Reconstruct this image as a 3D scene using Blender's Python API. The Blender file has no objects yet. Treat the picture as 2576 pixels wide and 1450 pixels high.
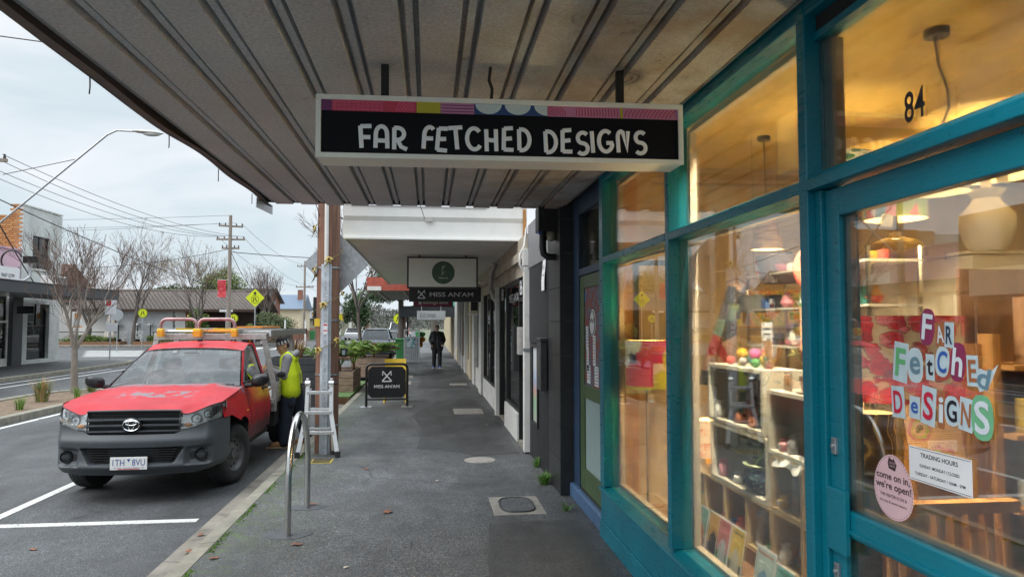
import bpy, bmesh, math, random
from mathutils import Vector, Matrix, noise as mn
R = math.radians
rnd = random.Random(7)
K = 1.073            # survey units -> metres
sc = bpy.context.scene
col = sc.collection
# ---------------------------------------------------------------- camera
cam_d = bpy.data.cameras.new('camera'); cam = bpy.data.objects.new('camera', cam_d); col.objects.link(cam)
cam_d.sensor_width = 36; cam_d.lens = 1786 / 2576 * 36; cam_d.clip_end = 3000; cam_d.clip_start = .05
cam.location = (0, 0, 1.65 * K)
_yaw = math.atan(208 / 1786); _pit = math.atan(90 / math.hypot(1786, 208))
cam.rotation_euler = (math.pi / 2 + _pit, 0, -_yaw)
sc.camera = cam
# ---------------------------------------------------------------- world: overcast sky
w = bpy.data.worlds.new('World'); sc.world = w; w.use_nodes = True
nt = w.node_tree; nt.nodes.clear()
N = nt.nodes.new; L = nt.links.new
out = N('ShaderNodeOutputWorld'); bg = N('ShaderNodeBackground'); L(bg.outputs[0], out.inputs[0])
sky = N('ShaderNodeTexSky'); sky.sky_type = 'NISHITA'; sky.sun_disc = False
sky.sun_elevation = R(48); sky.sun_rotation = R(250)
sm = N('ShaderNodeVectorMath'); sm.operation = 'SCALE'; sm.inputs['Scale'].default_value = .04
L(sky.outputs[0], sm.inputs[0])
tc = N('ShaderNodeTexCoord'); mp = N('ShaderNodeMapping'); mp.inputs['Scale'].default_value = (1.6, 1.6, 5.5)
L(tc.outputs['Generated'], mp.inputs[0])
no = N('ShaderNodeTexNoise'); no.inputs['Scale'].default_value = 2.1; no.inputs['Detail'].default_value = 5; no.inputs['Roughness'].default_value = .5
no.inputs['Distortion'].default_value = .5
L(mp.outputs[0], no.inputs[0])
cr = N('ShaderNodeValToRGB'); cr.color_ramp.elements[0].position = .36; cr.color_ramp.elements[1].position = .66
cr.color_ramp.elements[0].color = (.455, .535, .58, 1); cr.color_ramp.elements[1].color = (.65, .67, .71, 1)
L(no.outputs[0], cr.inputs[0])
# overcast sky is brighter overhead than at the horizon (CIE overcast distribution, softened)
sx = N('ShaderNodeSeparateXYZ'); L(tc.outputs['Generated'], sx.inputs[0])
gr = N('ShaderNodeMapRange'); gr.inputs['From Min'].default_value = .4; gr.inputs['From Max'].default_value = 1; gr.inputs['To Min'].default_value = 1.0; gr.inputs['To Max'].default_value = 3.3
L(sx.outputs['Z'], gr.inputs['Value'])
cs = N('ShaderNodeVectorMath'); cs.operation = 'SCALE'; L(cr.outputs[0], cs.inputs[0]); L(gr.outputs[0], cs.inputs['Scale'])
mx = N('ShaderNodeMix'); mx.data_type = 'RGBA'; mx.inputs['Factor'].default_value = .93
L(sm.outputs[0], mx.inputs[6]); L(cs.outputs[0], mx.inputs[7]); L(mx.outputs[2], bg.inputs[0])
bg.inputs[1].default_value = 1.0
sd = bpy.data.lights.new('sun', 'SUN'); sun = bpy.data.objects.new('sun', sd); col.objects.link(sun)
sd.energy = 1.5; sd.angle = R(50); sd.color = (1, .97, .92)
sun.rotation_euler = (R(42), 0, R(-70))
vs = sc.view_settings; vs.view_transform = 'Standard'; vs.look = 'None'; vs.exposure = 0.62; vs.gamma = 1; vs.use_curve_mapping = False
cy = sc.cycles; cy.max_bounces = 8; cy.transparent_max_bounces = 24; cy.glossy_bounces = 4; cy.caustics_reflective = False; cy.caustics_refractive = False
cy.use_denoising = True; cy.sample_clamp_indirect = 6
# ---------------------------------------------------------------- mesh builder
class MB:
    def __init__(s): s.v = []; s.f = []; s.mi = []
    def add(s, vs_, fs, mi=0):
        b = len(s.v); s.v += [tuple(p) for p in vs_]
        s.f += [tuple(b + i for i in f) for f in fs]; s.mi += [mi] * len(fs); return s
    def box(s, x0, x1, y0, y1, z0, z1, mi=0):
        return s.add([(x, y, z) for x in (x0, x1) for y in (y0, y1) for z in (z0, z1)],
                     [(0, 1, 3, 2), (4, 6, 7, 5), (0, 4, 5, 1), (2, 3, 7, 6), (0, 2, 6, 4), (1, 5, 7, 3)], mi)
    def obox(s, c, size, rot=(0, 0, 0), mi=0):
        from mathutils import Euler
        m = Matrix.Translation(c) @ Euler(rot).to_matrix().to_4x4()
        a, b, d = [q / 2 for q in size]
        vs_ = [m @ Vector((x, y, z)) for x in (-a, a) for y in (-b, b) for z in (-d, d)]
        return s.add(vs_, [(0, 1, 3, 2), (4, 6, 7, 5), (0, 4, 5, 1), (2, 3, 7, 6), (0, 2, 6, 4), (1, 5, 7, 3)], mi)
    def bar(s, p, q, wd, ht, up=(0, 0, 1), mi=0):
        p = Vector(p); q = Vector(q); d = (q - p).normalized(); up = Vector(up)
        sd_ = d.cross(up)
        if sd_.length < 1e-4: sd_ = d.cross(Vector((1, 0, 0)))
        sd_.normalize(); u = sd_.cross(d); a = sd_ * wd / 2; b = u * ht / 2
        vs_ = [o + i * a + j * b for o in (p, q) for i in (-1, 1) for j in (-1, 1)]
        return s.add(vs_, [(0, 1, 3, 2), (4, 6, 7, 5), (0, 4, 5, 1), (2, 3, 7, 6), (0, 2, 6, 4), (1, 5, 7, 3)], mi)
    def tube(s, pts, r, n=8, mi=0, cap=True, flat=None):
        pts = [Vector(p) for p in pts]; m = len(pts)
        rs = r if isinstance(r, (list, tuple)) else [r] * m
        t0 = (pts[1] - pts[0]).normalized()
        ref = Vector((0, 0, 1)) if abs(t0.z) < .9 else Vector((1, 0, 0))
        nx = t0.cross(ref).normalized(); base = len(s.v)
        for i, p in enumerate(pts):
            a = pts[max(i - 1, 0)]; b = pts[min(i + 1, m - 1)]; t = (b - a)
            t = t.normalized() if t.length > 1e-9 else t0
            nx = (nx - t * nx.dot(t));
            nx = nx.normalized() if nx.length > 1e-6 else t.orthogonal().normalized()
            ny = t.cross(nx)
            for k in range(n):
                an = 2 * math.pi * k / n
                o = nx * math.cos(an) * rs[i] + ny * math.sin(an) * rs[i]
                if flat: o = o - flat * o.dot(flat) * .85
                s.v.append(tuple(p + o))
        nf = 0
        for i in range(m - 1):
            for k in range(n):
                a = base + i * n + k; b = base + i * n + (k + 1) % n
                s.f.append((a, b, b + n, a + n)); nf += 1
        if cap:
            s.f.append(tuple(base + k for k in reversed(range(n)))); s.f.append(tuple(base + (m - 1) * n + k for k in range(n))); nf += 2
        s.mi += [mi] * nf; return s
    def lathe(s, prof, n=20, c=(0, 0, 0), axis='z', mi=0, closed=False, cap=True):
        base = len(s.v); m = len(prof)
        for (r, h) in prof:
            for k in range(n):
                a = 2 * math.pi * k / n; x = r * math.cos(a); y = r * math.sin(a)
                p = (x, y, h) if axis == 'z' else ((h, x, y) if axis == 'x' else (x, h, -y))
                s.v.append((p[0] + c[0], p[1] + c[1], p[2] + c[2]))
        nf = 0
        for i in range(m - 1 + (1 if closed else 0)):
            for k in range(n):
                a = base + i * n + k; b = base + i * n + (k + 1) % n; j = base + ((i + 1) % m) * n
                s.f.append((a, b, j + (k + 1) % n, j + k)); nf += 1
        if not closed and cap:
            if prof[0][0] > 1e-6: s.f.append(tuple(base + k for k in reversed(range(n)))); nf += 1
            if prof[-1][0] > 1e-6: s.f.append(tuple(base + (m - 1) * n + k for k in range(n))); nf += 1
        s.mi += [mi] * nf; return s
    def prism(s, poly, axis, a0, a1, mi=0):
        def P(p, a): return {'x': (a, p[0], p[1]), 'y': (p[0], a, p[1]), 'z': (p[0], p[1], a)}[axis]
        n = len(poly); b = len(s.v)
        s.v += [P(p, a0) for p in poly] + [P(p, a1) for p in poly]
        s.f += [tuple(b + i for i in range(n)), tuple(b + n + i for i in reversed(range(n)))]
        s.f += [(b + i, b + n + i, b + n + (i + 1) % n, b + (i + 1) % n) for i in range(n)]
        s.mi += [mi] * (n + 2); return s
    def grid(s, fn, nu, nv, mi=0):
        b = len(s.v)
        for i in range(nu + 1):
            for j in range(nv + 1): s.v.append(tuple(fn(i / nu, j / nv)))
        for i in range(nu):
            for j in range(nv):
                a = b + i * (nv + 1) + j; s.f.append((a, a + nv + 1, a + nv + 2, a + 1)); s.mi.append(mi)
        return s
    def ell(s, c, r, nu=12, nv=8, mi=0):
        if not isinstance(r, (tuple, list)): r = (r, r, r)
        b = len(s.v)
        for j in range(1, nv):
            t = math.pi * j / nv
            for i in range(nu):
                p = 2 * math.pi * i / nu
                s.v.append((c[0] + r[0] * math.sin(t) * math.cos(p), c[1] + r[1] * math.sin(t) * math.sin(p), c[2] + r[2] * math.cos(t)))
        top = len(s.v); s.v += [(c[0], c[1], c[2] + r[2]), (c[0], c[1], c[2] - r[2])]
        nf = 0
        for j in range(nv - 2):
            for i in range(nu):
                a = b + j * nu + i; d = b + j * nu + (i + 1) % nu
                s.f.append((a, a + nu, d + nu, d)); nf += 1
        for i in range(nu):
            s.f.append((top, b + i, b + (i + 1) % nu)); l = b + (nv - 2) * nu
            s.f.append((top + 1, l + (i + 1) % nu, l + i)); nf += 2
        s.mi += [mi] * nf; return s
    def poly(s, pts, mi=0): return s.add(pts, [tuple(range(len(pts)))], mi)
    def strokes(s, lines, wd, frame, mi=0, n=6, step=.0004):
        """rounded flat letter strokes laid on a face; frame = origin,right,up,normal"""
        o, r, u, nn = [Vector(q) for q in frame]
        for k, ln in enumerate(lines):
            s.tube([o + r * p[0] + u * p[1] + nn * (k * step) for p in ln], wd / 2, n, mi, True, nn)
        return s
    def xf(s, m): s.v = [tuple(m @ Vector(p)) for p in s.v]; return s

def arc(cx, cy, rx, ry, a0, a1, n=10):
    return [(cx + rx * math.cos(R(a0 + (a1 - a0) * i / n)), cy + ry * math.sin(R(a0 + (a1 - a0) * i / n))) for i in range(n + 1)]

def mesh_of(name, mb, mats, smooth=None, scale=1.0, off=(0, 0, 0), fixn=True):
    me = bpy.data.meshes.new(name)
    ox, oy, oz = off
    me.from_pydata([(p[0] * scale - ox, p[1] * scale - oy, p[2] * scale - oz) for p in mb.v], [], mb.f)
    for m in (mats if isinstance(mats, (list, tuple)) else [mats]): me.materials.append(m)
    if isinstance(mats, (list, tuple)) and len(mats) > 1: me.polygons.foreach_set('material_index', mb.mi)
    if fixn and len(mb.f) < 60000:
        bm = bmesh.new(); bm.from_mesh(me); bmesh.ops.recalc_face_normals(bm, faces=bm.faces); bm.to_mesh(me); bm.free()
    if smooth is not None:
        me.polygons.foreach_set('use_smooth', [True] * len(me.polygons)); me.set_sharp_from_angle(angle=R(smooth))
    me.update(); return me

def put(name, mb, mat, parent=None, smooth=None, bevel=0, local=False, kind=None, label=None, fixn=True):
    """one mesh object. survey units in world space, unless local (metres in the parent's own space)"""
    if isinstance(mb, bpy.types.Mesh): me = mb
    else:
        off = (0, 0, 0)
        if parent is not None and not local: off = parent['_w']
        me = mesh_of(name, mb, mat, smooth, 1.0 if local else K, off, fixn)
    o = bpy.data.objects.new(name, me); col.objects.link(o)
    o['_w'] = tuple(parent['_w']) if parent is not None else (0., 0., 0.)
    if parent is not None: o.parent = parent
    if bevel:
        b = o.modifiers.new('Bevel', 'BEVEL'); b.width = bevel; b.segments = 2; b.limit_method = 'ANGLE'
    if kind: o['kind'] = kind
    if label: o['label'] = label
    return o

def thing(name, label, cat, loc=(0, 0, 0), group=None, rz=0):
    o = bpy.data.objects.new(name, None); col.objects.link(o)
    o.empty_display_size = .2
    o.location = [c * K for c in loc]; o.rotation_euler = (0, 0, rz); o['_w'] = tuple(c * K for c in loc)
    o['label'] = label; o['category'] = cat
    if group: o['group'] = group
    return o

def single(name, label, cat, mb, mat, group=None, **kw):
    o = put(name, mb, mat, **kw); o['label'] = label; o['category'] = cat
    if group: o['group'] = group
    return o

def struct(name, mb, mat, parent=None, **kw):
    o = put(name, mb, mat, parent, **kw)
    if parent is None: o['kind'] = 'structure'
    return o

_txt = {}
def text_mesh(s, bold=0.0, space=1.0):
    key = (s, bold, space)
    if key not in _txt:
        cu = bpy.data.curves.new('t', 'FONT'); cu.body = s; cu.offset = bold; cu.align_x = 'CENTER'; cu.align_y = 'CENTER'; cu.resolution_u = 4; cu.space_character = space
        ob = bpy.data.objects.new('t', cu); col.objects.link(ob)
        dg = bpy.context.evaluated_depsgraph_get(); ev = ob.evaluated_get(dg)
        me = bpy.data.meshes.new_from_object(ev)
        _txt[key] = ([tuple(v.co) for v in me.vertices], [tuple(p.vertices) for p in me.polygons])
        bpy.data.objects.remove(ob); bpy.data.meshes.remove(me); bpy.data.curves.remove(cu)
    return _txt[key]

def text(mb, s, o, r, u, h, bold=0.0, space=1.0, xs=1.0, mi=0, w=None):
    """flat lettering centred on o, r/u unit vectors, cap height h; w = total width to fit"""
    vs_, fs = text_mesh(s, bold, space)
    o = Vector(o); r = Vector(r); u = Vector(u); k = h / .7
    if w:
        wd = max(p[0] for p in vs_) - min(p[0] for p in vs_); xs = w / (wd * k)
    cx = (max(p[0] for p in vs_) + min(p[0] for p in vs_)) / 2; cyy = (max(p[1] for p in vs_) + min(p[1] for p in vs_)) / 2
    mb.add([o + r * ((p[0] - cx) * k * xs) + u * ((p[1] - cyy) * k) for p in vs_], fs, mi); return mb

# ---------------------------------------------------------------- materials
def nodes(m):
    m.use_nodes = True; t = m.node_tree; t.nodes.clear()
    o = t.nodes.new('ShaderNodeOutputMaterial'); b = t.nodes.new('ShaderNodeBsdfPrincipled'); t.links.new(b.outputs[0], o.inputs[0])
    return t, b, o
def c4(c): return (c[0], c[1], c[2], 1)
class NT:
    """small node helper"""
    def __init__(s, name):
        s.m = bpy.data.materials.new(name); s.t, s.b, s.o = nodes(s.m); s.c = None
    def n(s, typ, **kw):
        x = s.t.nodes.new('ShaderNode' + typ)
        for k, v in kw.items():
            if k in x.inputs: x.inputs[k].default_value = v
            else: setattr(x, k, v)
        return x
    def l(s, a, b): s.t.links.new(a, b)
    def co(s, scale=(1, 1, 1), rot=(0, 0, 0), kind='Object'):
        if s.c is None: s.c = s.n('TexCoord')
        mp_ = s.n('Mapping'); mp_.inputs['Scale'].default_value = scale; mp_.inputs['Rotation'].default_value = rot
        s.l(s.c.outputs[kind], mp_.inputs[0]); return mp_.outputs[0]
    def noise(s, scale, detail=4, rough=.55, vec=None, dist=0):
        x = s.n('TexNoise', Scale=scale, Detail=detail, Roughness=rough, Distortion=dist)
        s.l(vec if vec is not None else s.co(), x.inputs[0]); return x.outputs[0]
    def vor(s, scale, out='Distance', vec=None, feature='F1'):
        x = s.n('TexVoronoi', Scale=scale, feature=feature); s.l(vec if vec is not None else s.co(), x.inputs['Vector']); return x.outputs[out]
    def ramp(s, fac, *stops, const=False):
        x = s.n('ValToRGB'); e = x.color_ramp.elements
        if const: x.color_ramp.interpolation = 'CONSTANT'
        while len(e) < len(stops): e.new(.5)
        for k, (p, c) in enumerate(stops):
            e[k].position = p; e[k].color = c4(c) if isinstance(c, tuple) else (c, c, c, 1)
        s.l(fac, x.inputs[0]); return x.outputs[0]
    def mix(s, fac, a, b, mode='MIX'):
        x = s.n('Mix', data_type='RGBA', blend_type=mode)
        for v, i in ((fac, 0), (a, 6), (b, 7)):
            if isinstance(v, tuple): x.inputs[i].default_value = c4(v)
            elif isinstance(v, (int, float)): x.inputs[i].default_value = v if i == 0 else (v, v, v, 1)
            else: s.l(v, x.inputs[i])
        return x.outputs[2]
    def math(s, op, a, b=0.0, clamp=False):
        x = s.n('Math', operation=op, use_clamp=clamp)
        for v, i in ((a, 0), (b, 1)):
            if isinstance(v, (int, float)): x.inputs[i].default_value = v
            else: s.l(v, x.inputs[i])
        return x.outputs[0]
    def xyz(s, vec=None):
        x = s.n('SeparateXYZ'); s.l(vec if vec is not None else s.co(), x.inputs[0]); return x.outputs
    def rng(s, v, a, b, c=0., d=1.):
        x = s.n('MapRange'); s.l(v, x.inputs[0])
        for i, q in enumerate((a, b, c, d)): x.inputs[i + 1].default_value = q
        return x.outputs[0]
    def bump(s, h, strength=.3, dist=.01):
        x = s.n('Bump', Strength=strength, Distance=dist); s.l(h, x.inputs['Height']); s.l(x.outputs[0], s.b.inputs['Normal']); return x
    def set(s, **kw):
        for k, v in kw.items():
            i = s.b.inputs[{'col': 'Base Color', 'rough': 'Roughness', 'metal': 'Metallic', 'em': 'Emission Color', 'ems': 'Emission Strength', 'alpha': 'Alpha', 'spec': 'Specular IOR Level', 'coat': 'Coat Weight', 'trans': 'Transmission Weight'}[k]]
            if isinstance(v, tuple): i.default_value = c4(v)
            elif isinstance(v, (int, float)): i.default_value = v
            else: s.l(v, i)
        return s

def M(name, c, rough=.55, metal=0., var=.12, scale=6., bump=0., bscale=60., coat=0., spec=.5, dirt=0., stretch=(1, 1, 1)):
    t = NT(name); v = t.co(stretch)
    a = t.noise(scale, 5, .6, v)
    lo = tuple(max(0, q * (1 - var)) for q in c); hi = tuple(min(1, q * (1 + var)) for q in c)
    cc = t.mix(t.rng(a, .3, .7), lo, hi)
    if dirt:
        d = t.ramp(t.noise(scale * .7 + 1.3, 6, .7), (.52, 0.0), (.7, 1.0))
        cc = t.mix(t.math('MULTIPLY', d, dirt), cc, (.055, .045, .035))
    t.set(col=cc, rough=t.rng(a, .3, .7, rough * .88, min(1, rough * 1.12)), metal=metal, coat=coat, spec=spec)
    if bump: t.bump(t.noise(bscale, 4, .6, v), bump, .004)
    return t.m

def glass_mat(name, tint=(.93, .96, .95), ior=1.5, rough=0.0, dirt=.03, k=.74):
    t = NT(name); t.t.nodes.remove(t.b)
    fr = t.n('Fresnel', IOR=ior); gl = t.n('BsdfGlossy', Roughness=rough); tr = t.n('BsdfTransparent'); tr.inputs[0].default_value = c4(tint)
    df = t.n('BsdfDiffuse'); df.inputs[0].default_value = (.6, .6, .58, 1)
    m1 = t.n('MixShader'); m2 = t.n('MixShader')
    g = t.math('MULTIPLY', fr.outputs[0], k, True)
    t.l(g, m1.inputs[0]); t.l(tr.outputs[0], m1.inputs[1]); t.l(gl.outputs[0], m1.inputs[2])
    d = t.ramp(t.noise(3, 6, .7), (.45, 0.0), (.8, dirt * 3)); t.l(d, m2.inputs[0])
    t.l(m1.outputs[0], m2.inputs[1]); t.l(df.outputs[0], m2.inputs[2]); t.l(m2.outputs[0], t.o.inputs[0])
    return t.m

def asphalt(name, base, tint=(1, 1, 1), agg=170., wet=.5, moss=False, patch=.35):
    t = NT(name)
    sp = t.vor(agg, 'Color'); spx = t.xyz(sp)[0]
    d = t.vor(agg, 'Distance')
    c = t.ramp(spx, (0, base * .45), (.55, base), (.9, base * 1.5), (1, base * 2.5))
    big = t.noise(.55, 5, .6); med = t.noise(3.1, 6, .65)
    c = t.mix(1, c, t.ramp(big, (.3, 1 - patch), (.7, 1 + patch * .6)), 'MULTIPLY')
    c = t.mix(1, c, t.ramp(med, (.3, .8), (.7, 1.18)), 'MULTIPLY')
    c = t.mix(1, c, tint, 'MULTIPLY')
    crk = t.vor(.55, 'Distance', t.mix(.12, t.co(), t.n('TexNoise', Scale=2.0, Detail=6).outputs[1]), 'DISTANCE_TO_EDGE')
    ck = t.ramp(crk, (0.0, 1.0), (.006, 0.0)); ckm = t.math('MULTIPLY', ck, t.ramp(t.noise(.8, 3), (.5, 0.0), (.6, .8)))
    c = t.mix(ckm, c, (.012, .012, .013))
    wetm = t.ramp(t.noise(.9, 5, .6, t.co((1, .6, 1))), (.42, 0.0), (.62, 1.0))
    c = t.mix(t.math('MULTIPLY', wetm, .35 * wet), c, (base * .35,) * 3)
    if moss:
        x = t.xyz()[0]
        edge = t.rng(x, -1.68, -.6, 1.0, 0.0)
        mm = t.math('MULTIPLY', edge, t.ramp(t.noise(2.3, 7, .75, t.co((1, .45, 1))), (.47, 0.0), (.7, 1.0)))
        mm2 = t.math('MULTIPLY', t.rng(x, -1.68, -1.2, 1.0, 0.0), t.ramp(t.noise(11, 6, .7), (.5, 0.0), (.62, 1.0)))
        c = t.mix(t.math('MULTIPLY', mm, .72), c, (.075, .105, .03)); c = t.mix(t.math('MULTIPLY', mm2, .75), c, (.09, .17, .02))
        # pale worn patches where dust has dried
        dp = t.ramp(t.noise(1.1, 5, .6, t.co((.8, .8, 1), (0, 0, .6))), (.58, 0.0), (.72, .3)); c = t.mix(dp, c, (.2, .185, .16))
    gum = t.math('MULTIPLY', t.ramp(t.vor(1.7), (.018, 1.0), (.03, 0.0)), .7); c = t.mix(gum, c, (.02, .02, .022)); pale = t.ramp(t.vor(1.05, 'Distance', t.co((1.3, 1, 1), (0, 0, .8))), (.012, .8), (.022, 0.0)); c = t.mix(pale, c, (.22, .21, .2))
    drip = t.ramp(t.noise(.42, 7, .72, t.co((1.6, .5, 1), (0, 0, .25))), (.49, 0.0), (.62, .68)); c = t.mix(drip, c, (base * .42,) * 3)
    t.set(col=c, rough=t.rng(wetm, 0, 1, .68, .68 - .34 * wet), spec=.5)
    t.bump(t.math('ADD', t.math('MULTIPLY', d, -1.), t.math('MULTIPLY', t.noise(30, 3), .6)), .55, .006)
    return t.m

def brick_mat(name, c1, c2, mort, bw=.24, bh=.086, ms=.012, axis='x', paint=False, rough=.8):
    """brick courses for walls too far off to pick single bricks apart"""
    t = NT(name); o = t.xyz(); cb = t.n('CombineXYZ')
    t.l(t.math('ADD', o[0], o[1]), cb.inputs[0]); t.l(o[2], cb.inputs[1])
    b = t.n('TexBrick', Scale=1.0); b.inputs['Color1'].default_value = c4(c1); b.inputs['Color2'].default_value = c4(c2); b.inputs['Mortar'].default_value = c4(mort)
    b.inputs['Brick Width'].default_value = bw; b.inputs['Row Height'].default_value = bh; b.inputs['Mortar Size'].default_value = ms; b.inputs['Mortar Smooth'].default_value = .2
    t.l(cb.outputs[0], b.inputs[0])
    c = t.mix(1, b.outputs[0], t.ramp(t.noise(1.3, 5), (.3, .82), (.7, 1.12)), 'MULTIPLY')
    t.set(col=c, rough=rough); t.bump(t.math('SUBTRACT', 1.0, b.outputs[1]), .6, .012)
    return t.m
# ---------------------------------------------------------------- material library
A = {}
A['road'] = asphalt('road asphalt', .085, (.97, 1, 1.05), 130, .6, patch=.35)
A['path'] = asphalt('footpath asphalt', .118, (.96, .99, 1.03), 95, .8, moss=True, patch=.42)
A['fpath'] = asphalt('far footpath asphalt', .085, (1, 1, 1), 120, .4, patch=.2)
A['conc'] = M('kerb concrete', (.25, .235, .19), .85, var=.25, scale=5, bump=.35, bscale=90, dirt=.45)
A['conc2'] = M('gutter concrete', (.25, .225, .19), .75, var=.35, scale=3, bump=.35, bscale=80, dirt=.55, stretch=(1, .5, 1))
t = NT('worn road paint'); n1 = t.ramp(t.noise(38, 5, .7), (.52, 0.0), (.62, 1.0)); n2 = t.ramp(t.noise(2.2, 4), (.35, .1), (.7, 1.0)); c = t.mix(t.rng(t.noise(5), .3, .7), (.56, .56, .53), (.68, .68, .65)); c = t.mix(t.math('MULTIPLY', n1, n2), c, (.09, .092, .095)); t.set(col=c, rough=.75); A['paint_line'] = t.m
A['soil'] = M('mulch soil', (.17, .12, .08), .95, var=.5, scale=14, bump=.9, bscale=40)
A['ground'] = M('ground', (.13, .14, .09), .95, var=.4, scale=.4)
A['pit'] = M('pit lid concrete', (.30, .28, .25), .85, var=.3, scale=8, bump=.3, bscale=100, dirt=.4)
A['iron'] = M('cast iron', (.07, .07, .075), .6, metal=.4, var=.3, scale=12, bump=.4, bscale=120)
A['steel'] = M('stainless steel', (.62, .61, .6), .22, metal=1, var=.06, scale=10)
A['galv'] = M('galvanised steel', (.46, .48, .5), .42, metal=.85, var=.22, scale=18, bump=.1)
A['galvp'] = M('galvanised cover', (.52, .56, .6), .5, metal=.35, var=.2, scale=9, bump=.15)
A['alu'] = M('aluminium', (.74, .74, .74), .32, metal=.9, var=.1, scale=20)
A['alud'] = M('weathered aluminium', (.5, .48, .46), .5, metal=.55, var=.2, scale=14)
A['black'] = M('black paint', (.012, .012, .013), .42, var=.3, scale=9)
A['blackm'] = M('matt black', (.02, .02, .021), .7, var=.3, scale=9, bump=.2)
A['darkgrey'] = M('charcoal paint', (.045, .048, .053), .55, var=.2, scale=4, bump=.1)
A['white'] = M('white paint', (.78, .77, .74), .5, var=.06, scale=4, dirt=.06)
A['whited'] = M('weathered white paint', (.72, .71, .68), .6, var=.08, scale=3, bump=.1, dirt=.28)
A['cream'] = M('cream paint', (.66, .57, .4), .6, var=.08, scale=3, dirt=.1)
A['rubber'] = M('rubber', (.03, .03, .031), .8, var=.25, scale=20, bump=.25)
A['wood'] = M('plywood', (.5, .3, .13), .55, var=.22, scale=3, bump=.1, stretch=(1, 4, 9))
A['woodd'] = M('brown timber', (.23, .12, .06), .6, var=.3, scale=3, bump=.15, stretch=(6, 6, 1))
A['pine'] = M('pine', (.43, .22, .075), .5, var=.2, scale=3, bump=.08, stretch=(7, 7, 1))
A['ply'] = M('birch ply', (.6, .44, .24), .55, var=.15, scale=3, stretch=(1, 6, 1))
A['plank'] = M('weathered plank', (.32, .225, .165), .8, var=.4, scale=3, bump=.35, bscale=20, dirt=.3, stretch=(1, 1, 9))
A['bark'] = M('grey bark', (.135, .115, .1), .95, var=.35, scale=12, bump=.7, bscale=25, stretch=(1, 1, .35))
A['barkp'] = M('pale smooth bark', (.235, .2, .17), .9, var=.25, scale=12, bump=.4, bscale=25, stretch=(1, 1, .35))
A['twig'] = M('twig', (.15, .1, .08), .9, var=.2, scale=9)
A['pole'] = M('timber pole', (.2, .105, .07), .9, var=.42, scale=5, bump=.6, bscale=26, dirt=.3, stretch=(5, 5, .22))
A['poleg'] = M('grey timber pole', (.29, .24, .2), .9, var=.3, scale=6, bump=.5, bscale=20, stretch=(4, 4, .25))
A['wire'] = M('cable', (.03, .03, .032), .6)
A['yellow'] = M('fluoro yellow', (.72, .8, .02), .5, var=.04)
A['yellowp'] = M('yellow plastic', (.8, .55, .05), .5, var=.08)
A['orange'] = M('orange plastic', (.8, .27, .02), .45, var=.12)
A['red'] = M('red', (.62, .035, .04), .5, var=.1)
A['redw'] = M('weathered red paint', (.42, .09, .06), .7, var=.3, scale=5, dirt=.3)
A['green'] = M('green bin plastic', (.06, .26, .09), .5, var=.15, scale=6)
A['navy'] = M('dark blue paint', (.03, .065, .125), .45, var=.2, scale=6, dirt=.15)
A['bluestep'] = M('worn blue step paint', (.075, .15, .28), .5, var=.25, scale=7, bump=.2, dirt=.3)
A['dgreen'] = M('green door paint', (.08, .13, .05), .4, var=.2, scale=5, dirt=.08)
A['frost'] = M('frosted panel', (.33, .43, .42), .55, var=.08, scale=8)
A['glass'] = glass_mat('window glass')
A['dglass'] = glass_mat('dark glass', (.42, .45, .46), 1.52, dirt=.02, k=.95)
A['cglass'] = glass_mat('car glass', (.50, .57, .58), 2.2, dirt=.08)
A['dark'] = M('dark interior', (.02, .02, .022), .8)
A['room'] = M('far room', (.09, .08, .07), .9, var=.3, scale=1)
A['tile'] = M('black wall tile', (.028, .028, .03), .38, var=.25, scale=4, bump=.08)
A['grout'] = M('pale grout', (.33, .33, .33), .9)
A['clad'] = M('black corrugated cladding', (.03, .031, .034), .4, var=.25, scale=6)
A['paper'] = M('white paper', (.78, .78, .8), .7, var=.04)
A['ink'] = M('black ink', (.015, .015, .018), .7)
A['sticker_white'] = M('white vinyl', (.8, .8, .8), .5, var=.02)

def teal():
    t = NT('teal gloss paint'); v = t.co((1, 1, 1))
    st = t.noise(9, 6, .65, t.co((6, .7, 6)))
    c = t.mix(t.rng(t.noise(2, 4), .3, .7), (.001, .145, .205), (.002, .20, .275))
    chip = t.ramp(t.noise(23, 7, .72), (.655, 0.0), (.67, 1.0)); c = t.mix(chip, c, (.02, .03, .035))
    t.set(col=c, rough=t.rng(st, .3, .7, .22, .42)); t.bump(st, .5, .004); return t.m
A['teal'] = teal()

def soffit():
    t = NT('dirty corrugated soffit'); p = t.xyz()
    c = t.mix(t.rng(t.noise(.8, 4, .6), .3, .7), (.55, .555, .57), (.73, .735, .75))
    c = t.mix(1, c, t.ramp(t.noise(60, 4, .75), (.3, .62), (.65, 1.1)), 'MULTIPLY')
    right = t.rng(p[0], -.6, 1.1, 0.0, 1.0)
    stain = t.math('MULTIPLY', right, t.ramp(t.noise(1.7, 6, .65), (.36, 0.0), (.62, 1.0)))
    c = t.mix(t.math('MULTIPLY', stain, .8), c, (.27, .17, .08))
    web = t.ramp(t.noise(4.2, 10, .82, dist=1.2), (.58, 0.0), (.66, 1.0)); spot = t.ramp(t.vor(3.1), (.10, 1.0), (.24, 0.0))
    c = t.mix(t.math('MULTIPLY', web, t.rng(p[0], -1.2, 1.2, .12, .85)), c, (.05, .04, .03))
    c = t.mix(t.math('MULTIPLY', t.math('MULTIPLY', spot, web), .9), c, (.02, .018, .015))
    t.set(col=c, rough=.7); t.bump(t.noise(90, 3), .2, .003); return t.m
A['soffit'] = soffit()

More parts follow.
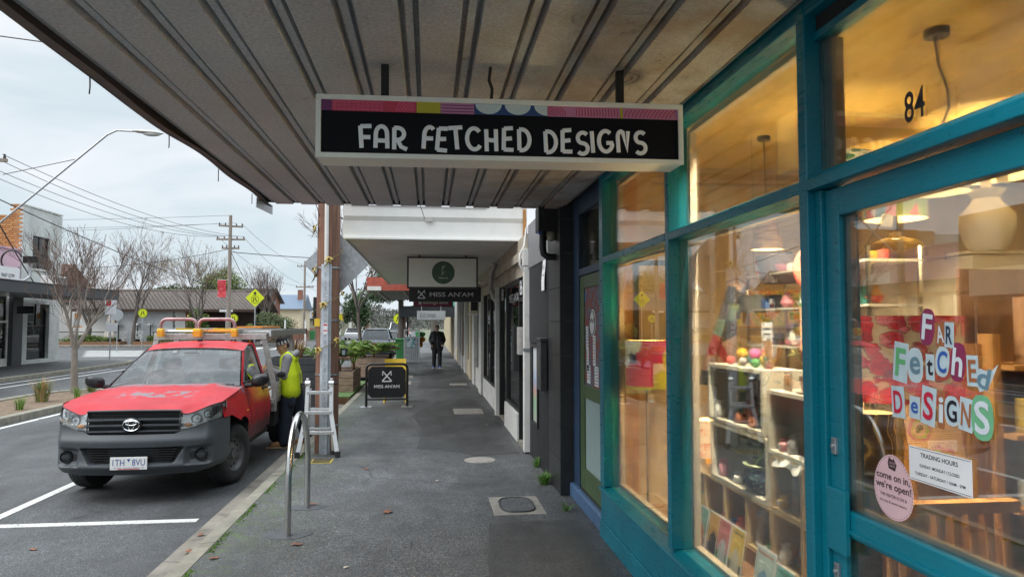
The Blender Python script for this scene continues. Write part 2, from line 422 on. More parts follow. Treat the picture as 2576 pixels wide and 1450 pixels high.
# ================================================================ SETTING
struct('ground', MB().grid(lambda a, b: (-420 + 840 * a, -60 + 1060 * b, -.2 - .02), 12, 12), A['ground'])
road = struct('road', MB().box(-90, -1.9, -30, 190, -.6, -.13), A['road'])
path = struct('footpath', MB().box(-1.60, 1.62, -8, 70, -.4, 0), A['path'])
ffp = struct('far_footpath', MB().prism([(-13.15, -30), (-13.15, 32.5), (-13.6, 34.3), (-14.6, 35.3), (-16.5, 35.6), (-60, 35.6), (-60, -30)], 'z', -.5, 0), A['fpath'])
cfp = struct('corner_paving', MB().prism([(-13.15, 63), (-13.8, 60.6), (-15.5, 59), (-18, 58.6), (-80, 58.6), (-80, 110), (-13.15, 110)], 'z', -.5, 0.0),
             M('paving', (.24, .22, .2), .85, var=.15, scale=1.2))
struct('verge', MB().box(-16, -13.2, 110.2, 420, -.4, -.02), M('verge grass', (.09, .16, .045), .95, var=.4, scale=2))
# near kerb and gutter, in lengths with open joints
kerb = struct('kerb', MB().box(-1.74, -1.60, -9, -8.9, -.4, -.001), A['conc'])
ky = -8.9; i = 0
while ky < 66:
    ln = 2.43; b = MB(); yy0, yy1 = ky + .006, ky + ln - .006
    b.prism([(-1.74, -.3), (-1.735, -.02), (-1.715, -.002), (-1.60, .004), (-1.60, -.3)], 'y', yy0, yy1)
    put('kerb_stone', b, A['conc'], kerb)
    g = MB().prism([(-1.97, -.125), (-1.86, -.133), (-1.742, -.128), (-1.742, -.4), (-1.97, -.4)], 'y', yy0, yy1)
    put('gutter_slab', g, A['conc2'], kerb); ky += ln
# painted lines on the road
lines = MB()
def pl(x0, x1, y0, y1): put('painted_line', MB().box(x0, x1, y0, y1, -.13, -.126), A['paint_line'], road)
pl(-9.0 + 1.7, -2.08, 6.78, 6.885); pl(-3.98, -3.88, 6.89, 30)
pl(-4.0, -1.99, 18.6, 18.7); pl(-7.32, -7.22, -5, 19.5)
pl(-11.92, -11.80, -5, 33); pl(-12.6, -12.5, 6, 30)
for q in range(7): pl(-18.9 - .6 * q, -15.9 - .5 * q, 41.4 + q * 1.4, 41.95 + q * 1.4)
for q in range(7): pl(-12.9 + q * 1.55, -12.15 + q * 1.55, 52.5, 56)
pl(-13.1, -2.2, 50.6, 50.85); pl(-24.5, -24.2, 36.4, 46)
for q in range(14): pl(-7.9, -7.78, 62 + q * 7, 65 + q * 7)
# median island
med = struct('median_island', MB().prism([(-7.62, -6), (-7.62, 17.9), (-7.8, 18.9), (-8.45, 19.4), (-9.1, 18.9), (-9.28, 17.9), (-9.28, -6)], 'z', -.4, -.035), A['soil'])
def stones(path_pts, w=.17, z0=-.35, z1=.0, ln=1.28, mat='conc', parent=None):
    for a, b in zip(path_pts[:-1], path_pts[1:]):
        a = Vector(a); b = Vector(b); d = b - a; n = max(1, round(d.length / ln)); u = d.normalized()
        for q in range(n):
            p = a + d * (q / n) + u * .008; e = a + d * ((q + 1) / n) - u * .008
            put('kerb_stone', MB().bar((p.x, p.y, (z0 + z1) / 2), (e.x, e.y, (z0 + z1) / 2), w, z1 - z0), A[mat], parent, bevel=.02)
stones([(-7.54, 4), (-7.54, 17.9)], parent=med); stones([(-7.54, 17.95), (-7.78, 18.95), (-8.45, 19.45), (-9.12, 18.95), (-9.36, 17.95)], parent=med, ln=.9); stones([(-9.36, 17.9), (-9.36, 4)], parent=med)
stones([(-13.06, 10), (-13.06, 32.5)], parent=ffp, ln=2.2); stones([(-13.06, 32.55), (-13.5, 34.35), (-14.55, 35.4), (-16.5, 35.7), (-24, 35.7)], parent=ffp, ln=1.9)
stones([(-40, 58.5), (-18, 58.5)], parent=cfp, ln=3, mat='conc2'); stones([(-18, 58.52), (-15.45, 58.9), (-13.7, 60.55), (-13.05, 63)], parent=cfp, ln=2, mat='conc2')

# older smooth repairs in the path
A['patch'] = asphalt('smooth repair asphalt', .082, (.97, .99, 1.02), 190, .9, patch=.4)
for pts in ([(-.15, 9.6), (.35, 9.3), (.55, 9.0), (1.15, 9.1), (1.2, 13.0), (.95, 16), (.2, 15.5), (-.3, 13), (-.1, 11.4)], [(.35, 4.2), (1.2, 4.3), (1.25, 6.0), (.5, 5.95)], [(-.3, 18.5), (1.1, 18.3), (1.1, 26), (-.2, 25.6)]):
    put('asphalt_patch', MB().prism(pts, 'z', -.01, .0035), A['patch'], path)

# pit lids and covers in the path
def pit(label, x, y, w, l, inner, group=None):
    t = thing('pit_cover', label, 'pit cover', (x, y, 0))
    put('frame', MB().box(x - w / 2, x + w / 2, y - l / 2, y + l / 2, -.05, .004), A['pit'], t, bevel=.004)
    if inner == 'oval':
        pts = [(x + w * .33 * math.copysign(abs(math.cos(a)) ** .6, math.cos(a)), y + l * .40 * math.copysign(abs(math.sin(a)) ** .6, math.sin(a))) for a in [2 * math.pi * k / 24 for k in range(24)]]
        put('lid', MB().prism(pts, 'z', 0, .0085), A['path'], t)
        rim = [(p[0], p[1], .008) for p in pts] + [(pts[0][0], pts[0][1], .008)]
        put('rim', MB().tube(rim, .009, 6), A['iron'], t)
    else:
        put('lid', MB().box(x - w * .44, x + w * .44, y - l * .42, y + l * .42, 0, .008), A['pit'], t, bevel=.003)
    return t
pit('rectangular concrete pit cover with sunken oval asphalt lid, near the black tiled pier', .80, 6.52, .46, .64, 'oval')
pit('square concrete pit cover beside the white wall base of the tailor shop', .74, 13.55, .55, .85, 'sq')
pit('small pale pit cover farther along the path in front of the white posts', .80, 19.6, .48, .62, 'sq')
pit('far small pit cover in the path near the walking man', .72, 28.3, .44, .6, 'sq')
t = thing('manhole_cover', 'round pale concrete manhole cover set in the dark footpath', 'manhole cover', (.62, 8.72, 0))
put('frame', MB().lathe([(0, .004), (.185, .004), (.19, 0)], 28, (.62, 8.72, 0)), A['pit'], t); put('lid', MB().lathe([(0, .009), (.155, .009), (.16, .004)], 28, (.62, 8.72, 0)), A['pit'], t)
t = thing('pit_grate', 'yellowish painted metal pit lid at the foot of the ladder', 'pit cover', (-1.28, 8.86, 0))
put('lid', MB().box(-1.4, -1.15, 8.72, 8.98, -.02, .006), M('old yellow paint', (.5, .38, .08), .7, var=.35, scale=12, dirt=.4), t)
b = MB()
for q in range(5):
    put('tread_bar', MB().box(-1.38, -1.17, 8.745 + q * .05, 8.76 + q * .05, .006, .011), A['iron'], t)

# fallen leaves on path, gutter and road
ml = [M('brown leaf', (.25, .10, .05), .7, var=.3), M('pale leaf', (.55, .48, .36), .7, var=.2)]
lf = mesh_of('leaf', MB().add([(-.05, 0, .004), (-.02, .03, .016), (.03, .028, .006), (.06, 0, .014), (.03, -.03, .008), (-.02, -.026, .018), (0, 0, .01)], [(6, 0, 1), (6, 1, 2), (6, 2, 3), (6, 3, 4), (6, 4, 5), (6, 5, 0)]), ml[0])
lf2 = mesh_of('leaf', MB().add([(-.03, 0, .004), (-.01, .02, .012), (.03, .01, .006), (.02, -.02, .012), (0, 0, .012)], [(4, 0, 1), (4, 1, 2), (4, 2, 3), (4, 3, 0)]), ml[1])
spots = [(-1.82, 6.9, 0), (-1.9, 6.35, 0), (-1.74, 6.3, 0), (-1.05, 6.75, 0), (-.98, 5.55, 0), (-1.5, 5.3, 0), (-1.75, 7.6, 0), (-.55, 5.0, 2), (-.35, 6.4, 2), (.1, 7.6, 2),
         (-3.1, 6.1, 1), (-7.9, 13.3, 3), (-7.2, 14.3, 1), (-.2, 18, 2), (.3, 21, 2), (-1.4, 10.4, 0), (-.7, 8.3, 2), (.95, 11.7, 2), (-1.85, 5.9, 0), (-1.2, 12.2, 2)]
for n_, (x, y, k) in enumerate(spots):
    z = {0: 0 if x > -1.74 else -.126, 1: -.13, 2: 0, 3: 0}[k]
    o = put('fallen_leaf', lf2 if (k == 2 and n_ % 2) else lf, None); o.location = (x * K, y * K, z * K + .002); o.rotation_euler = (0, 0, rnd.uniform(0, 6.28)); s_ = rnd.uniform(.7, 1.15); o.scale = (s_, s_, s_)
    o['label'] = ['curled brown leaf in the gutter or on the kerb edge', 'brown leaf lying out on the road asphalt', 'small pale leaf lying on the dark footpath', 'brown leaf on the median kerb'][k]; o['category'] = 'leaf'; o['group'] = 'fallen leaves on the ground'

# ================================================================ NEAR CANOPY
CZ = 2.80
can = thing('shop_canopy', 'grey corrugated metal canopy over the footpath with dirty underside', 'canopy', (0, 4, CZ))
PW = .2362
def sheet_profile(x0, n):
    """cross-section of a roof sheet seen from below: wide flat pans, narrow folded-up ribs"""
    p = []
    for k in range(n):
        x = x0 + k * PW
        p += [(x, .016), (x + .015, .016), (x + .018, .052), (x + .034, .052), (x + .039, 0), (x + PW - .039, 0), (x + PW - .034, .052), (x + PW - .018, .052), (x + PW - .015, .016)]
    p += [(x0 + n * PW, .016)]
    return p
x = -1.50; ns = 0
while x < 1.2:
    pr_ = sheet_profile(x, 2); b = MB()
    far = 6.98 + .02 * math.sin(ns * 2.1)
    vs_ = [(p[0], y, CZ + p[1] + .015 * (ns % 2 == 0) * 0) for y in (1.6, far) for p in pr_]
    m = len(pr_); b.add(vs_, [(q, q + 1, m + q + 1, m + q) for q in range(m - 1)])
    b.add([(p[0], p[1], p[2] + .004) for p in vs_], [(q, q + m, m + q + 1, q + 1) for q in range(m - 1)])
    b.add([(vs_[q][0], vs_[q][1], vs_[q][2]) for q in range(m, 2 * m)] + [(vs_[q][0], vs_[q][1], vs_[q][2] + .004) for q in range(m, 2 * m)], [(q, q + 1, m + q + 1, m + q) for q in range(m - 1)])
    put('roof_sheet', b, A['soffit'], can, fixn=False); x += 2 * PW; ns += 1
# sagging fascia along the kerb side and roof deck above
b = MB()
def fas(u, v):
    y = 1.6 + u * 5.36; sag = .022 * math.sin(u * 9 + 1) + .012 * math.sin(u * 23)
    return (-1.545 + .012 * math.sin(u * 14), y, CZ - .016 + sag * .7 + v * .28)
b.grid(fas, 60, 1); put('fascia', b, M('dark weathered fascia', (.10, .075, .065), .8, var=.3, scale=5, bump=.3, dirt=.3), can)
put('fascia_lip', MB().grid(lambda u, v: (-1.545 + v * .05,  1.6 + u * 5.36, CZ - .017 + .0154 * math.sin(u * 9 + 1) + .0084 * math.sin(u * 23)), 60, 1), M('fascia lip', (.16, .13, .12), .8, var=.3), can)
put('wall_flashing', MB().box(1.322, 1.47, 1.6, 6.97, CZ + .053, CZ + .07).box(1.40, 1.47, 5.53, 6.9, CZ + .0415, CZ + .0525), A['darkgrey'], can)
put('roof_deck', MB().box(-1.52, 1.33, 1.6, 6.93, CZ + .06, CZ + .2), A['galv'], can)
put('end_trim', MB().prism([(-1.55, CZ + .011), (1.33, CZ + .013), (1.33, CZ + .22), (-1.55, CZ + .22)], 'y', 6.94, 6.97), A['darkgrey'], can)
b = MB()
for q in range(4):
    b.tube([(-1.55, 3.4 + q * 1.0, CZ - .01), (-1.552, 3.41 + q * 1.0, CZ - .06 - .02 * q % .05), (-1.55, 3.40 + q, CZ - .1)], .0035, 5)
for x_ in (-1.1, -.1, 1.1): b.tube([(x_, 6.95, CZ + .02), (x_ + .02, 6.96, CZ - .03), (x_ + .05, 6.965, CZ - .12)], .003, 5)
put('cable_tie', b, A['black'], can, kind='stuff')
put('bent_flashing', MB().bar((-1.56, 6.6, CZ - .05), (-1.50, 6.98, CZ - .06), .006, .09), A['galv'], can)

# hanging shop sign
SY = 3.06
fs = thing('hanging_shop_sign', 'long black and white hanging sign lettered Far Fetched Designs with patterned strip', 'sign', (.32, SY, 2.5))
x0, x1, z0, z1 = -.485, 1.135, 2.362, 2.635
sc_m = M('sign frame cream white', (.90, .89, .83), .45, var=.05, scale=5, dirt=.1)
SX = Matrix.Translation((.32, SY, 2.5)) @ Matrix.Rotation(R(-.35), 4, 'Y') @ Matrix.Translation((-.32, -SY, -2.5))
def sput(n, b, m, **k): b.xf(SX); return put(n, b, m, fs, **k)
sput('case', MB().box(x0 + .002, x1 - .002, SY + .012, SY + .175, z0 + .002, z1 - .002), sc_m, bevel=.006)
for (a, b_, c_, d_) in ((x0, x1, z0, z0 + .022), (x0, x1, z1 - .022, z1), (x0, x0 + .022, z0 + .0225, z1 - .0225), (x1 - .022, x1, z0 + .0225, z1 - .0225)):
    sput('frame_strip', MB().box(a, b_, SY - .004, SY + .0115, c_, d_), sc_m, bevel=.002)
fx0, fx1, fz0, fz1 = x0 + .022, x1 - .022, z0 + .022, z1 - .022
sput('face_panel', MB().box(fx0, fx1, SY + .004, SY + .011, fz0, fz1), M('sign black', (.006, .006, .009), .6, var=.2, spec=.15))
W = fx1 - fx0; SH = .047
def X(f): return fx0 + W * f
pm = {k: M('print ' + k, c, .5, var=.05) for k, c in dict(purple=(.17, .03, .14), rose=(.6, .05, .1), pink=(.72, .12, .25), mustard=(.52, .45, .03), lilac=(.55, .22, .4), plum=(.14, .02, .12), blue=(.02, .06, .22), ice=(.62, .72, .74), redl=(.5, .03, .07)).items()}
# patterned strip, cut into printed fields: blocks, waves, half discs and arches
segs = [(0, .028, 'purple'), (.028, .256, 'rose'), (.256, .322, 'mustard'), (.322, .415, 'lilac'), (.415, .62, 'blue'), (.62, .83, 'lilac'), (.83, .838, 'mustard'), (.838, 1, 'lilac')]
zt = fz1; zb = fz1 - SH
for a, c_, k in segs: sput('print_block', MB().box(X(a) + .0005, X(c_) - .0005, SY + .0025, SY + .004, zb, zt), pm[k])
def clipz(ln): return [(p[0], p[1]) for p in ln if zb + .002 <= p[1] <= zt - .002]
fr0 = ((0, SY + .0022, 0), (1, 0, 0), (0, 0, 1), (0, -1, 0))
def band(lines_, mat, wd=.0042):
    b = MB()
    for ln in lines_:
        run = []
        for p in ln + [(0, 99)]:
            if zb + .003 <= p[1] <= zt - .003: run.append(p)
            else:
                if len(run) > 2: b.strokes([run], wd, fr0, n=4)
                run = []
    if b.v: sput('printed_pattern', b, mat, kind='stuff')
band([[(X(.035 + k * .0125) + .012 * math.sin(t_ * 2.2), zb + SH * t_ / 10) for t_ in range(11)] for k in range(11)] + [arc(X(.25), zb + .004, .016 + k * .012, .008 + k * .0105, 90, 180, 24) + [] for k in range(6)], pm['pink'])
band([[(X(.324), zb + SH * f), (X(.36), zb + SH * f), (X(.413), zb + SH * f)] for f in (.2, .5, .78)], pm['plum'], .004)
for cx_ in (.455, .537, .62):
    b = MB(); rr = .058; pts = arc(X(cx_), zt - .001, rr, SH * .93, 180, 360, 18)
    pts = [(min(max(p[0], X(.416)), X(.62)), p[1]) for p in pts]
    b.add([(p[0], SY + .0022, p[1]) for p in pts], [tuple(range(len(pts)))]); sput('printed_disc', b, pm['ice'])
band([arc(X(.622), zb - .002, .012 + k * .0115, .008 + k * .0088, 0, 90, 30) for k in range(7)] + [[(X(.70 + k * .0085) + .006 * math.sin(t_ * .25 + .4), zb + SH * t_ / 10) for t_ in range(11)] for k in range(15)]
     + [[(X(.842 + k * .011) + .022 * (t_ / 10) ** 1.6 * (1 + k * .05), zb + SH * t_ / 10) for t_ in range(11)] for k in range(13)], pm['redl'])
# hand drawn lettering as rounded strokes
LT = {'F': [[(.1, .98), (.24, 0)], [(.1, .96), (.75, 1.0)], [(.18, .48), (.72, .5)]],
      'A': [[(.12, 0), (.12, .6)] + arc(.45, .62, .33, .36, 180, 0, 10) + [(.82, 0)], [(.14, .34), (.78, .34)]],
      'R': [[(.18, .98), (.14, 0)], [(.16, .97)] + arc(.36, .70, .38, .27, 88, -92, 10) + [(.2, .43)], [(.36, .43), (.55, .12), (.9, .0)]],
      'f': [[(.18, 0), (.16, .62)] + arc(.46, .66, .3, .34, 180, 45, 9), [(.12, .46), (.7, .5)]],
      'E': [[(.2, 1), (.14, 0)], [(.2, .98), (.74, 1.0)], [(.17, .5), (.66, .53)], [(.14, .02), (.74, 0)]],
      'T': [[(.0, .98), (.85, .98)], [(.43, .98), (.43, 0)]],
      'C': [arc(.52, .5, .43, .48, 40, 320, 18)],
      'H': [[(.14, 1), (.14, 0)], [(.72, 1), (.72, 0)], [(.14, .52), (.72, .48)]],
      'D': [[(.16, .98), (.18, .02)], [(.16, .98), (.3, .97)] + arc(.32, .5, .48, .48, 85, -85, 12) + [(.18, .02)]],
      'S': [arc(.44, .74, .32, .25, 40, 270, 10)[:-1] + arc(.44, .25, .33, .25, 90, -140, 10)],
      'I': [[(.15, 1), (.15, 0)]],
      'G': [arc(.52, .5, .43, .48, 48, 340, 18) + [(.93, .42), (.55, .42)]],
      'N': [[(.14, 0), (.12, .7)] + arc(.34, .72, .22, .26, 180, 60, 6) + [(.68, .05), (.78, .98)]]}
adv = {'I': .42, 'F': .86, 'f': .78, 'T': .9, 'S': .9, 'E': .86, 'C': 1.02, 'D': .98, 'G': 1.08, 'N': 1.0, 'A': 1.0, 'R': 1.02, 'H': .95}
words_ = 'FAR fETCHED DESIGNS'; tot = sum(adv.get(c, .55) for c in words_); lw = W * .815; sx_ = lw / tot; cxx = fx0 + W * .097
jit = random.Random(3); lm = M('sign letter white', (.93, .93, .95), .5, var=.03)
for c in words_:
    if c == ' ': cxx += .55 * sx_; continue
    ang = R(jit.uniform(-5, 5)); h = .097; dz = jit.uniform(-.004, .006)
    fr = ((cxx, SY + .002, zb - .160 + dz), (math.cos(ang), 0, math.sin(ang)), (-math.sin(ang), 0, math.cos(ang)), (0, -1, 0))
    b = MB().strokes([[(p[0] * sx_ * .93, p[1] * h) for p in ln] for ln in LT[c]], .0185, fr, n=8); sput('letter', b, lm, smooth=50); cxx += adv[c] * sx_
for x_ in (-.2, .87): sput('hanger', MB().box(x_ - .017, x_ + .017, SY + .08, SY + .11, z1, 2.82), A['blackm'], bevel=.003)
sput('hanger_rod', MB().tube([(.27, SY + .065, z1), (.275, SY + .06, 2.7), (.262, SY + .065, 2.74), (.27, SY + .065, 2.81)], .008, 6), A['blackm'])
# ================================================================ TEAL SHOP (number 84)
shop = thing('corner_shop', 'teal framed gift shop at number 84 with glowing windows', 'shop', (1.36, 2.3, 0))
T_ = A['teal']
beige = M('beige beading', (.62, .52, .4), .6, var=.05)
def sp(n, b, m=T_, **k): return put(n, b, m, shop, **k)
ZS = .40
# posts (street face x=1.34, 0.12 deep)
for (y0, y1) in ((5.40, 5.52), (3.87, 3.93), (2.385, 2.44), (1.20, 1.27)):
    sp('post', MB().box(1.34, 1.46, y0, y1, 0 if y0 in (2.385, 1.20) else ZS + .002, 2.842), bevel=.006)
sp('head_beam', MB().box(1.345, 1.46, 1.27, 5.40, 2.765, 2.84).box(1.345, 1.46, -3, 1.2, 2.2, 2.84), bevel=.006)
for (y0, y1) in ((3.931, 5.399), (2.441, 3.869)):
    sp('transom_rail', MB().prism([(1.338, 2.122), (1.338, 2.166), (1.36, 2.178), (1.46, 2.178), (1.46, 2.122)], 'y', y0, y1), bevel=.004)
    sp('inner_beading', MB().box(1.462, 1.50, y0, y1, ZS + .0, ZS + .028).box(1.462, 1.5, y1 - .03, y1, ZS + .029, 2.10).box(1.462, 1.5, y0, y0 + .03, ZS + .029, 2.10).box(1.462, 1.5, y0, y1, 2.105, 2.12)
       .box(1.462, 1.5, y1 - .03, y1, 2.185, 2.75).box(1.462, 1.5, y0, y0 + .03, 2.185, 2.75).box(1.462, 1.5, y0 + .031, y1 - .031, 2.73, 2.76), beige)
    sp('window_pane', MB().box(1.398, 1.404, y0 - .01, y1 + .01, ZS, 2.13), A['glass'])
    sp('fanlight_pane', MB().box(1.398, 1.404, y0 - .01, y1 + .01, 2.17, 2.77), A['glass'])
sp('stall_riser', MB().box(1.345, 1.50, 2.442, 5.52, .135, ZS - .035).box(1.335, 1.50, 2.442, 5.52, 0, .134), bevel=.005)
sp('sill', MB().prism([(1.325, ZS - .034), (1.325, ZS - .022), (1.40, ZS + .001), (1.52, ZS + .001), (1.52, ZS - .034)], 'y', 2.442, 5.53), bevel=.003)
sp('wall_panel', MB().box(1.345, 1.46, -3.0, 1.199, 0, 2.199))
# door frame, fanlight and door
sp('door_head', MB().prism([(1.338, 2.125), (1.338, 2.165), (1.36, 2.185), (1.46, 2.185), (1.46, 2.125)], 'y', 1.27, 2.385), bevel=.004)
sp('fanlight_rail', MB().box(1.375, 1.44, 1.271, 2.384, 2.672, 2.70), bevel=.003)
sp('fanlight_panel', MB().box(1.39, 1.43, 1.271, 2.384, 2.701, 2.764), A['dark'])
sp('fanlight_bead', MB().box(1.415, 1.46, 2.33, 2.384, 2.186, 2.671), beige)
sp('fanlight_pane', MB().box(1.398, 1.404, 1.27, 2.383, 2.18, 2.68), A['glass'])
b = MB(); text(b, '84', (1.3965, 1.885, 2.286), (0, -1, 0), (0, 0, 1), .088, .012, xs=.72); sp('house_number', b, A['ink'])
b = MB(); b.box(1.37, 1.45, 2.346, 2.384, 0, 2.124); sp('door_jamb', b, bevel=.004)
dr = sp('door', MB().box(1.385, 1.43, 2.266, 2.3445, .03, 2.118).box(1.385, 1.43, 1.29, 1.37, .03, 2.118).box(1.386, 1.43, 1.371, 2.265, 2.02, 2.118).box(1.386, 1.43, 1.371, 2.265, .945, 1.03).box(1.386, 1.43, 1.371, 2.265, .03, .25), bevel=.005)
put('door_pane', MB().box(1.403, 1.409, 1.365, 2.27, .24, 2.03), A['glass'], dr)
put('door_moulding', MB().box(1.378, 1.3855, 1.371, 2.265, .96, .972).box(1.431, 1.436, 2.23, 2.265, 1.035, 2.02), T_, dr)
put('door_beading', MB().box(1.411, 1.43, 2.235, 2.263, 1.031, 2.018).box(1.411, 1.43, 1.371, 2.234, 1.031, 1.045), beige, dr)
put('latch_plate', MB().box(1.365, 1.384, 2.232, 2.345, .885, 1.095), T_, dr, bevel=.003)
for z in (1.235, .815): put('lock', MB().box(1.374, 1.386, 2.295, 2.32, z - .028, z + .028).lathe([(0, 1.366), (.008, 1.366), (.008, 1.386)], 10, (0, 2.306, z), 'x'), A['galv'], dr, bevel=.002)
# ---- stickers on the door glass
GX = 1.4050
def decal(n, ob, mats, par, bx=GX): return put(n, ob, mats, par)
Ru = (0, -1, 0); Uu = (0, 0, 1)
def gpt(y, z, e): return (GX - e, y, z)
wl = thing('window_lettering', 'ransom note style cut out letters reading Far Fetched Designs on the door glass', 'sticker', (GX, 1.7, 1.5))
paste = [('F', 2335, 822, .088, .05, 8, 'plum', 'w', 'ell'), ('A', 2368, 840, .055, .034, -6, 'brown', 'w', 'box'), ('R', 2391, 842, .058, .03, 2, 'ice', 'navy', 'box'),
         ('F', 2268, 910, .100, .055, 6, 'ice', 'grass', 'box'), ('e', 2305, 918, .085, .056, 0, 'ice', 'slate', 'ell'), ('t', 2343, 923, .062, .03, 0, 'ice', 'black', 'box'), ('C', 2373, 909, .070, .045, 8, 'ice', 'blue', 'ell'),
         ('h', 2412, 910, .088, .048, 8, 'plum', 'w', 'ell'), ('E', 2450, 932, .068, .034, -2, 'ice', 'brown', 'box'), ('d', 2478, 950, .066, .052, 14, 'ice', 'slate', 'tri'),
         ('D', 2262, 1010, .080, .05, -3, 'ice', 'red', 'box'), ('e', 2304, 1024, .055, .038, 2, 'ice', 'blue', 'box'), ('S', 2338, 1020, .092, .05, 6, 'ice', 'red', 'box'), ('i', 2371, 1030, .088, .022, 3, 'brown', 'w', 'box'),
         ('G', 2398, 1033, .068, .047, 0, 'ice', 'black', 'ell'), ('N', 2433, 1042, .074, .042, 6, 'ice', 'brown', 'box'), ('S', 2474, 1050, .098, .062, 0, 'mint', 'w', 'ell')]
pc = dict(plum=(.25, .025, .09), ice=(.5, .62, .68), brown=(.36, .13, .05), mint=(.16, .45, .25), w=(.66, .72, .78), navy=(.02, .04, .09), grass=(.12, .42, .17), slate=(.13, .24, .31), black=(.012, .012, .02), blue=(.03, .11, .42), red=(.55, .015, .05))
pcm = {k: M('cut paper ' + k, v, .55, var=.08, scale=30) for k, v in pc.items()}
def glass_yz(px, py, X=GX):
    """where a sight line at that angle meets the door glass"""
    fw = Vector((math.sin(_yaw) * math.cos(_pit), math.cos(_yaw) * math.cos(_pit), math.sin(_pit))); rt = Vector((math.cos(_yaw), -math.sin(_yaw), 0)); up = rt.cross(fw)
    d = fw * 1786 + rt * (px - 1288) + up * (725 - py); t = X / d.x; return d.y * t, 1.65 + d.z * t
for n_, (ch, px, py, h, wd, rot, pcol, lcol, sh) in enumerate(paste):
    y, z = glass_yz(px, py); e = .0030 + .0004 * (n_ % 3)
    ca, sa = math.cos(R(rot)), math.sin(R(rot)); r_ = Vector((0, -ca, -sa)); u_ = Vector((0, -sa, ca)); o = Vector((GX - e, y, z)); hh = h * .60; ww = wd * .60
    if sh == 'ell': pts = [(ww * math.copysign(abs(math.cos(a)) ** .7, math.cos(a)), hh * math.copysign(abs(math.sin(a)) ** .8, math.sin(a))) for a in [2 * math.pi * k / 16 for k in range(16)]]
    elif sh == 'tri': pts = [(-ww, -.2 * hh), (-.2 * ww, -hh), (.6 * ww, -.6 * hh), (1.2 * ww, 1.2 * hh), (.5 * ww, .5 * hh), (-.6 * ww, .5 * hh)]
    else: pts = [(-ww, -hh * .96), (ww * .97, -hh), (ww, hh * .97), (-ww * .94, hh)]
    put('paper_patch', MB().poly([o + r_ * p[0] + u_ * p[1] for p in pts]), pcm[pcol], wl)
    b = MB(); text(b, ch, o + Vector((-.0012, 0, 0)), r_, u_, h * .82, .02, w=wd * .80); put('letter', b, pcm[lcol], wl)
ts = thing('trading_hours_notice', 'white printed trading hours notice stuck low on the door glass', 'notice', (GX, 1.74, 1.27))
yA, zA = glass_yz(2290, 1160); yB, zB = glass_yz(2449, 1195)
put('paper', MB().box(GX - .0034, GX - .003, yB, yA, 1.198, 1.297), A['paper'], ts)
b = MB(); yc = (yA + yB) / 2
text(b, 'TRADING HOURS', (GX - .0040, yc, 1.276), Ru, Uu, .0125, .012, w=.145)
text(b, 'SUNDAY- MONDAY / CLOSED', (GX - .0040, yc, 1.246), Ru, Uu, .0085, .01, w=.155)
text(b, 'TUESDAY - SATURDAY / 10AM - 5PM', (GX - .0040, yc, 1.221), Ru, Uu, .0085, .01, w=.195)
put('lettering', b, A['ink'], ts)
b = MB()
for z in (1.2025, 1.2925): b.box(GX - .0040, GX - .0036, yB + .004, yA - .004, z - .0006, z + .0006)
put('border', b, A['ink'], ts)
es = thing('open_sticker', 'pink egg shaped come on in we are open sticker on the door glass', 'sticker', (GX, 1.94, 1.17))
pinkm = M('pink vinyl', (.72, .48, .52), .55, var=.03); yc = 2.035; zc = 1.155
egg = [(.092 * math.cos(a) * (1 - .1 * math.sin(a)), .098 * math.sin(a)) for a in [2 * math.pi * k / 32 for k in range(32)]]
put('egg', MB().poly([(GX - .003, yc - p[0], zc + p[1]) for p in egg]), pinkm, es)
b = MB()
for p in [(.087 * math.cos(a) * (1 - .1 * math.sin(a)), .093 * math.sin(a)) for a in [2 * math.pi * k / 56 for k in range(56)]]:
    b.poly([(GX - .0036, yc - p[0] + .0014 * dx, zc + p[1] + .0014 * dz) for dx, dz in ((-1, -1), (1, -1), (1, 1), (-1, 1))])
put('dotted_border', b, M('dark plum print', (.08, .03, .04), .7), es, kind='stuff')
b = MB()
text(b, 'come on in,', (GX - .0036, yc, zc + .028), Ru, Uu, .021, .02, w=.155); text(b, "we're open!", (GX - .0036, yc, zc - .001), Ru, Uu, .021, .02, w=.165)
text(b, 'THE HEATER IS ON &', (GX - .0036, yc, zc - .028), Ru, Uu, .0095, .008, w=.125); text(b, "it's nice & warm instore.", (GX - .0036, yc, zc - .047), Ru, Uu, .008, .006, w=.125)
b.poly([(GX - .0036, yc - y, zc + z) for y, z in ((-.018, .055), (.012, .05), (.02, .07), (.006, .088), (0, .082), (-.015, .09), (-.022, .072))])
put('lettering', b, M('dark brown print', (.05, .025, .03), .7), es)
b = MB(); text(b, 'FAR FETCHED', (GX - .0040, yc, zc + .073), Ru, Uu, .005, w=.03); text(b, 'DESIGNS', (GX - .0040, yc, zc + .064), Ru, Uu, .005, w=.024); put('badge_lettering', b, pinkm, es)

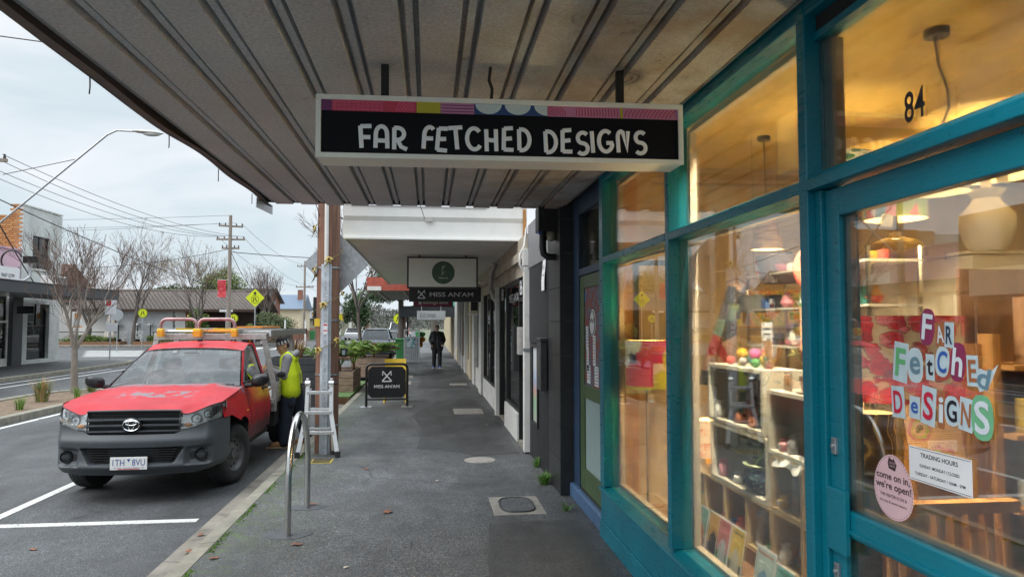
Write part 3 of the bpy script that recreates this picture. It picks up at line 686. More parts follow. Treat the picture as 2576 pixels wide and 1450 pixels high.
# ---- the room behind the glass
warmw = M('cream room wall', (.66, .54, .36), .7, var=.04, scale=1.5)
FW = 5.64
sp('room_wall', MB().box(1.47, 8.2, FW, FW + .08, -.05, 2.95), warmw)
sp('room_ceiling', MB().box(1.47, 8.2, -3, FW + .07, 2.95, 3.05), M('ceiling', (.60, .42, .13), .75, var=.05, scale=1))
sp('room_floor', MB().box(1.505, 8.2, -3, FW - .001, -.1, .05), M('shop floorboards', (.3, .17, .08), .4, var=.25, scale=2, stretch=(1, 8, 1)))
sp('back_wall', MB().box(8.2, 8.3, -3, FW + .08, -.1, 3.0), M('back wall', (.22, .17, .12), .8))
sp('near_wall', MB().box(1.47, 8.2, -3.1, -3.001, -.1, 3.0), warmw)
sp('bulkhead', MB().box(1.462, 1.52, -3, FW - .002, 2.78, 2.949), warmw)
sp('window_shelf', MB().box(1.53, 3.05, 2.5, FW - .002, .051, .20), M('display base', (.36, .22, .12), .6, var=.25, scale=3, stretch=(1, 6, 1)))
sp('picture_rail', MB().box(1.5, 8.1, FW - .02, FW - .001, 2.86, 2.90), M('rail', (.5, .36, .18), .6))
sp('wall_conduit', MB().tube([(1.8, FW - .03, 2.80), (4.5, FW - .03, 2.82)], .012, 6), M('conduit', (.4, .3, .18), .6))
sp('corner_stud', MB().box(1.50, 1.66, FW - .10, FW - .003, .2, 2.9), M('pine stud', (.55, .3, .1), .55, var=.2, scale=3, stretch=(7, 7, 1)))
sp('black_frame', MB().box(1.62, 1.66, FW - .13, FW - .101, 1.28, 2.16).box(1.661, 2.1, FW - .13, FW - .101, 2.12, 2.16).box(2.1, 2.14, FW - .13, FW - .101, 1.28, 2.16).box(1.661, 2.099, FW - .13, FW - .101, 1.28, 1.31), A['blackm'])
# ================================================================ NEXT DOOR (86B) AND THE BLACK TILED FRONT
nb = thing('neighbour_entrance', 'dark blue door frame with green door between teal shop and black tiles', 'doorway', (1.4, 6, 0))
def npt(n, b, m, **k): return put(n, b, m, nb, **k)
npt('frame_post', MB().box(1.40, 1.5, 6.595, 6.838, .13, 2.84), A['navy'], bevel=.005); npt('frame_post', MB().box(1.40, 1.5, 5.525, 5.695, .13, 2.84), A['navy'], bevel=.005)
for z0, z1 in ((2.10, 2.165), (2.68, 2.84)): npt('frame_head', MB().box(1.40, 1.5, 5.70, 6.59, z0, z1), A['navy'], bevel=.005)
npt('fanlight_pane', MB().box(1.42, 1.426, 5.681, 6.609, 2.15, 2.69), A['glass'])
npt('fanlight_blind', MB().box(1.5, 1.51, 5.565, 6.725, 2.1, 2.75), M('blind', (.34, .29, .2), .8))
b = MB(); text(b, '86B', (1.418, 6.029, 2.235), Ru, Uu, .075, .012, xs=.7); npt('house_number', b, M('dark number', (.06, .05, .04), .6))
npt('step', MB().prism([(1.36, 0), (1.36, .118), (1.38, .13), (1.6, .13), (1.6, 0)], 'y', 5.525, 6.838), A['bluestep'], bevel=.006)
for q in range(4): npt('threshold_bar', MB().box(1.40 + q * .022, 1.416 + q * .022, 5.706, 6.584, .131, .137), A['iron'])
gd = npt('door', MB().box(1.415, 1.455, 6.429, 6.590, .14, 2.095).box(1.415, 1.455, 5.700, 5.823, .14, 2.095).box(1.416, 1.455, 5.824, 6.427, 1.98, 2.095).box(1.416, 1.455, 5.824, 6.427, .98, 1.10).box(1.416, 1.455, 5.824, 6.427, .14, .34), A['dgreen'], bevel=.004)
put('lower_panel', MB().box(1.43, 1.44, 5.810, 6.442, .33, .99), A['frost'], gd)
put('upper_pane', MB().box(1.43, 1.434, 5.810, 6.442, 1.09, 1.99), M('patterned curtain', (.12, .05, .06), .6), gd)
t = NT('mosaic curtain'); v = t.co(); cc = t.vor(17, 'Color', t.co((1, 1, 1))); e = t.vor(17, 'Distance', t.co(), 'DISTANCE_TO_EDGE')
c = t.mix(t.ramp(t.xyz(cc)[0], (.45, 0.0), (.5, 1.0)), (.14, .15, .2), (.28, .05, .04)); c = t.mix(t.ramp(e, (.0, 1.0), (.05, 0.0)), c, (.035, .02, .03)); t.set(col=c, rough=.5)
put('curtain', MB().box(1.4255, 1.429, 5.824, 6.426, 1.101, 1.979), t.m, gd)
ds = thing('door_stickers', 'white notices and round logo stuck on the green door', 'notice', (1.464, 6.081, 1.5))
put('round_logo', MB().lathe([(0, 1.421), (.115, 1.421), (.12, 1.4245)], 24, (0, 6.119, 1.66), 'x'), A['sticker_white'], ds)
b = MB(); b.tube([(1.42, 6.119 + .104 * math.cos(a), 1.66 + .104 * math.sin(a)) for a in [2 * math.pi * k / 24 for k in range(25)]], .004, 4); text(b, 'Daily', (1.459, 6.119, 1.68), Ru, Uu, .035); text(b, 'Fresh', (1.459, 6.119, 1.63), Ru, Uu, .03)
put('logo_print', MB().tube([(1.42, 6.119 + .104 * math.cos(a), 1.66 + .104 * math.sin(a)) for a in [2 * math.pi * k / 24 for k in range(25)]], .004, 4).tube([(1.42, 6.197, 1.70), (1.42, 6.158, 1.66), (1.42, 6.132, 1.70), (1.42, 6.081, 1.66), (1.42, 6.042, 1.7)], .003, 4), A['ink'], ds)
for (y, z, w_, h_) in ((6.326, 1.53, .085, .2), (6.055, 1.42, .1, .26), (6.313, 1.33, .085, .2), (6.274, 1.2, .13, .16), (5.977, 1.2, .14, .17)):
    put('notice_sheet', MB().box(1.4232, 1.425, y - w_ / 2, y + w_ / 2, z - h_ / 2, z + h_ / 2), A['sticker_white'], ds)
    b = MB()
    for k in range(int(h_ / .028)): b.box(1.4222, 1.4228, y - w_ * .36, y + w_ * .36 * (1 if k % 3 else .4), z + h_ * .42 - k * .026 - .006, z + h_ * .42 - k * .026)
    put('print', b, M('grey print', (.1, .1, .11), .7), ds, kind='stuff')
put('blue_label', MB().box(1.4232, 1.425, 6.371, 6.416, 1.85, 1.94), M('blue label', (.05, .2, .5), .5), ds)

# black tiled pier and corrugated front
bf = thing('black_shopfront', 'black shopfront of corrugated cladding and tall tiled pier', 'shopfront', (1.26, 8, 0))
def bp(n, b, m, **k): return put(n, b, m, bf, **k)
bp('pier_core', MB().box(1.284, 1.6, 6.852, 7.495, 0, 2.92), A['grout'])
z = 0; tz = [.335, .335, .335, .335, .335, .335, .335, .335, .2]
for q, h in enumerate(tz):
    bp('wall_tile', MB().box(1.268, 1.30, 6.863, 7.495, z + .002, z + h - .002), A['tile'], bevel=.003)
    bp('wall_tile', MB().box(1.268, 1.42, 6.84, 6.8595, z + .002, z + h - .002), A['tile'], bevel=.003); z += h
def corr(x, y0, y1, z0, z1, pitch=.075, d=.016):
    b = MB(); n = int(round((y1 - y0) / pitch)); pr__ = []
    for k in range(n):
        y = y0 + k * pitch; pr__ += [(x + d, y), (x + d, y + pitch * .45), (x, y + pitch * .55), (x, y + pitch * .9)]
    pr__.append((x + d, y1)); m = len(pr__)
    b.add([(p[0], p[1], z_) for z_ in (z0, z1) for p in pr__], [(q, q + 1, m + q + 1, m + q) for q in range(m - 1)]); return b
bp('corrugated_sheet', corr(1.27, 7.50, 9.0, 1.42, 2.36), A['clad'], fixn=False); bp('corrugated_sheet', corr(1.28, 7.50, 8.28, 0.0, 1.42), A['clad'], fixn=False)
bp('corrugated_sheet', corr(1.28, 8.80, 9.0, 0.0, 1.42), A['clad'], fixn=False); bp('corrugated_sheet', corr(1.285, 8.28, 8.80, 0.0, .42), A['clad'], fixn=False)
bp('upper_panel', MB().box(1.262, 1.4, 7.497, 9.05, 2.362, 2.92), M('grey upper panel', (.2, .2, .21), .45, var=.1))
bp('wall_backing', MB().box(1.31, 1.6, 7.5, 9.2, 0, 2.9), A['dark'])
wf = bp('window', MB().box(1.262, 1.31, 8.29, 8.33, .43, 1.41).box(1.262, 1.31, 8.75, 8.79, .43, 1.41).box(1.262, 1.31, 8.331, 8.749, 1.37, 1.41).box(1.262, 1.31, 8.331, 8.749, .43, .47), A['black'])
t = NT('poster behind glass'); zz = t.xyz()[2]; c = t.ramp(t.rng(zz, .45, 1.5), (0, (.45, .42, .40)), (.3, (.30, .5, .32)), (.42, (.55, .35, .28)), (.55, (.4, .45, .6)), (.75, (.6, .65, .68)), (1, (.65, .68, .7))); t.set(col=c, rough=.4)
put('window_poster', MB().box(1.285, 1.30, 8.33, 8.75, .47, 1.37), t.m, wf)
lb = bp('letter_box', MB().box(1.195, 1.268, 7.60, 7.86, .93, 1.46), A['iron'], bevel=.006)
put('mail_slot', MB().box(1.192, 1.1945, 7.69, 7.77, 1.08, 1.34), A['steel'], lb); put('scroll_cap', MB().box(1.188, 1.268, 7.59, 7.87, 1.461, 1.50), A['iron'], lb, bevel=.008)
nt_ = thing('paper_notice', 'white paper notice hanging on the black corrugated wall', 'notice', (1.25, 7.75, 2.1))
put('sheet', MB().grid(lambda u, v: (1.258 - .006 * math.sin(v * 5) - .01 * (1 - v) ** 2, 7.86 - u * .2, 2.02 + v * .36), 3, 8), A['paper'], nt_)
b = MB(); text(b, 'PLEASE', (1.247, 7.76, 2.28), Ru, Uu, .04, w=.15); text(b, 'FOR SALE', (1.25, 7.76, 2.19), Ru, Uu, .03, w=.15); put('lettering', b, A['ink'], nt_)
# meter box with camera hood and bent black pipe
mb_ = thing('wall_lamp_box', 'black wall box with glass lamp and bent pipe under the canopy end', 'wall lamp', (1.2, 7.1, 2.7))
put('box', MB().box(1.08, 1.30, 6.98, 7.2, 2.58, 2.83), A['blackm'], mb_, bevel=.008); put('pipe', MB().tube([(1.14, 7.09, 2.58), (1.14, 7.09, 2.42), (1.15, 7.09, 2.36), (1.19, 7.09, 2.33), (1.28, 7.09, 2.33)], .036, 12), A['black'], mb_, smooth=40)
put('lamp_lens', MB().lathe([(.05, 2.58), (.056, 2.55), (.05, 2.50), (.0, 2.485)], 14, (1.225, 7.09, 0)), M('lamp glass', (.4, .35, .25), .2), mb_, smooth=50); put('blue_cap', MB().box(1.085, 1.12, 7.02, 7.1, 2.56, 2.579), M('blue cap', (.03, .08, .3), .5), mb_)
# white downpipe
dp = thing('white_downpipe', 'white square downpipe between the black front and the tailor shop', 'downpipe', (1.25, 9.2, 0))
put('pipe', MB().box(1.21, 1.30, 9.05, 9.16, 0.02, 2.40), A['whited'], dp, bevel=.006); put('rain_head', MB().box(1.20, 1.31, 9.04, 9.17, 2.401, 2.62), A['whited'], dp, bevel=.006); put('pipe_strap', MB().box(1.205, 1.31, 9.045, 9.165, 1.3, 1.34), A['galv'], dp)
put('loose_conduit', MB().tube([(1.25, 9.1, 2.9), (1.22, 9.08, 2.66), (1.16, 9.06, 2.55), (1.155, 9.06, 2.42), (1.2, 9.08, 2.34)], .016, 7), A['whited'], dp, smooth=40)

# ================================================================ TAILOR SHOP (MISS AN'AM) and the row beyond
ma = thing('tailor_shop', 'shop with black window frames and white wall base beneath white awning', 'shop', (1.3, 11, 0))
def mp_(n, b, m, **k): return put(n, b, m, ma, **k)
mp_('lintel', MB().box(1.26, 1.5, 9.2, 22, 2.30, 2.84).box(1.2, 1.26, 9.2, 22, 2.5, 2.62), M('stained render', (.46, .4, .32), .8, var=.25, scale=2, dirt=.3))
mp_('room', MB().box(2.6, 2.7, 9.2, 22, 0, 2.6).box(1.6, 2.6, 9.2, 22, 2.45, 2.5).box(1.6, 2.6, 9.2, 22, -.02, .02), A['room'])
# first bay: doorway, window with white base, doorway
mp_('stall_riser', MB().box(1.22, 1.34, 9.95, 11.55, 0.01, .40), A['whited'], bevel=.006); mp_('stall_riser', MB().box(1.24, 1.34, 13.35, 16.4, 0.01, .42), A['whited'], bevel=.006)
mp_('step', MB().box(1.24, 1.7, 9.2, 9.94, -.02, .05), A['conc']); mp_('step', MB().box(1.26, 1.7, 11.56, 13.3, -.02, .05), A['conc'])
for (y0, y1, z0, z1) in ((9.25, 9.34, 0.05, 2.3), (9.87, 9.94, .05, 2.3), (11.5, 11.6, .405, 2.3), (9.341, 9.869, 1.96, 2.02), (9.945, 11.495, .405, .46), (9.945, 11.495, 2.22, 2.3), (11.61, 11.68, .05, 2.3), (12.6, 12.72, .05, 2.3), (13.36, 13.44, .425, 2.3), (14.6, 14.7, .425, 2.3), (16.3, 16.4, .425, 2.3), (13.45, 14.59, .425, .48), (14.71, 16.29, .425, .48)):
    mp_('frame_bar', MB().box(1.25, 1.33, y0, y1, z0, z1), A['black'], bevel=.003)
for (y0, y1, z0, z1) in ((9.94, 11.5, .46, 2.22), (13.44, 14.6, .48, 2.3), (14.7, 16.3, .48, 2.3)):
    mp_('window_pane', MB().box(1.285, 1.29, y0, y1, z0, z1), A['dglass'])
for (y0, y1) in ((9.35, 9.86), (11.69, 12.59)):
    d_ = mp_('door', MB().box(1.36, 1.40, y0, y0 + .08, .06, 1.95).box(1.36, 1.4, y1 - .08, y1, .06, 1.95).box(1.361, 1.4, y0 + .081, y1 - .081, .06, .2).box(1.361, 1.4, y0 + .081, y1 - .081, 1.86, 1.95), A['black'])
    put('door_pane', MB().box(1.375, 1.38, y0 + .08, y1 - .08, .2, 1.86), A['dglass'], d_)
    put('handle', MB().tube([(1.36, y0 + .06, 1.25), (1.30, y0 + .06, 1.25), (1.30, y0 + .06, .78), (1.36, y0 + .06, .78)], .014, 7), A['white'], d_)
b = MB(); text(b, "MISS AN'AM", (1.281, 10.7, 2.05), Ru, Uu, .13, w=1.35); mp_('window_lettering', b, A['paper'])
b = MB(); text(b, '86', (1.245, 9.62, 2.15), Ru, Uu, .2, .01); text(b, '88', (1.245, 12.1, 2.15), Ru, Uu, .2, .01); mp_('house_number', b, A['paper'])
for y, z in ((9.30, 1.25), (9.9, 1.0)): mp_('meter_box', MB().box(1.16, 1.248, y - .1, y + .1, z, z + (.36 if z > 1.1 else .62)), A['alud'] if z > 1.1 else A['blackm'], bevel=.006)
for y in (12.85, 16.6): mp_('white_column', MB().box(1.2, 1.36, y, y + .2, 0, 2.32), A['whited'], bevel=.006)
mp_('cable_loop', MB().tube([(1.2, 13, 2.75), (1.14, 13.1, 2.6), (1.13, 13.15, 2.3), (1.18, 13.0, 2.12), (1.24, 12.95, 2.05)], .045, 8), A['alud'], smooth=40)
# row of pale shopfronts further on
rw = thing('pale_shop_row', 'row of pale painted shopfronts with white posts farther along the path', 'shops', (1.3, 25, 0))
rnd2 = random.Random(5)
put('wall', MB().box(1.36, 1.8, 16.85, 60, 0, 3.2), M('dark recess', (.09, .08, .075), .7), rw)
y = 16.9; k = 0
while y < 58:
    w_ = [1.5, .9, 2.2, 1.4][k % 4]
    m_ = [A['whited'], A['whited'], A['cream'], A['white']][k % 4 if k < 8 else 2]
    put('pier', MB().box(1.20, 1.40, y, y + .5 + .3 * (k % 2), 0, 2.7), m_, rw, bevel=.01)
    put('stall_riser', MB().box(1.25, 1.40, y + .85, y + .8 + w_, 0, .5), m_, rw)
    fr_ = put('window', MB().box(1.3, 1.36, y + .85, y + .95, .5, 2.4).box(1.3, 1.36, y + .7 + w_, y + .8 + w_, .5, 2.4).box(1.3, 1.36, y + .85, y + .8 + w_, 2.4, 2.7), m_ if k % 3 else A['black'], rw)
    put('pane', MB().box(1.33, 1.335, y + .95, y + .7 + w_, .5, 2.4), A['dglass'], fr_)
    y += .85 + w_; k += 1
ac = thing('wall_aircon', 'boxy cream air conditioner hung on the wall above a brown door', 'air conditioner', (1.2, 17.5, 2))
put('case', MB().box(1.0, 1.198, 17.5, 18.1, 1.92, 2.32), A['cream'], ac, bevel=.01); put('grille', MB().box(1.02, 1.18, 17.49, 17.499, 1.98, 2.27), A['dark'], ac); put('bracket', MB().box(.98, 1.2, 17.48, 18.12, 1.87, 1.915), A['whited'], ac)
put('brown_door', MB().box(1.34, 1.359, 17.5, 18.3, 0.02, 1.8), A['woodd'], rw)
put('notice_board', MB().box(1.17, 1.199, 24.9, 25.6, .55, 1.75), A['woodd'], rw)

# ================================================================ FARTHER AWNINGS AND HANGING SIGNS
aw = thing('white_awning', 'white box fascia awning over the tailor shop with ribbed grey soffit', 'awning', (0, 10.1, 2.85))
put('front_fascia', MB().grid(lambda u, v: (-1.19 + u * 2.58, 10.1 - (.03 if v > .62 else 0), 2.85 + v * .50), 2, 8), A['white'], aw, fixn=False)
put('fascia_edge', MB().box(-1.2, 1.38, 10.05, 10.098, 2.835, 2.865).box(-1.2, 1.38, 10.05, 10.09, 3.34, 3.37), A['white'], aw, bevel=.004)
put('side_fascia', MB().box(-1.21, -1.18, 10.099, 22, 2.84, 3.36), A['white'], aw)
b = MB(); pr__ = []
for k in range(110):
    yy = 10.12 + k * .108; pr__ += [(yy, 2.862), (yy + .08, 2.862), (yy + .085, 2.872), (yy + .1, 2.872)]
m = len(pr__); b.add([(x_, p[0], p[1]) for x_ in (-1.18, 1.36) for p in pr__], [(q, q + 1, m + q + 1, m + q) for q in range(m - 1)])
put('soffit', b, M('awning soffit', (.86, .84, .83), .65, var=.08, scale=2), aw, fixn=False)
put('awning_roof', MB().box(-1.18, 1.38, 10.13, 22, 2.95, 3.0), A['galv'], aw)
for (xa, ya, xb, yb, zz) in ((-1.1, 10.06, .8, 10.06, 3.33),): put('torn_strip', MB().bar((xa, ya, zz), (xb, ya, zz - .015), .012, .035), A['paper'], aw)
put('tape_patch', MB().box(-.06, .05, 10.06, 10.066, 3.10, 3.15), A['alud'], aw)
put('rust_stain', MB().box(1.33, 1.375, 10.06, 10.066, 2.87, 3.3), M('rust', (.42, .2, .06), .8, var=.4, scale=12), aw)
put('bracket_wire', MB().tube([(-1.21, 10.2, 3.13), (-1.31, 9.7, 3.14), (-1.38, 9.5, 3.14)], .012, 5), A['iron'], aw)
def hsign(name, label, x0, x1, y, z0, z1, facemat, framemat, fw=.02):
    t = thing(name, label, 'sign', ((x0 + x1) / 2, y, (z0 + z1) / 2))
    put('case', MB().box(x0, x1, y + .003, y + .12, z0, z1), framemat, t, bevel=.005)
    put('face', MB().box(x0 + fw, x1 - fw, y - .004, y + .0025, z0 + fw, z1 - fw), facemat, t)
    put('hanger', MB().box(x0 + .2, x0 + .23, y + .04, y + .07, z1, 2.87).box(x1 - .23, x1 - .2, y + .04, y + .07, z1, 2.87), framemat, t)
    return t
XR = (1, 0, 0)
o1 = hsign('offshoot_sign', 'pale hanging sign with dark green circle and sprout emblem lettered Offshoot', -.39, .85, 12.5, 2.27, 2.83, M('sign pale', (.84, .84, .78), .4, var=.05), A['black'], .03)
put('green_disc', MB().lathe([(0, 12.49), (.198, 12.49), (.2, 12.494)], 32, (.24, 0, 2.552), 'y').xf(Matrix.Identity(4)), M('sign green', (.055, .105, .07), .45), o1)
b = MB(); fr = ((.24, 12.487, 2.552), XR, Uu, (0, -1, 0))
b.strokes([[(-.02, -.05), (-.02, .03), (0, .09), (.035, .12)], arc(.012, .085, .035, .03, 60, 250, 8), [(-.02, -.03), (.01, 0), (.03, .02)]], .008, fr)
text(b, 'Offshoot', (.24, 12.486, 2.552 - .095), XR, Uu, .026, .01, w=.17); put('emblem', b, A['paper'], o1)
def mx_logo(b, o, s, wd):
    fr = (o, XR, Uu, (0, -1, 0))
    b.strokes([[(-.42 * s, .1 * s), (-.42 * s, .5 * s), (.46 * s, -.48 * s)], [(.42 * s, .1 * s), (.42 * s, .5 * s), (-.46 * s, -.48 * s)], [(-.46 * s, -.5 * s), (.46 * s, -.5 * s)]], wd, fr)
m1 = hsign('tailor_hanging_sign', "black hanging sign lettered Miss An'am below the pale Offshoot sign", -.385, .985, 13.6, 2.075, 2.36, A['black'], A['black'], .004)
b = MB(); mx_logo(b, (-.15, 13.59, 2.215), .15, .018); text(b, "MISS AN'AM", (.42, 13.592, 2.215), XR, Uu, .085, .006, w=.83); put('lettering', b, A['paper'], m1)
ra = thing('red_awning', 'old red boarded awning with peeling paint over the third shop', 'awning', (-.5, 22.6, 2.8))
for k in range(3): put('fascia_board', MB().box(-1.95, 1.3, 22.55 - .004 * k, 22.6, 2.98 - k * .14, 3.115 - k * .14), A['redw'], ra)
put('peeling_panel', MB().box(-1.93, -1.5, 22.53, 22.54, 2.7, 2.83), A['whited'], ra); put('side_fascia', MB().box(-1.96, -1.92, 22.6, 31, 2.7, 3.1), A['redw'], ra)
put('soffit', MB().prism([(22.6, 2.69), (31, 2.69), (31, 2.8), (22.6, 2.8)], 'x', -1.92, 1.3), M('grey soffit', (.3, .29, .28), .8), ra)
for x_ in (-1.6, -.8, .1): put('brace', MB().bar((x_, 22.7, 2.67), (x_ + .25, 24.4, 2.45), .05, .08), A['alud'], ra)
hb = hsign('bank_sign', 'purple to red hanging bank sign lettered Bendigo Bank', -.54, .80, 24.2, 2.25, 2.6, M('bank maroon', (.24, .02, .08), .4, var=.3, scale=1.2), M('bank case', (.2, .02, .07), .4), .008)
b = MB(); text(b, 'Bendigo Bank', (.22, 24.19, 2.37), XR, Uu, .12, .012, w=.85); b.box(-.36, -.26, 24.185, 24.192, 2.31, 2.43); put('lettering', b, A['paper'], hb)
ga = thing('far_verandah', 'dark verandah with green sheeting on yellow posts beyond the bank sign', 'verandah', (0, 34, 2.4))
put('fascia', MB().box(-1.4, 1.25, 33.9, 34, 1.98, 2.45), A['darkgrey'], ga); put('roof', MB().box(-1.4, 1.25, 34.001, 41, 2.4, 2.5), A['darkgrey'], ga); put('green_sheet', MB().prism([(-.9, 2.5), (1.25, 2.5), (1.25, 2.78), (.4, 2.78)], 'y', 33.95, 34.1), M('green translucent sheet', (.12, .5, .36), .4), ga)
for x_, m_ in ((-1.35, A['cream']), (-1.2, A['woodd']), (-1.1, A['blackm'])): put('post', MB().box(x_ - .05, x_ + .05, 34.1 + (x_ + 1.35) * 10, 34.2 + (x_ + 1.35) * 10, 0, 2.4), m_, ga)
hh_ = hsign('harvest_sign', 'grey hanging sign lettered hunters harvest in front of dark verandah', -.57, .75, 33.2, 1.84, 2.26, M('sign grey', (.46, .47, .47), .4), A['alud'], .01)
b = MB(); text(b, 'hunters', (.12, 33.19, 2.09), XR, Uu, .075, .008, w=.4); text(b, 'harvest.', (.12, 33.19, 2.0), XR, Uu, .075, .008, w=.42)
frh = ((-.3, 33.19, 2.05), XR, Uu, (0, -1, 0)); b.strokes([[(-.1, -.1), (-.1, .1), (-.04, .1), (-.04, .03), (.04, .03), (.04, .1), (.1, .1), (.1, -.1), (.04, -.1), (.04, -.03), (-.04, -.03), (-.04, -.1), (-.1, -.1)]], .018, frh); put('lettering', b, A['ink'], hh_)
# ================================================================ THINGS INSIDE THE GIFT SHOP
def print_glow(name, build, ems):
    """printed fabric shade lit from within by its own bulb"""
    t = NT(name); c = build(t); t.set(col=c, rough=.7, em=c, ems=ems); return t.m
def floral(t):
    v = t.mix(.05, t.co(), t.n('TexNoise', Scale=9.0, Detail=3).outputs[1])
    d = t.vor(15, 'Distance', v); cc = t.xyz(t.vor(15, 'Color', v))[0]
    pet = t.ramp(cc, (0, (.55, .01, .02)), (.3, (.62, .03, .04)), (.55, (.7, .14, .14)), (.8, (.36, .015, .02)), const=True)
    vein = t.ramp(t.vor(42, 'Distance', v, 'DISTANCE_TO_EDGE'), (.02, .45), (.1, 1.0)); pet = t.mix(1, pet, vein, 'MULTIPLY')
    c = t.mix(t.ramp(d, (.0, 1.0), (.13, 1.0), (.15, 0.0)), t.mix(t.ramp(d, (.66, 0.0), (.68, 1.0)), pet, (.55, .36, .19)), (.3, .02, .03))
    ring = t.ramp(d, (.63, 0.0), (.645, 1.0), (.67, 1.0), (.685, 0.0)); return t.mix(ring, c, (.2, .05, .03))
def stripes(t):
    v = t.co((13, 13, 3)); cc = t.vor(1.0, 'Color', v)
    return t.ramp(t.xyz(cc)[0], (0, (.8, .2, .12)), (.25, (.85, .55, .25)), (.4, (.3, .42, .38)), (.55, (.85, .65, .4)), (.7, (.45, .5, .12)), (.85, (.8, .3, .2)), const=True)
def blocks(t):
    o = t.xyz(); ang = t.math('ARCTAN2', o[1], o[0]); cb = t.n('CombineXYZ'); t.l(t.math('MULTIPLY', ang, 1.27), cb.inputs[0]); t.l(t.math('MULTIPLY', o[2], 5.6), cb.inputs[1])
    wn = t.n('TexWhiteNoise', noise_dimensions='3D'); fl = t.n('VectorMath', operation='FLOOR'); t.l(cb.outputs[0], fl.inputs[0]); t.l(fl.outputs[0], wn.inputs[0])
    base = t.ramp(wn.outputs[0], (0, (.6, .02, .05)), (.3, (.45, .34, .02)), (.5, (.03, .035, .05)), (.7, (.75, .5, .3)), (.85, (.5, .4, .03)), const=True)
    v2 = t.mix(.08, t.co(), t.n('TexNoise', Scale=12.0).outputs[1]); d = t.vor(5.5, 'Distance', v2); c2 = t.xyz(t.vor(5.5, 'Color', v2))[1]
    fl_ = t.ramp(c2, (0, (.78, .66, .42)), (.4, (.03, .03, .05)), (.65, (.5, .4, .02)), (.85, (.78, .66, .42)), const=True)
    c = t.mix(t.ramp(d, (.46, 1.0), (.49, 0.0)), base, fl_); return t.mix(t.ramp(d, (.15, 1.0), (.17, 0.0)), c, (.6, .04, .04))
def tropical(t):
    v = t.mix(.09, t.co(), t.n('TexNoise', Scale=7.0, Detail=4).outputs[1]); d = t.vor(13, 'Distance', v); c = t.xyz(t.vor(13, 'Color', v))[0]
    f = t.ramp(c, (0, (.03, .12, .06)), (.45, (.75, .35, .1)), (.6, (.06, .2, .1)), (.8, (.8, .72, .45)), const=True); return t.mix(t.ramp(d, (.42, 0.0), (.46, 1.0)), f, (.82, .74, .48))
def loops(t):
    v = t.mix(.15, t.co(), t.n('TexNoise', Scale=3.0, Detail=1).outputs[1]); e = t.vor(9, 'Distance', v, 'SMOOTH_F1'); w_ = t.n('TexWave', Scale=6.0, Distortion=9.0, Detail=1.0); t.l(t.co(), w_.inputs[0])
    return t.mix(t.ramp(w_.outputs[1], (.90, 0.0), (.96, 1.0)), (.16, .075, .02), (.85, .5, .1))
def petals(t):
    v = t.mix(.1, t.co(), t.n('TexNoise', Scale=14.0, Detail=3).outputs[1]); d = t.vor(16, 'Distance', v)
    return t.mix(t.ramp(d, (.38, 0.0), (.45, 1.0)), t.mix(t.ramp(d, (.15, 0.0), (.2, 1.0)), (.4, .04, .02), (.85, .3, .12)), (.85, .6, .36))
LC = {k: print_glow('shade ' + k, f, e) for k, f, e in (('floral', floral, .55), ('stripe', stripes, .55), ('block', blocks, .5), ('tropic', tropical, .35), ('loops', loops, .12), ('petal', petals, .8))}
LC['white'] = print_glow('shade white', lambda t: t.ramp(t.noise(4), (.3, (.8, .66, .42)), (.7, (.85, .72, .48))), .9)
glowin = NT('lit shade lining').set(col=(.9, .75, .45), em=(1, .72, .33), ems=1.35).m
def shade(o, x, y, z0, z1, r0, r1, mat, inner=True):
    # origin kept at the lamp so the print wraps its own shade
    put('lamp_shade', MB().lathe([(r0, z0), (r1, z1), (r1 - .004, z1), (r0 - .004, z0)], 36, (x, y, 0), closed=True), mat, o, smooth=40)
    put('shade_lining', MB().lathe([(r0 - .006, z0 + .002), (r1 - .006, z1 - .002)], 30, (x, y, 0), closed=False).xf(Matrix.Identity(4)) if False else MB().grid(lambda u, v: (x + (r0 - .006 + (r1 - r0) * v) * math.cos(2 * math.pi * u), y + (r0 - .006 + (r1 - r0) * v) * math.sin(2 * math.pi * u), z0 + .002 + (z1 - z0 - .004) * v), 30, 1), glowin, o, smooth=60, fixn=False)
def bulb(name, x, y, z, e, r=.05, c=(1, .68, .27)):
    d = bpy.data.lights.new(name, 'POINT'); d.energy = e * 3.0; d.color = c; d.shadow_soft_size = r
    o = bpy.data.objects.new(name, d); col.objects.link(o); o.location = (x * K, y * K, z * K); return o
brass = M('brass', (.6, .42, .15), .3, metal=.9); ceram = M('white ceramic', (.74, .7, .62), .3, var=.03, coat=.3)
# floor lamp with blocky printed drum by the left window
x, y = 1.60, 5.13
t = thing('floor_lamp', 'floor lamp with blocky red mustard and black printed drum in the left window', 'lamp', (x, y, .2))
shade(t, x, y, 1.18, 1.53, .158, .158, LC['block']); put('lamp_pole', MB().tube([(x, y, .22), (x, y, 1.3)], .008, 8), A['steel'], t); put('lamp_base', MB().lathe([(.13, .2), (.13, .215), (.02, .23)], 24, (x, y, 0)), A['steel'], t)
put('price_tag', MB().box(x - .02, x + .02, y - .1, y - .098, 1.08, 1.14), A['paper'], t); bulb('bulb', x, y, 1.36, 9)
# big red floral drum behind the door glass
x, y = 2.06, 2.93
t = thing('drum_lamp', 'large red floral drum lamp glowing behind the door glass', 'lamp', (x, y, .05))
shade(t, x, y, 1.32, 1.685, .25, .25, LC['floral']); put('lamp_pole', MB().tube([(x, y, .07), (x, y, 1.5)], .012, 8), brass, t); put('lamp_base', MB().lathe([(.17, .05), (.17, .07), (.02, .09)], 24, (x, y, 0)), brass, t); bulb('bulb', x, y, 1.5, 18)
put('price_tag', MB().box(x - .10, x - .02, y - .262, y - .260, 1.26, 1.31), M('kraft tag', (.6, .5, .3), .8), t)
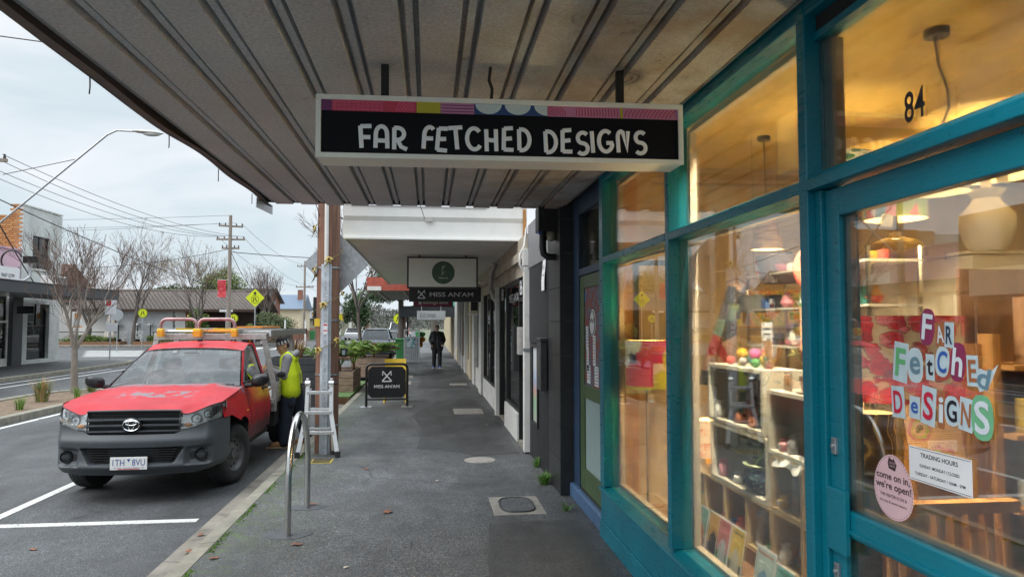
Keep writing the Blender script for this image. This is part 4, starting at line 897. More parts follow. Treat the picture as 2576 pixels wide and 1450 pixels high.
# lamp with loose yellow loops
x, y = 1.80, 2.76
t = thing('loop_lamp', 'brown lamp shade with looping yellow lines low behind the door glass', 'lamp', (x, y, .7))
shade(t, x, y, 1.0, 1.29, .105, .098, LC['loops']); put('lamp_base', MB().lathe([(.09, .91), (.105, .93), (.105, .96), (.05, 1.0)], 20, (x, y, 0)), M('orange glow base', (.8, .4, .05), .5), t, smooth=40)
put('swing_tag', MB().obox((x + .04, y - .13, .88), (.06, .003, .1), (0, .3, 0)), M('green edged tag', (.62, .55, .36), .8), t)
t2 = thing('side_table', 'small pine table under the looping yellow line lamp', 'table', (x, y, .05))
put('table_top', MB().box(x - .15, x + .15, y - .15, y + .15, .88, .908), A['pine'], t2)
for sx_, sy_ in ((-1, -1), (-1, 1), (1, -1), (1, 1)): put('leg', MB().box(x + sx_ * .12 - .015, x + sx_ * .12 + .015, y + sy_ * .12 - .015, y + sy_ * .12 + .015, .05, .88), A['pine'], t2)
# white display partition with two lamps standing on it
wp = thing('display_partition', 'tall white display cabinet behind the door glass', 'cabinet', (3.4, 4.5, .05))
put('panel', MB().box(3.30, 3.66, 3.98, 5.4, .05, 2.08), M('white cabinet', (.66, .6, .48), .5, var=.03), wp, bevel=.005); put('top_board', MB().box(3.28, 3.68, 3.96, 5.42, 2.081, 2.10), M('cabinet top', (.62, .55, .42), .5), wp)
put('coat_hook', MB().tube([(3.27, 4.1, 2.06), (3.22, 4.1, 2.05), (3.22, 4.1, 2.09)], .006, 6), A['steel'], wp)
x, y = 3.42, 4.86
t = thing('amber_lamp', 'striped shade lamp on clear amber glass bottle base', 'lamp', (x, y, 2.1))
put('glass_base', MB().lathe([(.17, 2.102), (.2, 2.15), (.2, 2.2), (.16, 2.26), (.06, 2.29), (.045, 2.33), (.06, 2.335)], 24, (x, y, 0)), NT('amber glass').set(col=(.6, .42, .12), rough=.05, trans=.8).m, t, smooth=40); shade(t, x, y, 2.42, 2.80, .215, .205, LC['stripe']); put('lamp_neck', MB().tube([(x, y, 2.33), (x, y, 2.5)], .018, 8), A['black'], t); bulb('bulb', x, y, 2.58, 9)
put('price_tag', MB().box(x - .23, x - .15, y - .18, y - .177, 2.34, 2.43), A['paper'], t)
x, y = 3.45, 4.03
t = thing('urn_lamp', 'white ceramic urn lamp with a broad cream shade', 'lamp', (x, y, 2.1))
put('urn', MB().lathe([(.09, 2.102), (.13, 2.16), (.155, 2.26), (.15, 2.33), (.09, 2.40), (.075, 2.43), (.1, 2.47), (.105, 2.485), (.05, 2.49)], 28, (x, y, 0)), ceram, t, smooth=50); put('lamp_neck', MB().tube([(x, y, 2.48), (x, y, 2.62)], .03, 10), ceram, t); shade(t, x, y, 2.58, 2.88, .36, .28, LC['white']); bulb('bulb', x, y, 2.72, 12)
put('price_tag', MB().box(x - .1, x - .02, y - .2, y - .197, 2.49, 2.6), A['paper'], t)
# pendants: ceiling roses, cords
x, y = 2.22, 2.84
t = thing('ceiling_pendant', 'black ceiling rose with a slack cord above the number 84', 'pendant lamp', (x, y, 2.95))
put('ceiling_rose', MB().lathe([(.0, 2.915), (.05, 2.915), (.052, 2.918), (.052, 2.949)], 24, (x, y, 0)), A['black'], t, smooth=40); put('cord', MB().tube([(x - .012, y, 2.917), (x - .004, y - .01, 2.79), (x + .024, y - .025, 2.67), (x + .028, y - .025, 2.59), (x - .008, y - .016, 2.50), (x - .03, y, 2.40)], .006, 6), A['black'], t, smooth=40); put('steel_wire', MB().tube([(x + .01, y, 2.917), (x + .01, y, 2.4)], .0015, 4), brass, t)
shade(t, x - .02, y, 2.22, 2.42, .13, .10, LC['tropic'])
x, y = 2.30, 4.64
t = thing('far_ceiling_pendant', 'small black ceiling rose with straight cord near the far wall', 'pendant lamp', (x, y, 2.95))
put('ceiling_rose', MB().lathe([(0, 2.92), (.045, 2.92), (.045, 2.949)], 20, (x, y, 0)), A['black'], t); put('cord', MB().tube([(x, y, 2.92), (x + .01, y, 2.45)], .005, 5), A['black'], t); shade(t, x + .01, y, 2.16, 2.46, .11, .04, M('swirl shade', (.5, .3, .14), .6, var=.5, scale=8, stretch=(1, 1, 6)))
bulb('bulb', x, y, 2.3, 15)
x, y = 2.46, 3.95
t = thing('tropical_lamp', 'tall stand lamp with tropical leaf print shade at the door fanlight', 'lamp', (x, y, .05))
shade(t, x, y, 2.40, 2.66, .19, .16, LC['tropic']); put('lamp_pole', MB().tube([(x, y, .06), (x, y, 2.5)], .01, 8), brass, t); put('lamp_base', MB().lathe([(.14, .05), (.14, .07), (.02, .08)], 20, (x, y, 0)), brass, t); bulb('bulb', x, y, 2.52, 9)
for k, (yy, lab) in enumerate(((2.96, 'nearest'), (3.28, 'middle'), (3.60, 'farthest'))):
    t = thing('ceiling_spotlight', lab + ' of the three small silver spotlights along the shop ceiling', 'spotlight', (1.548, yy, 2.95), group='ceiling spotlights inside the shop')
    put('bracket', MB().box(1.54, 1.556, yy - .01, yy + .01, 2.90, 2.949), A['black'], t); put('can', MB().lathe([(.018, 2.925), (.02, 2.92), (.02, 2.85), (.016, 2.848)], 14, (1.548, yy, 0)), M('spot can', (.5, .42, .28), .35, metal=.6), t, smooth=40)
    put('lens', MB().lathe([(0, 2.847), (.017, 2.847), (.017, 2.85)], 12, (1.548, yy, 0)), glowin, t)
    d = bpy.data.lights.new('spot', 'SPOT'); d.energy = 330; d.color = (1, .84, .60); d.spot_size = R(116); d.spot_blend = .8; d.shadow_soft_size = .03
    o = bpy.data.objects.new('spot', d); col.objects.link(o); o.location = (1.548 * K, yy * K, 2.84 * K); o.rotation_euler = (0, R(-25), 0)
# globe lamps added to light the room from deeper in the shop
for k, (xx, yy, zz, e) in enumerate(((3.4, 2.2, 2.2, 15), (5.6, 3.2, 2.2, 20))):
    t = thing('shop_lamp', ['cream globe lamp on a tall stand deep in the shop near the door', 'cream globe lamp on a tall stand at the back of the shop'][k], 'lamp', (xx, yy, .05), group='globe lamps deeper in the shop')
    put('lamp_globe', MB().ell((xx, yy, zz - .15), .06, 14, 10), glowin, t, smooth=60); put('lamp_pole', MB().tube([(xx, yy, .06), (xx, yy, zz - .2)], .012, 8), brass, t); put('lamp_base', MB().lathe([(.14, .05), (.14, .07), (.02, .08)], 20, (xx, yy, 0)), brass, t)
    bulb('bulb', xx, yy, zz, e, .08)

# display cubes
wcube = M('white laminate', (.72, .68, .58), .45, var=.04, dirt=.03)
def cube(name, label, y0, y1, z0, z1, mat, th=.018, x0=1.75, dep=.24, group=None, inner=None):
    t = thing(name, label, 'display cube', (x0, (y0 + y1) / 2, z0), group=group); x1 = x0 + dep
    put('side_panel', MB().box(x0, x1, y0, y0 + th, z0, z1), mat, t, bevel=.003); put('side_panel', MB().box(x0, x1, y1 - th, y1, z0, z1), mat, t, bevel=.003)
    put('top_panel', MB().box(x0 + .001, x1, y0 + th, y1 - th, z1 - th, z1), mat, t); put('bottom_panel', MB().box(x0 + .001, x1, y0 + th, y1 - th, z0, z0 + th), mat, t)
    put('back_panel', MB().box(x1 - .012, x1 - .002, y0 + th, y1 - th, z0 + th, z1 - th), inner or mat, t); return t
gcube = M('grey cube back', (.66, .65, .62), .6, var=.03)
cube('white_cube', 'upper white display cube holding a brown crochet toy', 3.60, 4.34, 1.055, 1.405, wcube, .022, inner=gcube, group='white display cubes')
cube('white_cube', 'lower white display cube holding a dark floral basket bag', 3.56, 4.31, .703, 1.05, wcube, .022, inner=gcube, group='white display cubes')
cube('white_cube', 'right white display cube with a folded tea towel over its edge', 3.08, 3.55, .985, 1.31, wcube, .02, inner=gcube, group='white display cubes')
labs = ['plywood cube at the left end holding a black box', 'plywood cube second from left holding a pink toy packet', 'plywood cube third from left holding greeting cards', 'plywood cube fourth from left standing empty beside the basket bag']
for k, (y1_, y0_) in enumerate(((4.71, 4.42), (4.415, 4.12), (4.115, 3.82), (3.815, 3.53))): cube('plywood_cube', labs[k], y0_, y1_, .43, .70, A['ply'], .013, group='plywood display cubes')
for k, (y1_, y0_, z0, z1, lb_) in enumerate(((3.525, 3.22, .705, .98, 'upper plywood cube holding a fluted grey vase'), (3.525, 3.22, .43, .70, 'lower plywood cube holding a printed cushion'), (3.215, 3.04, .705, .98, 'upper right plywood cube half hidden by the teal post'), (3.215, 3.04, .43, .70, 'lower right plywood cube half hidden by the teal post'))):
    cube('plywood_cube', lb_, y0_, y1_, z0, z1, A['ply'], .013, group='plywood display cubes')
lg = thing('display_ledge', 'dark brown timber ledge inside the window carrying the postcards', 'ledge', (1.6, 3.6, .2))
put('board', MB().box(1.54, 1.74, 2.5, 4.75, .202, .345), A['woodd'], lg); put('upstand', MB().box(1.742, 1.76, 2.5, 4.75, .202, .428), A['woodd'], lg)
# postcards: plain coloured scenes with their suburb names
def card(label, y1, y0, h, title, sky_, mid, gnd, tc=(.05, .05, .06), x=1.56):
    t = thing('postcard', label, 'postcard', (x, (y0 + y1) / 2, .35), group='postcards standing in the window')
    z0 = .348; w_ = y1 - y0; m = Matrix.Translation((x * 1, 0, z0)) @ Matrix.Rotation(R(10), 4, 'Y') @ Matrix.Translation((-x, 0, -z0))
    def q(n, b, c): b.xf(m); put(n, b, M('card ' + n, c, .5, var=.12, scale=25) if isinstance(c, tuple) else c, t)
    q('sheet', MB().box(x, x + .003, y0, y1, z0, z0 + h), A['paper'])
    i = .008; q('sky_print', MB().box(x - .0008, x - .0002, y0 + i, y1 - i, z0 + h * .32, z0 + h - i), sky_); q('ground_print', MB().box(x - .0008, x - .0002, y0 + i, y1 - i, z0 + i, z0 + h * .3195), gnd)
    q('building_print', MB().add([(x - .0014, y0 + w_ * a, z0 + h * c_) for a, c_ in ((.2, .15), (.75, .12), (.78, .45), (.5, .62), (.22, .48))], [(0, 1, 2, 3, 4)]), mid)
    q('cloud_print', MB().add([(x - .0014, y0 + w_ * a, z0 + h * c_) for a, c_ in ((.12, .66), (.5, .72), (.85, .69), (.7, .75), (.3, .74))], [(0, 1, 2, 3, 4)]), tuple(min(1, q_ * 1.35 + .05) for q_ in sky_))
    if title: b = MB(); text(b, title, (x - .0016, (y0 + y1) / 2, z0 + h * .88), Ru, Uu, h * .065, .02, w=w_ * .74); q('title', b, tc)
card('teal sky postcard with a red shed, at the left end of the window ledge', 4.12, 3.97, .245, '', (.2, .45, .42), (.5, .08, .05), (.12, .18, .3))
card('orange sunset postcard with dark bridge between teal and coral cards', 3.955, 3.79, .25, '', (.7, .4, .12), (.05, .06, .1), (.1, .14, .28))
card('coral postcard titled Williamstown', 3.80, 3.645, .255, 'WILLIAMSTOWN', (.62, .2, .2), (.5, .52, .6), (.12, .3, .08), (.3, .03, .03), 1.55)
card('yellow postcard titled Yarraville', 3.63, 3.465, .26, 'YARRAVILLE', (.75, .5, .1), (.6, .55, .45), (.06, .06, .06), (.08, .06, .03), 1.545)
card('blue postcard with red title Footscray', 3.345, 3.155, .245, 'Footscray', (.5, .62, .6), (.15, .3, .5), (.12, .3, .5), (.55, .06, .03), 1.55)
card('turquoise postcard titled Kingsville', 3.14, 2.98, .22, 'KINGSVILLE', (.15, .45, .42), (.1, .35, .4), (.08, .3, .3), (.03, .05, .06), 1.545)
card('white bordered postcard with blue sea, right end of the ledge', 2.90, 2.75, .19, '', (.2, .45, .6), (.6, .6, .55), (.1, .3, .4), x=1.555)
# soft toys and small goods
def blob(parts, vox=.012):
    b = MB()
    for p in parts: b.ell(*p)
    return b
cro = M('brown crochet', (.24, .085, .04), .95, var=.25, scale=60, bump=.8, bscale=120)
t = thing('crochet_toy', 'brown crochet animal toy sitting in the upper white cube', 'soft toy', (1.86, 3.9, 1.08))
put('body', MB().ell((1.85, 3.87, 1.155), (.07, .085, .085), 16, 12), cro, t, smooth=60); put('head', MB().ell((1.85, 3.86, 1.27), (.055, .075, .062), 16, 12), cro, t, smooth=60)
for s in (-1, 1):
    put('ear', MB().tube([(1.86, 3.86 + s * .05, 1.31), (1.86, 3.86 + s * .085, 1.33), (1.86, 3.86 + s * .10, 1.29), (1.86, 3.86 + s * .09, 1.25)], .02, 8), cro, t, smooth=60); put('leg', MB().tube([(1.87, 3.87 + s * .05, 1.11), (1.80, 3.88 + s * .09, 1.10), (1.77, 3.88 + s * .10, 1.11)], [.035, .03, .03], 9), cro, t, smooth=60)
    put('eye', MB().ell((1.797, 3.86 + s * .025, 1.285), .008, 8, 6), A['black'], t); put('arm', MB().tube([(1.87, 3.87 + s * .07, 1.2), (1.81, 3.87 + s * .1, 1.17)], [.026, .022], 8), cro, t, smooth=60)
tcr = M('teal crochet', (.05, .17, .16), .95, var=.2, scale=60, bump=.8, bscale=120)
t = thing('crochet_bird', 'small teal crochet figure beside the brown crochet toy', 'soft toy', (1.83, 3.7, 1.08)); put('body', MB().ell((1.83, 3.73, 1.12), (.035, .04, .045), 12, 9), tcr, t, smooth=60); put('head', MB().ell((1.83, 3.73, 1.185), .035, 12, 9), tcr, t, smooth=60)
t = thing('sock_card', 'pink and tan sock pair on card in the upper white cube', 'card', (1.82, 3.66, 1.08)); put('card', MB().obox((1.83, 3.665, 1.14), (.004, .06, .11), (.2, 0, 0)), A['paper'], t); put('print', MB().obox((1.826, 3.668, 1.14), (.004, .035, .08), (.2, 0, 0)), M('pink print', (.6, .2, .25), .7), t)
t = thing('tan_card', 'small white card with two charms hung in the upper white cube', 'card', (2.05, 4.1, 1.2)); put('card', MB().box(1.968, 1.972, 4.13, 4.2, 1.16, 1.25), A['paper'], t); put('charm', MB().ell((1.96, 4.165, 1.2), (.005, .02, .03), 10, 7), M('charm', (.1, .12, .1), .5), t)
navyf = print_glow('dark floral cloth', lambda t: t.mix(t.ramp(t.vor(38, 'Distance'), (.3, 1.0), (.36, 0.0)), (.015, .025, .06), t.ramp(t.xyz(t.vor(38, 'Color'))[0], (0, (.15, .35, .3)), (.5, (.4, .45, .5)), (.8, (.05, .15, .35)), const=True)), 0)
t = thing('basket_bag', 'dark blue floral basket bag with lime ribbon handle in the lower white cube', 'bag', (1.88, 3.78, .73))
put('bag_body', MB().lathe([(.09, .728), (.125, .76), (.13, .84), (.115, .86)], 22, (1.865, 3.77, 0)), navyf, t, smooth=50); put('rim', MB().lathe([(.115, .858), (.138, .88), (.125, .885), (.10, .86)], 22, (1.865, 3.77, 0)), M('pale lime frill', (.45, .52, .33), .8, var=.3, scale=30), t, smooth=50)
put('handle', MB().tube([(1.80, 3.80, .85), (1.82, 3.73, .98), (1.84, 3.66, 1.0), (1.86, 3.6, .96), (1.9, 3.6, .84)], .008, 7), M('lime ribbon', (.3, .45, .12), .7), t, smooth=50)
put('cloth', MB().grid(lambda u, v: (1.80 + .03 * math.sin(u * 9) , 3.95 - u * .36, .735 + .012 * math.sin(u * 14 + v * 6) + .05 * max(0, v - .4)), 14, 6), navyf, t, smooth=60)
t = thing('blue_fabric', 'folded blue and teal fabric behind the basket bag', 'fabric', (1.98, 3.7, .73)); put('fabric_fold', MB().lathe([(.05, .73), (.05, .9), (.02, 1.0)], 12, (1.93, 3.80, 0)), M('teal cloth', (.08, .3, .4), .8, var=.3), t, smooth=60); put('fabric_fold', MB().lathe([(.05, .73), (.05, .9), (.02, 1.02)], 12, (1.93, 3.66, 0)), M('navy cloth', (.02, .04, .16), .8, var=.3), t, smooth=60)
def earcard(label, x, y, z, c):
    t = thing('earring_card', label, 'earring card', (x, y, z)); put('card', MB().box(x, x + .004, y - .04, y + .04, z, z + .1), M('speckled card', (.62, .5, .42), .8, var=.4, scale=80), t)
    for s in (-1, 1): put('earring', MB().ell((x - .006, y + s * .016, z + .045), (.006, .012, .022), 8, 6), M('earring', c, .4), t); put('earring_stud', MB().ell((x - .006, y + s * .016, z + .075), (.005, .008, .008), 8, 6), M('stud', c, .4), t)
earcard('floral bordered card with dark green earrings in the lower white cube', 1.95, 4.10, .80, (.02, .06, .04)); earcard('cream card with orange drop earrings on the right white cube', 1.80, 3.42, 1.312, (.5, .22, .08))
t = thing('tea_towel', 'white tea towel printed in black draped over the right cube edge', 'tea towel', (1.75, 3.3, 1.0))
put('cloth', MB().grid(lambda u, v: (1.80 - .07 * v + .008 * math.sin(u * 12), 3.47 - u * .26, 1.012 - max(0, v - .35) * .11 + .01 * math.sin(u * 8 + v * 4) * v), 14, 10), print_glow('printed towel', lambda t: t.mix(t.ramp(t.noise(9, 2), (.52, 0.0), (.56, 1.0)), (.72, .72, .72), (.12, .12, .12)), 0), t, smooth=60)
t = thing('boxed_socks', 'black folded goods with white band in the right cube', 'package', (1.9, 3.1, 1.0)); put('stack', MB().box(1.85, 1.97, 3.13, 3.26, 1.006, 1.11), A['black'], t, bevel=.01); put('band', MB().box(1.846, 1.849, 3.15, 3.24, 1.02, 1.09), A['paper'], t)
t = thing('fluted_vase', 'tall fluted silver grey vase in the upper plywood cube', 'vase', (1.86, 3.4, .72))
put('vase_body', MB().grid(lambda u, v: (1.86 + (.042 + .003 * math.cos(u * 2 * math.pi * 18)) * math.cos(2 * math.pi * u), 3.41 + (.042 + .003 * math.cos(u * 2 * math.pi * 18)) * math.sin(2 * math.pi * u), .719 + v * .2), 108, 1), M('fluted glaze', (.45, .44, .43), .25, metal=.4), t, smooth=60)
t = thing('round_tag', 'kraft card tag with a round charm leaning on the fluted vase', 'tag', (1.8, 3.36, .72)); put('card', MB().box(1.79, 1.793, 3.325, 3.385, .72, .81), M('kraft', (.5, .36, .2), .8), t); put('charm', MB().ell((1.786, 3.355, .765), (.004, .017, .017), 12, 8), M('rose charm', (.4, .12, .08), .4), t)
t = thing('peach_jar', 'stack of small peach and grey jars beside the fluted vase', 'jar', (1.86, 3.3, .72)); put('jar', MB().lathe([(.03, .719), (.03, .77), (.02, .775)], 14, (1.85, 3.29, 0)), ceram, t); put('jar', MB().lathe([(.028, .776), (.028, .82), (.02, .83)], 14, (1.85, 3.29, 0)), M('peach', (.7, .36, .25), .5), t); put('lid', MB().lathe([(.02, .831), (.025, .85), (0, .88)], 14, (1.85, 3.29, 0)), M('peach lid', (.65, .34, .25), .5), t)
t = thing('printed_cushion', 'teal and rust printed cushion leaning in the lower plywood cube', 'cushion', (1.87, 3.38, .45))
put('cushion', MB().grid(lambda u, v: (1.86 + .06 * (v - .5) - .035 * math.sin(math.pi * u) * math.sin(math.pi * v), 3.46 - u * .17 - .03 * v, .447 + v * .17), 10, 10), print_glow('cushion print', lambda t: t.ramp(t.noise(16, 2), (.4, (.3, .1, .05)), (.5, (.12, .3, .3)), (.6, (.5, .45, .4)), const=True), 0), t, smooth=60)
t = thing('yellow_pouch', 'yellow fabric pouch standing in the lower plywood cube', 'pouch', (1.84, 3.27, .45)); put('pouch', MB().prism([(1.82, .446), (1.88, .446), (1.86, .6), (1.845, .6)], 'y', 3.24, 3.31), A['yellowp'], t)
t = thing('black_giftbox', 'black box with tan flap in the left plywood cube', 'box', (1.9, 4.5, .45)); put('box', MB().box(1.85, 1.97, 4.46, 4.60, .445, .58), A['black'], t); put('flap', MB().box(1.83, 1.848, 4.44, 4.53, .445, .53), A['ply'], t)
t = thing('toy_packet', 'pink and cream packet of toys in the second plywood cube', 'packet', (1.85, 4.25, .45)); put('packet', MB().box(1.84, 1.90, 4.21, 4.33, .445, .60), print_glow('packet print', lambda t: t.ramp(t.noise(22, 2), (.42, (.6, .25, .25)), (.5, (.65, .5, .4)), (.58, (.3, .2, .2)), const=True), 0), t, bevel=.01); put('label_card', MB().box(1.838, 1.90, 4.15, 4.205, .445, .58), A['paper'], t)
t = thing('greeting_cards', 'leaning purple and pink greeting cards in the third plywood cube', 'greeting card', (1.85, 3.9, .45)); put('card', MB().obox((1.85, 3.90, .52), (.004, .09, .14), (.18, 0, 0)), A['paper'], t); put('print', MB().obox((1.845, 3.905, .52), (.004, .03, .11), (.18, 0, 0)), M('violet print', (.2, .12, .35), .6), t); put('print', MB().obox((1.845, 3.87, .515), (.004, .028, .10), (.18, 0, 0)), M('hot pink print', (.6, .12, .3), .6), t)
# goods on top of the white cubes
cols = [(.6, .1, .06), (.75, .4, .04), (.05, .25, .24), (.35, .32, .3), (.55, .07, .2), (.7, .5, .06), (.1, .3, .1), (.3, .3, .32)]
labc = ['red', 'amber', 'teal', 'grey', 'magenta', 'golden', 'green', 'slate']
for k, c in enumerate(cols):
    yy = 4.15 - k * .055; r_ = .026 + .008 * ((k * 7) % 3)
    single('felt_ball', labc[k] + ' felt ball heaped on the upper white cube', 'felt ball', MB().ell((1.82 + .05 * (k % 3), yy, 1.405 + r_ + (.035 if k % 3 == 1 else 0)), r_, 12, 9), M('felt ' + labc[k], c, .95, bump=.4), group='felt balls on the white cube', smooth=60)
t = thing('card_sign', 'tall white hand lettered card sign on the upper white cube', 'card', (1.9, 3.85, 1.41)); put('card', MB().box(1.90, 1.904, 3.78, 3.90, 1.406, 1.66), A['paper'], t)
b = MB()
for k in range(7): b.box(1.8985, 1.8995, 3.80, 3.88 - .02 * (k % 3), 1.62 - k * .03, 1.628 - k * .03)
put('lettering', b, A['ink'], t, kind='stuff')
t = thing('eyewear_stand', 'small tan stand of coloured drop earrings on the upper white cube', 'jewellery stand', (1.82, 3.68, 1.41)); put('stand', MB().box(1.83, 1.84, 3.66, 3.74, 1.406, 1.56), A['pine'], t)
for k in range(5): put('earring', MB().ell((1.822, 3.73 - .015 * k, 1.5 - .02 * k), (.006, .008, .014), 8, 6), M('bead %s' % labc[k], cols[k], .3), t)
t = thing('spider_plant', 'spider plant in a white pot with tile band on the right white cube', 'plant', (1.88, 3.3, 1.312)); put('pot', MB().lathe([(.05, 1.318), (.068, 1.33), (.075, 1.40), (.07, 1.40), (.06, 1.385)], 20, (1.87, 3.28, 0)), ceram, t, smooth=40); put('saucer', MB().lathe([(.085, 1.3115), (.095, 1.322), (.05, 1.318)], 20, (1.87, 3.28, 0)), ceram, t)
put('soil', MB().lathe([(0, 1.388), (.062, 1.388)], 16, (1.87, 3.28, 0)), A['soil'], t)
lfm = M('striped leaf', (.35, .38, .10), .5, var=.35, scale=20)
for k in range(11):
    a = k * 2.4; l_ = .1 + .05 * (k % 3); pts = [Vector((1.87 + .02 * math.cos(a) + l_ * f * math.cos(a), 3.28 + .02 * math.sin(a) + l_ * f * math.sin(a), 1.39 + .17 * math.sin(f * 2.2) * (.7 + .1 * (k % 4)))) for f in (0, .3, .6, .85, 1)]
    w_ = [.006, .011, .011, .008, .001]; sd_ = Vector((-math.sin(a), math.cos(a), 0)); b = MB(); vv = [p + sd_ * w * s for p, w in zip(pts, w_) for s in (-1, 1)]
    b.add(vv, [(2 * q, 2 * q + 1, 2 * q + 3, 2 * q + 2) for q in range(4)]); put('leaf', b, lfm, t, smooth=60)
for k in range(14): put('tile', MB().obox((1.87 + .0735 * math.cos(k * .449), 3.28 + .0735 * math.sin(k * .449), 1.382), (.004, .02, .018), (0, 0, k * .449)), M('tile a', (.25, .06, .05), .4) if k % 2 else A['black'], t)
# lampshades and cloths hanging behind the cubes
for k, (xx, yy, z0, z1, r0, r1, c, lb_) in enumerate(((2.3, 4.46, 1.92, 2.1, .115, .145, (.17, .13, .125), 'brown grey tapered lampshade hanging high behind the cubes'), (2.25, 4.72, 1.73, 1.85, .085, .1, (.23, .23, .2), 'small olive grey lampshade hanging below the brown one'))):
    t = thing('hanging_lamp', lb_, 'lampshade', (xx, yy, z0)); put('lamp_shade', MB().lathe([(r0, z0), (r1, z1), (r1 - .004, z1), (r0 - .004, z0)], 28, (xx, yy, 0), closed=True), M('shade cloth %d' % k, c, .8, var=.15), t, smooth=50); put('cord', MB().tube([(xx, yy, z1 - .02), (xx, yy, 2.949)], .002, 4), A['wire'], t); put('cross_bar', MB().box(xx - r1 + .005, xx + r1 - .005, yy - .003, yy + .003, z1 - .03, z1 - .024), A['steel'], t)
t = thing('floral_canvas', 'bright yellow and red floral canvas on the far shop wall', 'picture', (2.8, 5.5, 1.7)); put('canvas', MB().box(2.62, 3.05, 5.58, 5.61, 1.63, 1.93), print_glow('floral canvas', lambda t: t.ramp(t.noise(15, 4, .7), (.38, (.3, .35, .05)), (.46, (.75, .55, .12)), (.54, (.65, .12, .04)), (.62, (.8, .65, .3)), const=True), .1), t)  # canvas glows faintly on its own, brightness put into the print
t = thing('patchwork_dress', 'patchwork garment in red black and green hanging in the window', 'garment', (1.9, 5.0, 1.2))
patch = print_glow('patchwork cloth', lambda t: t.mix(t.ramp(t.vor(55, 'Distance'), (.25, 1.0), (.3, 0.0)), t.ramp(t.xyz(t.vor(7.5, 'Color'))[0], (0, (.5, .06, .05)), (.25, (.02, .02, .025)), (.5, (.2, .3, .22)), (.7, (.6, .35, .22)), (.85, (.12, .12, .16)), const=True), (.5, .42, .3)), .05)  # slight glow added to the cloth colour itself
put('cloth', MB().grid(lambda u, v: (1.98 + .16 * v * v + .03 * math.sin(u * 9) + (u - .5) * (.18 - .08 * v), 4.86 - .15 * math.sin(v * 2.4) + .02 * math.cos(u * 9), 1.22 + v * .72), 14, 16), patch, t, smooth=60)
put('hanger', MB().tube([(2.06, 4.75, 1.94), (2.14, 4.76, 1.97), (2.22, 4.77, 1.93)], .006, 6), A['woodd'], t)
t = thing('paper_lantern', 'pink and red scalloped paper lantern beside the teal post', 'lantern', (2.3, 4.05, 2.0)); put('lantern', MB().grid(lambda u, v: (2.3 + (.13 + .02 * math.cos(u * 2 * math.pi * 6)) * math.sin(math.pi * v) * math.cos(2 * math.pi * u), 4.0 + (.13 + .02 * math.cos(u * 2 * math.pi * 6)) * math.sin(math.pi * v) * math.sin(2 * math.pi * u), 1.98 + .15 * math.cos(math.pi * v)), 36, 14), print_glow('pink lantern paper', lambda t: t.mix(t.ramp(t.noise(6, 1), (.5, 0.0), (.54, 1.0)), (.8, .3, .2), (.55, .03, .04)), .3), t, smooth=60); put('cord', MB().tube([(2.3, 4.0, 2.13), (2.3, 4.0, 2.949)], .002, 4), A['wire'], t)  # lantern paper glows by its own colour, no bulb inside
x, y = 2.2, 3.75
t = thing('palm_lamp', 'glowing peach lamp with palm shadow print behind the plant', 'lamp', (x, y, 1.4)); shade(t, x, y, 1.5, 1.74, .13, .13, print_glow('palm shade', lambda t: t.mix(t.ramp(t.noise(12, 3, .6, t.co((1, 1, .5))), (.56, 0.0), (.6, 1.0)), (.75, .4, .22), (.35, .15, .1)), .4)); put('lamp_base', MB().lathe([(.05, 1.02), (.07, 1.2), (.08, 1.35), (.03, 1.46), (.02, 1.55)], 18, (x, y, 0)), print_glow('painted base', lambda t: t.ramp(t.vor(14, 'Distance'), (.2, (.1, .1, .12)), (.4, (.6, .2, .08)), (.6, (.65, .55, .4)), const=True), .05), t, smooth=50); bulb('bulb', x, y, 1.63, 10)  # painted base is also given a faint glow of its own
t2 = thing('lamp_stool', 'plain pine stand under the palm print lamp', 'stand', (x, y, .05)); put('column', MB().box(x - .09, x + .09, y - .09, y + .09, .05, 1.018), A['pine'], t2, bevel=.004)
x, y = 2.02, 5.0
t = thing('small_lamp', 'small glowing lamp with orange petal print shade at the left of the cubes', 'lamp', (x, y, .6)); shade(t, x, y, .70, .96, .135, .115, LC['petal']); put('lamp_base', MB().lathe([(.07, .50), (.075, .52), (.03, .56), (.025, .66), (.02, .75)], 18, (x, y, 0)), M('yellow turned wood', (.7, .42, .05), .4), t, smooth=50); bulb('bulb', x, y, .84, 7)
t2 = thing('lamp_table', 'low pine table under the small petal print lamp', 'table', (x, y, .2)); put('table_top', MB().box(x - .2, x + .2, y - .2, y + .2, .475, .498), A['pine'], t2)
for sx_, sy_ in ((-1, -1), (-1, 1), (1, -1), (1, 1)): put('leg', MB().box(x + sx_ * .17 - .015, x + sx_ * .17 + .015, y + sy_ * .17 - .015, y + sy_ * .17 + .015, .201, .475), A['pine'], t2)
# pine shelving and goods behind the door
ps = thing('pine_shelf', 'tall honey coloured pine shelving unit behind the door glass', 'shelf', (2.3, 3.0, .05))
put('front_panel', MB().box(2.37, 2.815, 3.35, 3.375, .05, 1.55), A['pine'], ps); put('side_panel', MB().box(2.816, 2.86, 3.28, 3.38, .05, 1.60), A['pine'], ps)
for z in (.35, .72, 1.08, 1.42): put('shelf', MB().box(2.861, 3.9, 3.2, 3.55, z, z + .025), A['pine'], ps)
put('back_board', MB().box(2.861, 3.9, 3.551, 3.57, .05, 1.95), A['woodd'], ps)
for q in range(3): put('knot', MB().lathe([(0, 3.347), (.014, 3.347), (.016, 3.35)], 10, (2.45 + q * .13, 0, .62 + .2 * (q % 2)), 'y'), M('knot', (.25, .1, .03), .6), ps)
gl_ = ['grey tin with handle on the second shelf', 'yellow photo card on the third shelf', 'rust book on the second shelf', 'white round tin low on the shelf', 'blue framed print on the third shelf', 'dark framed picture of a domed building on the top shelf']
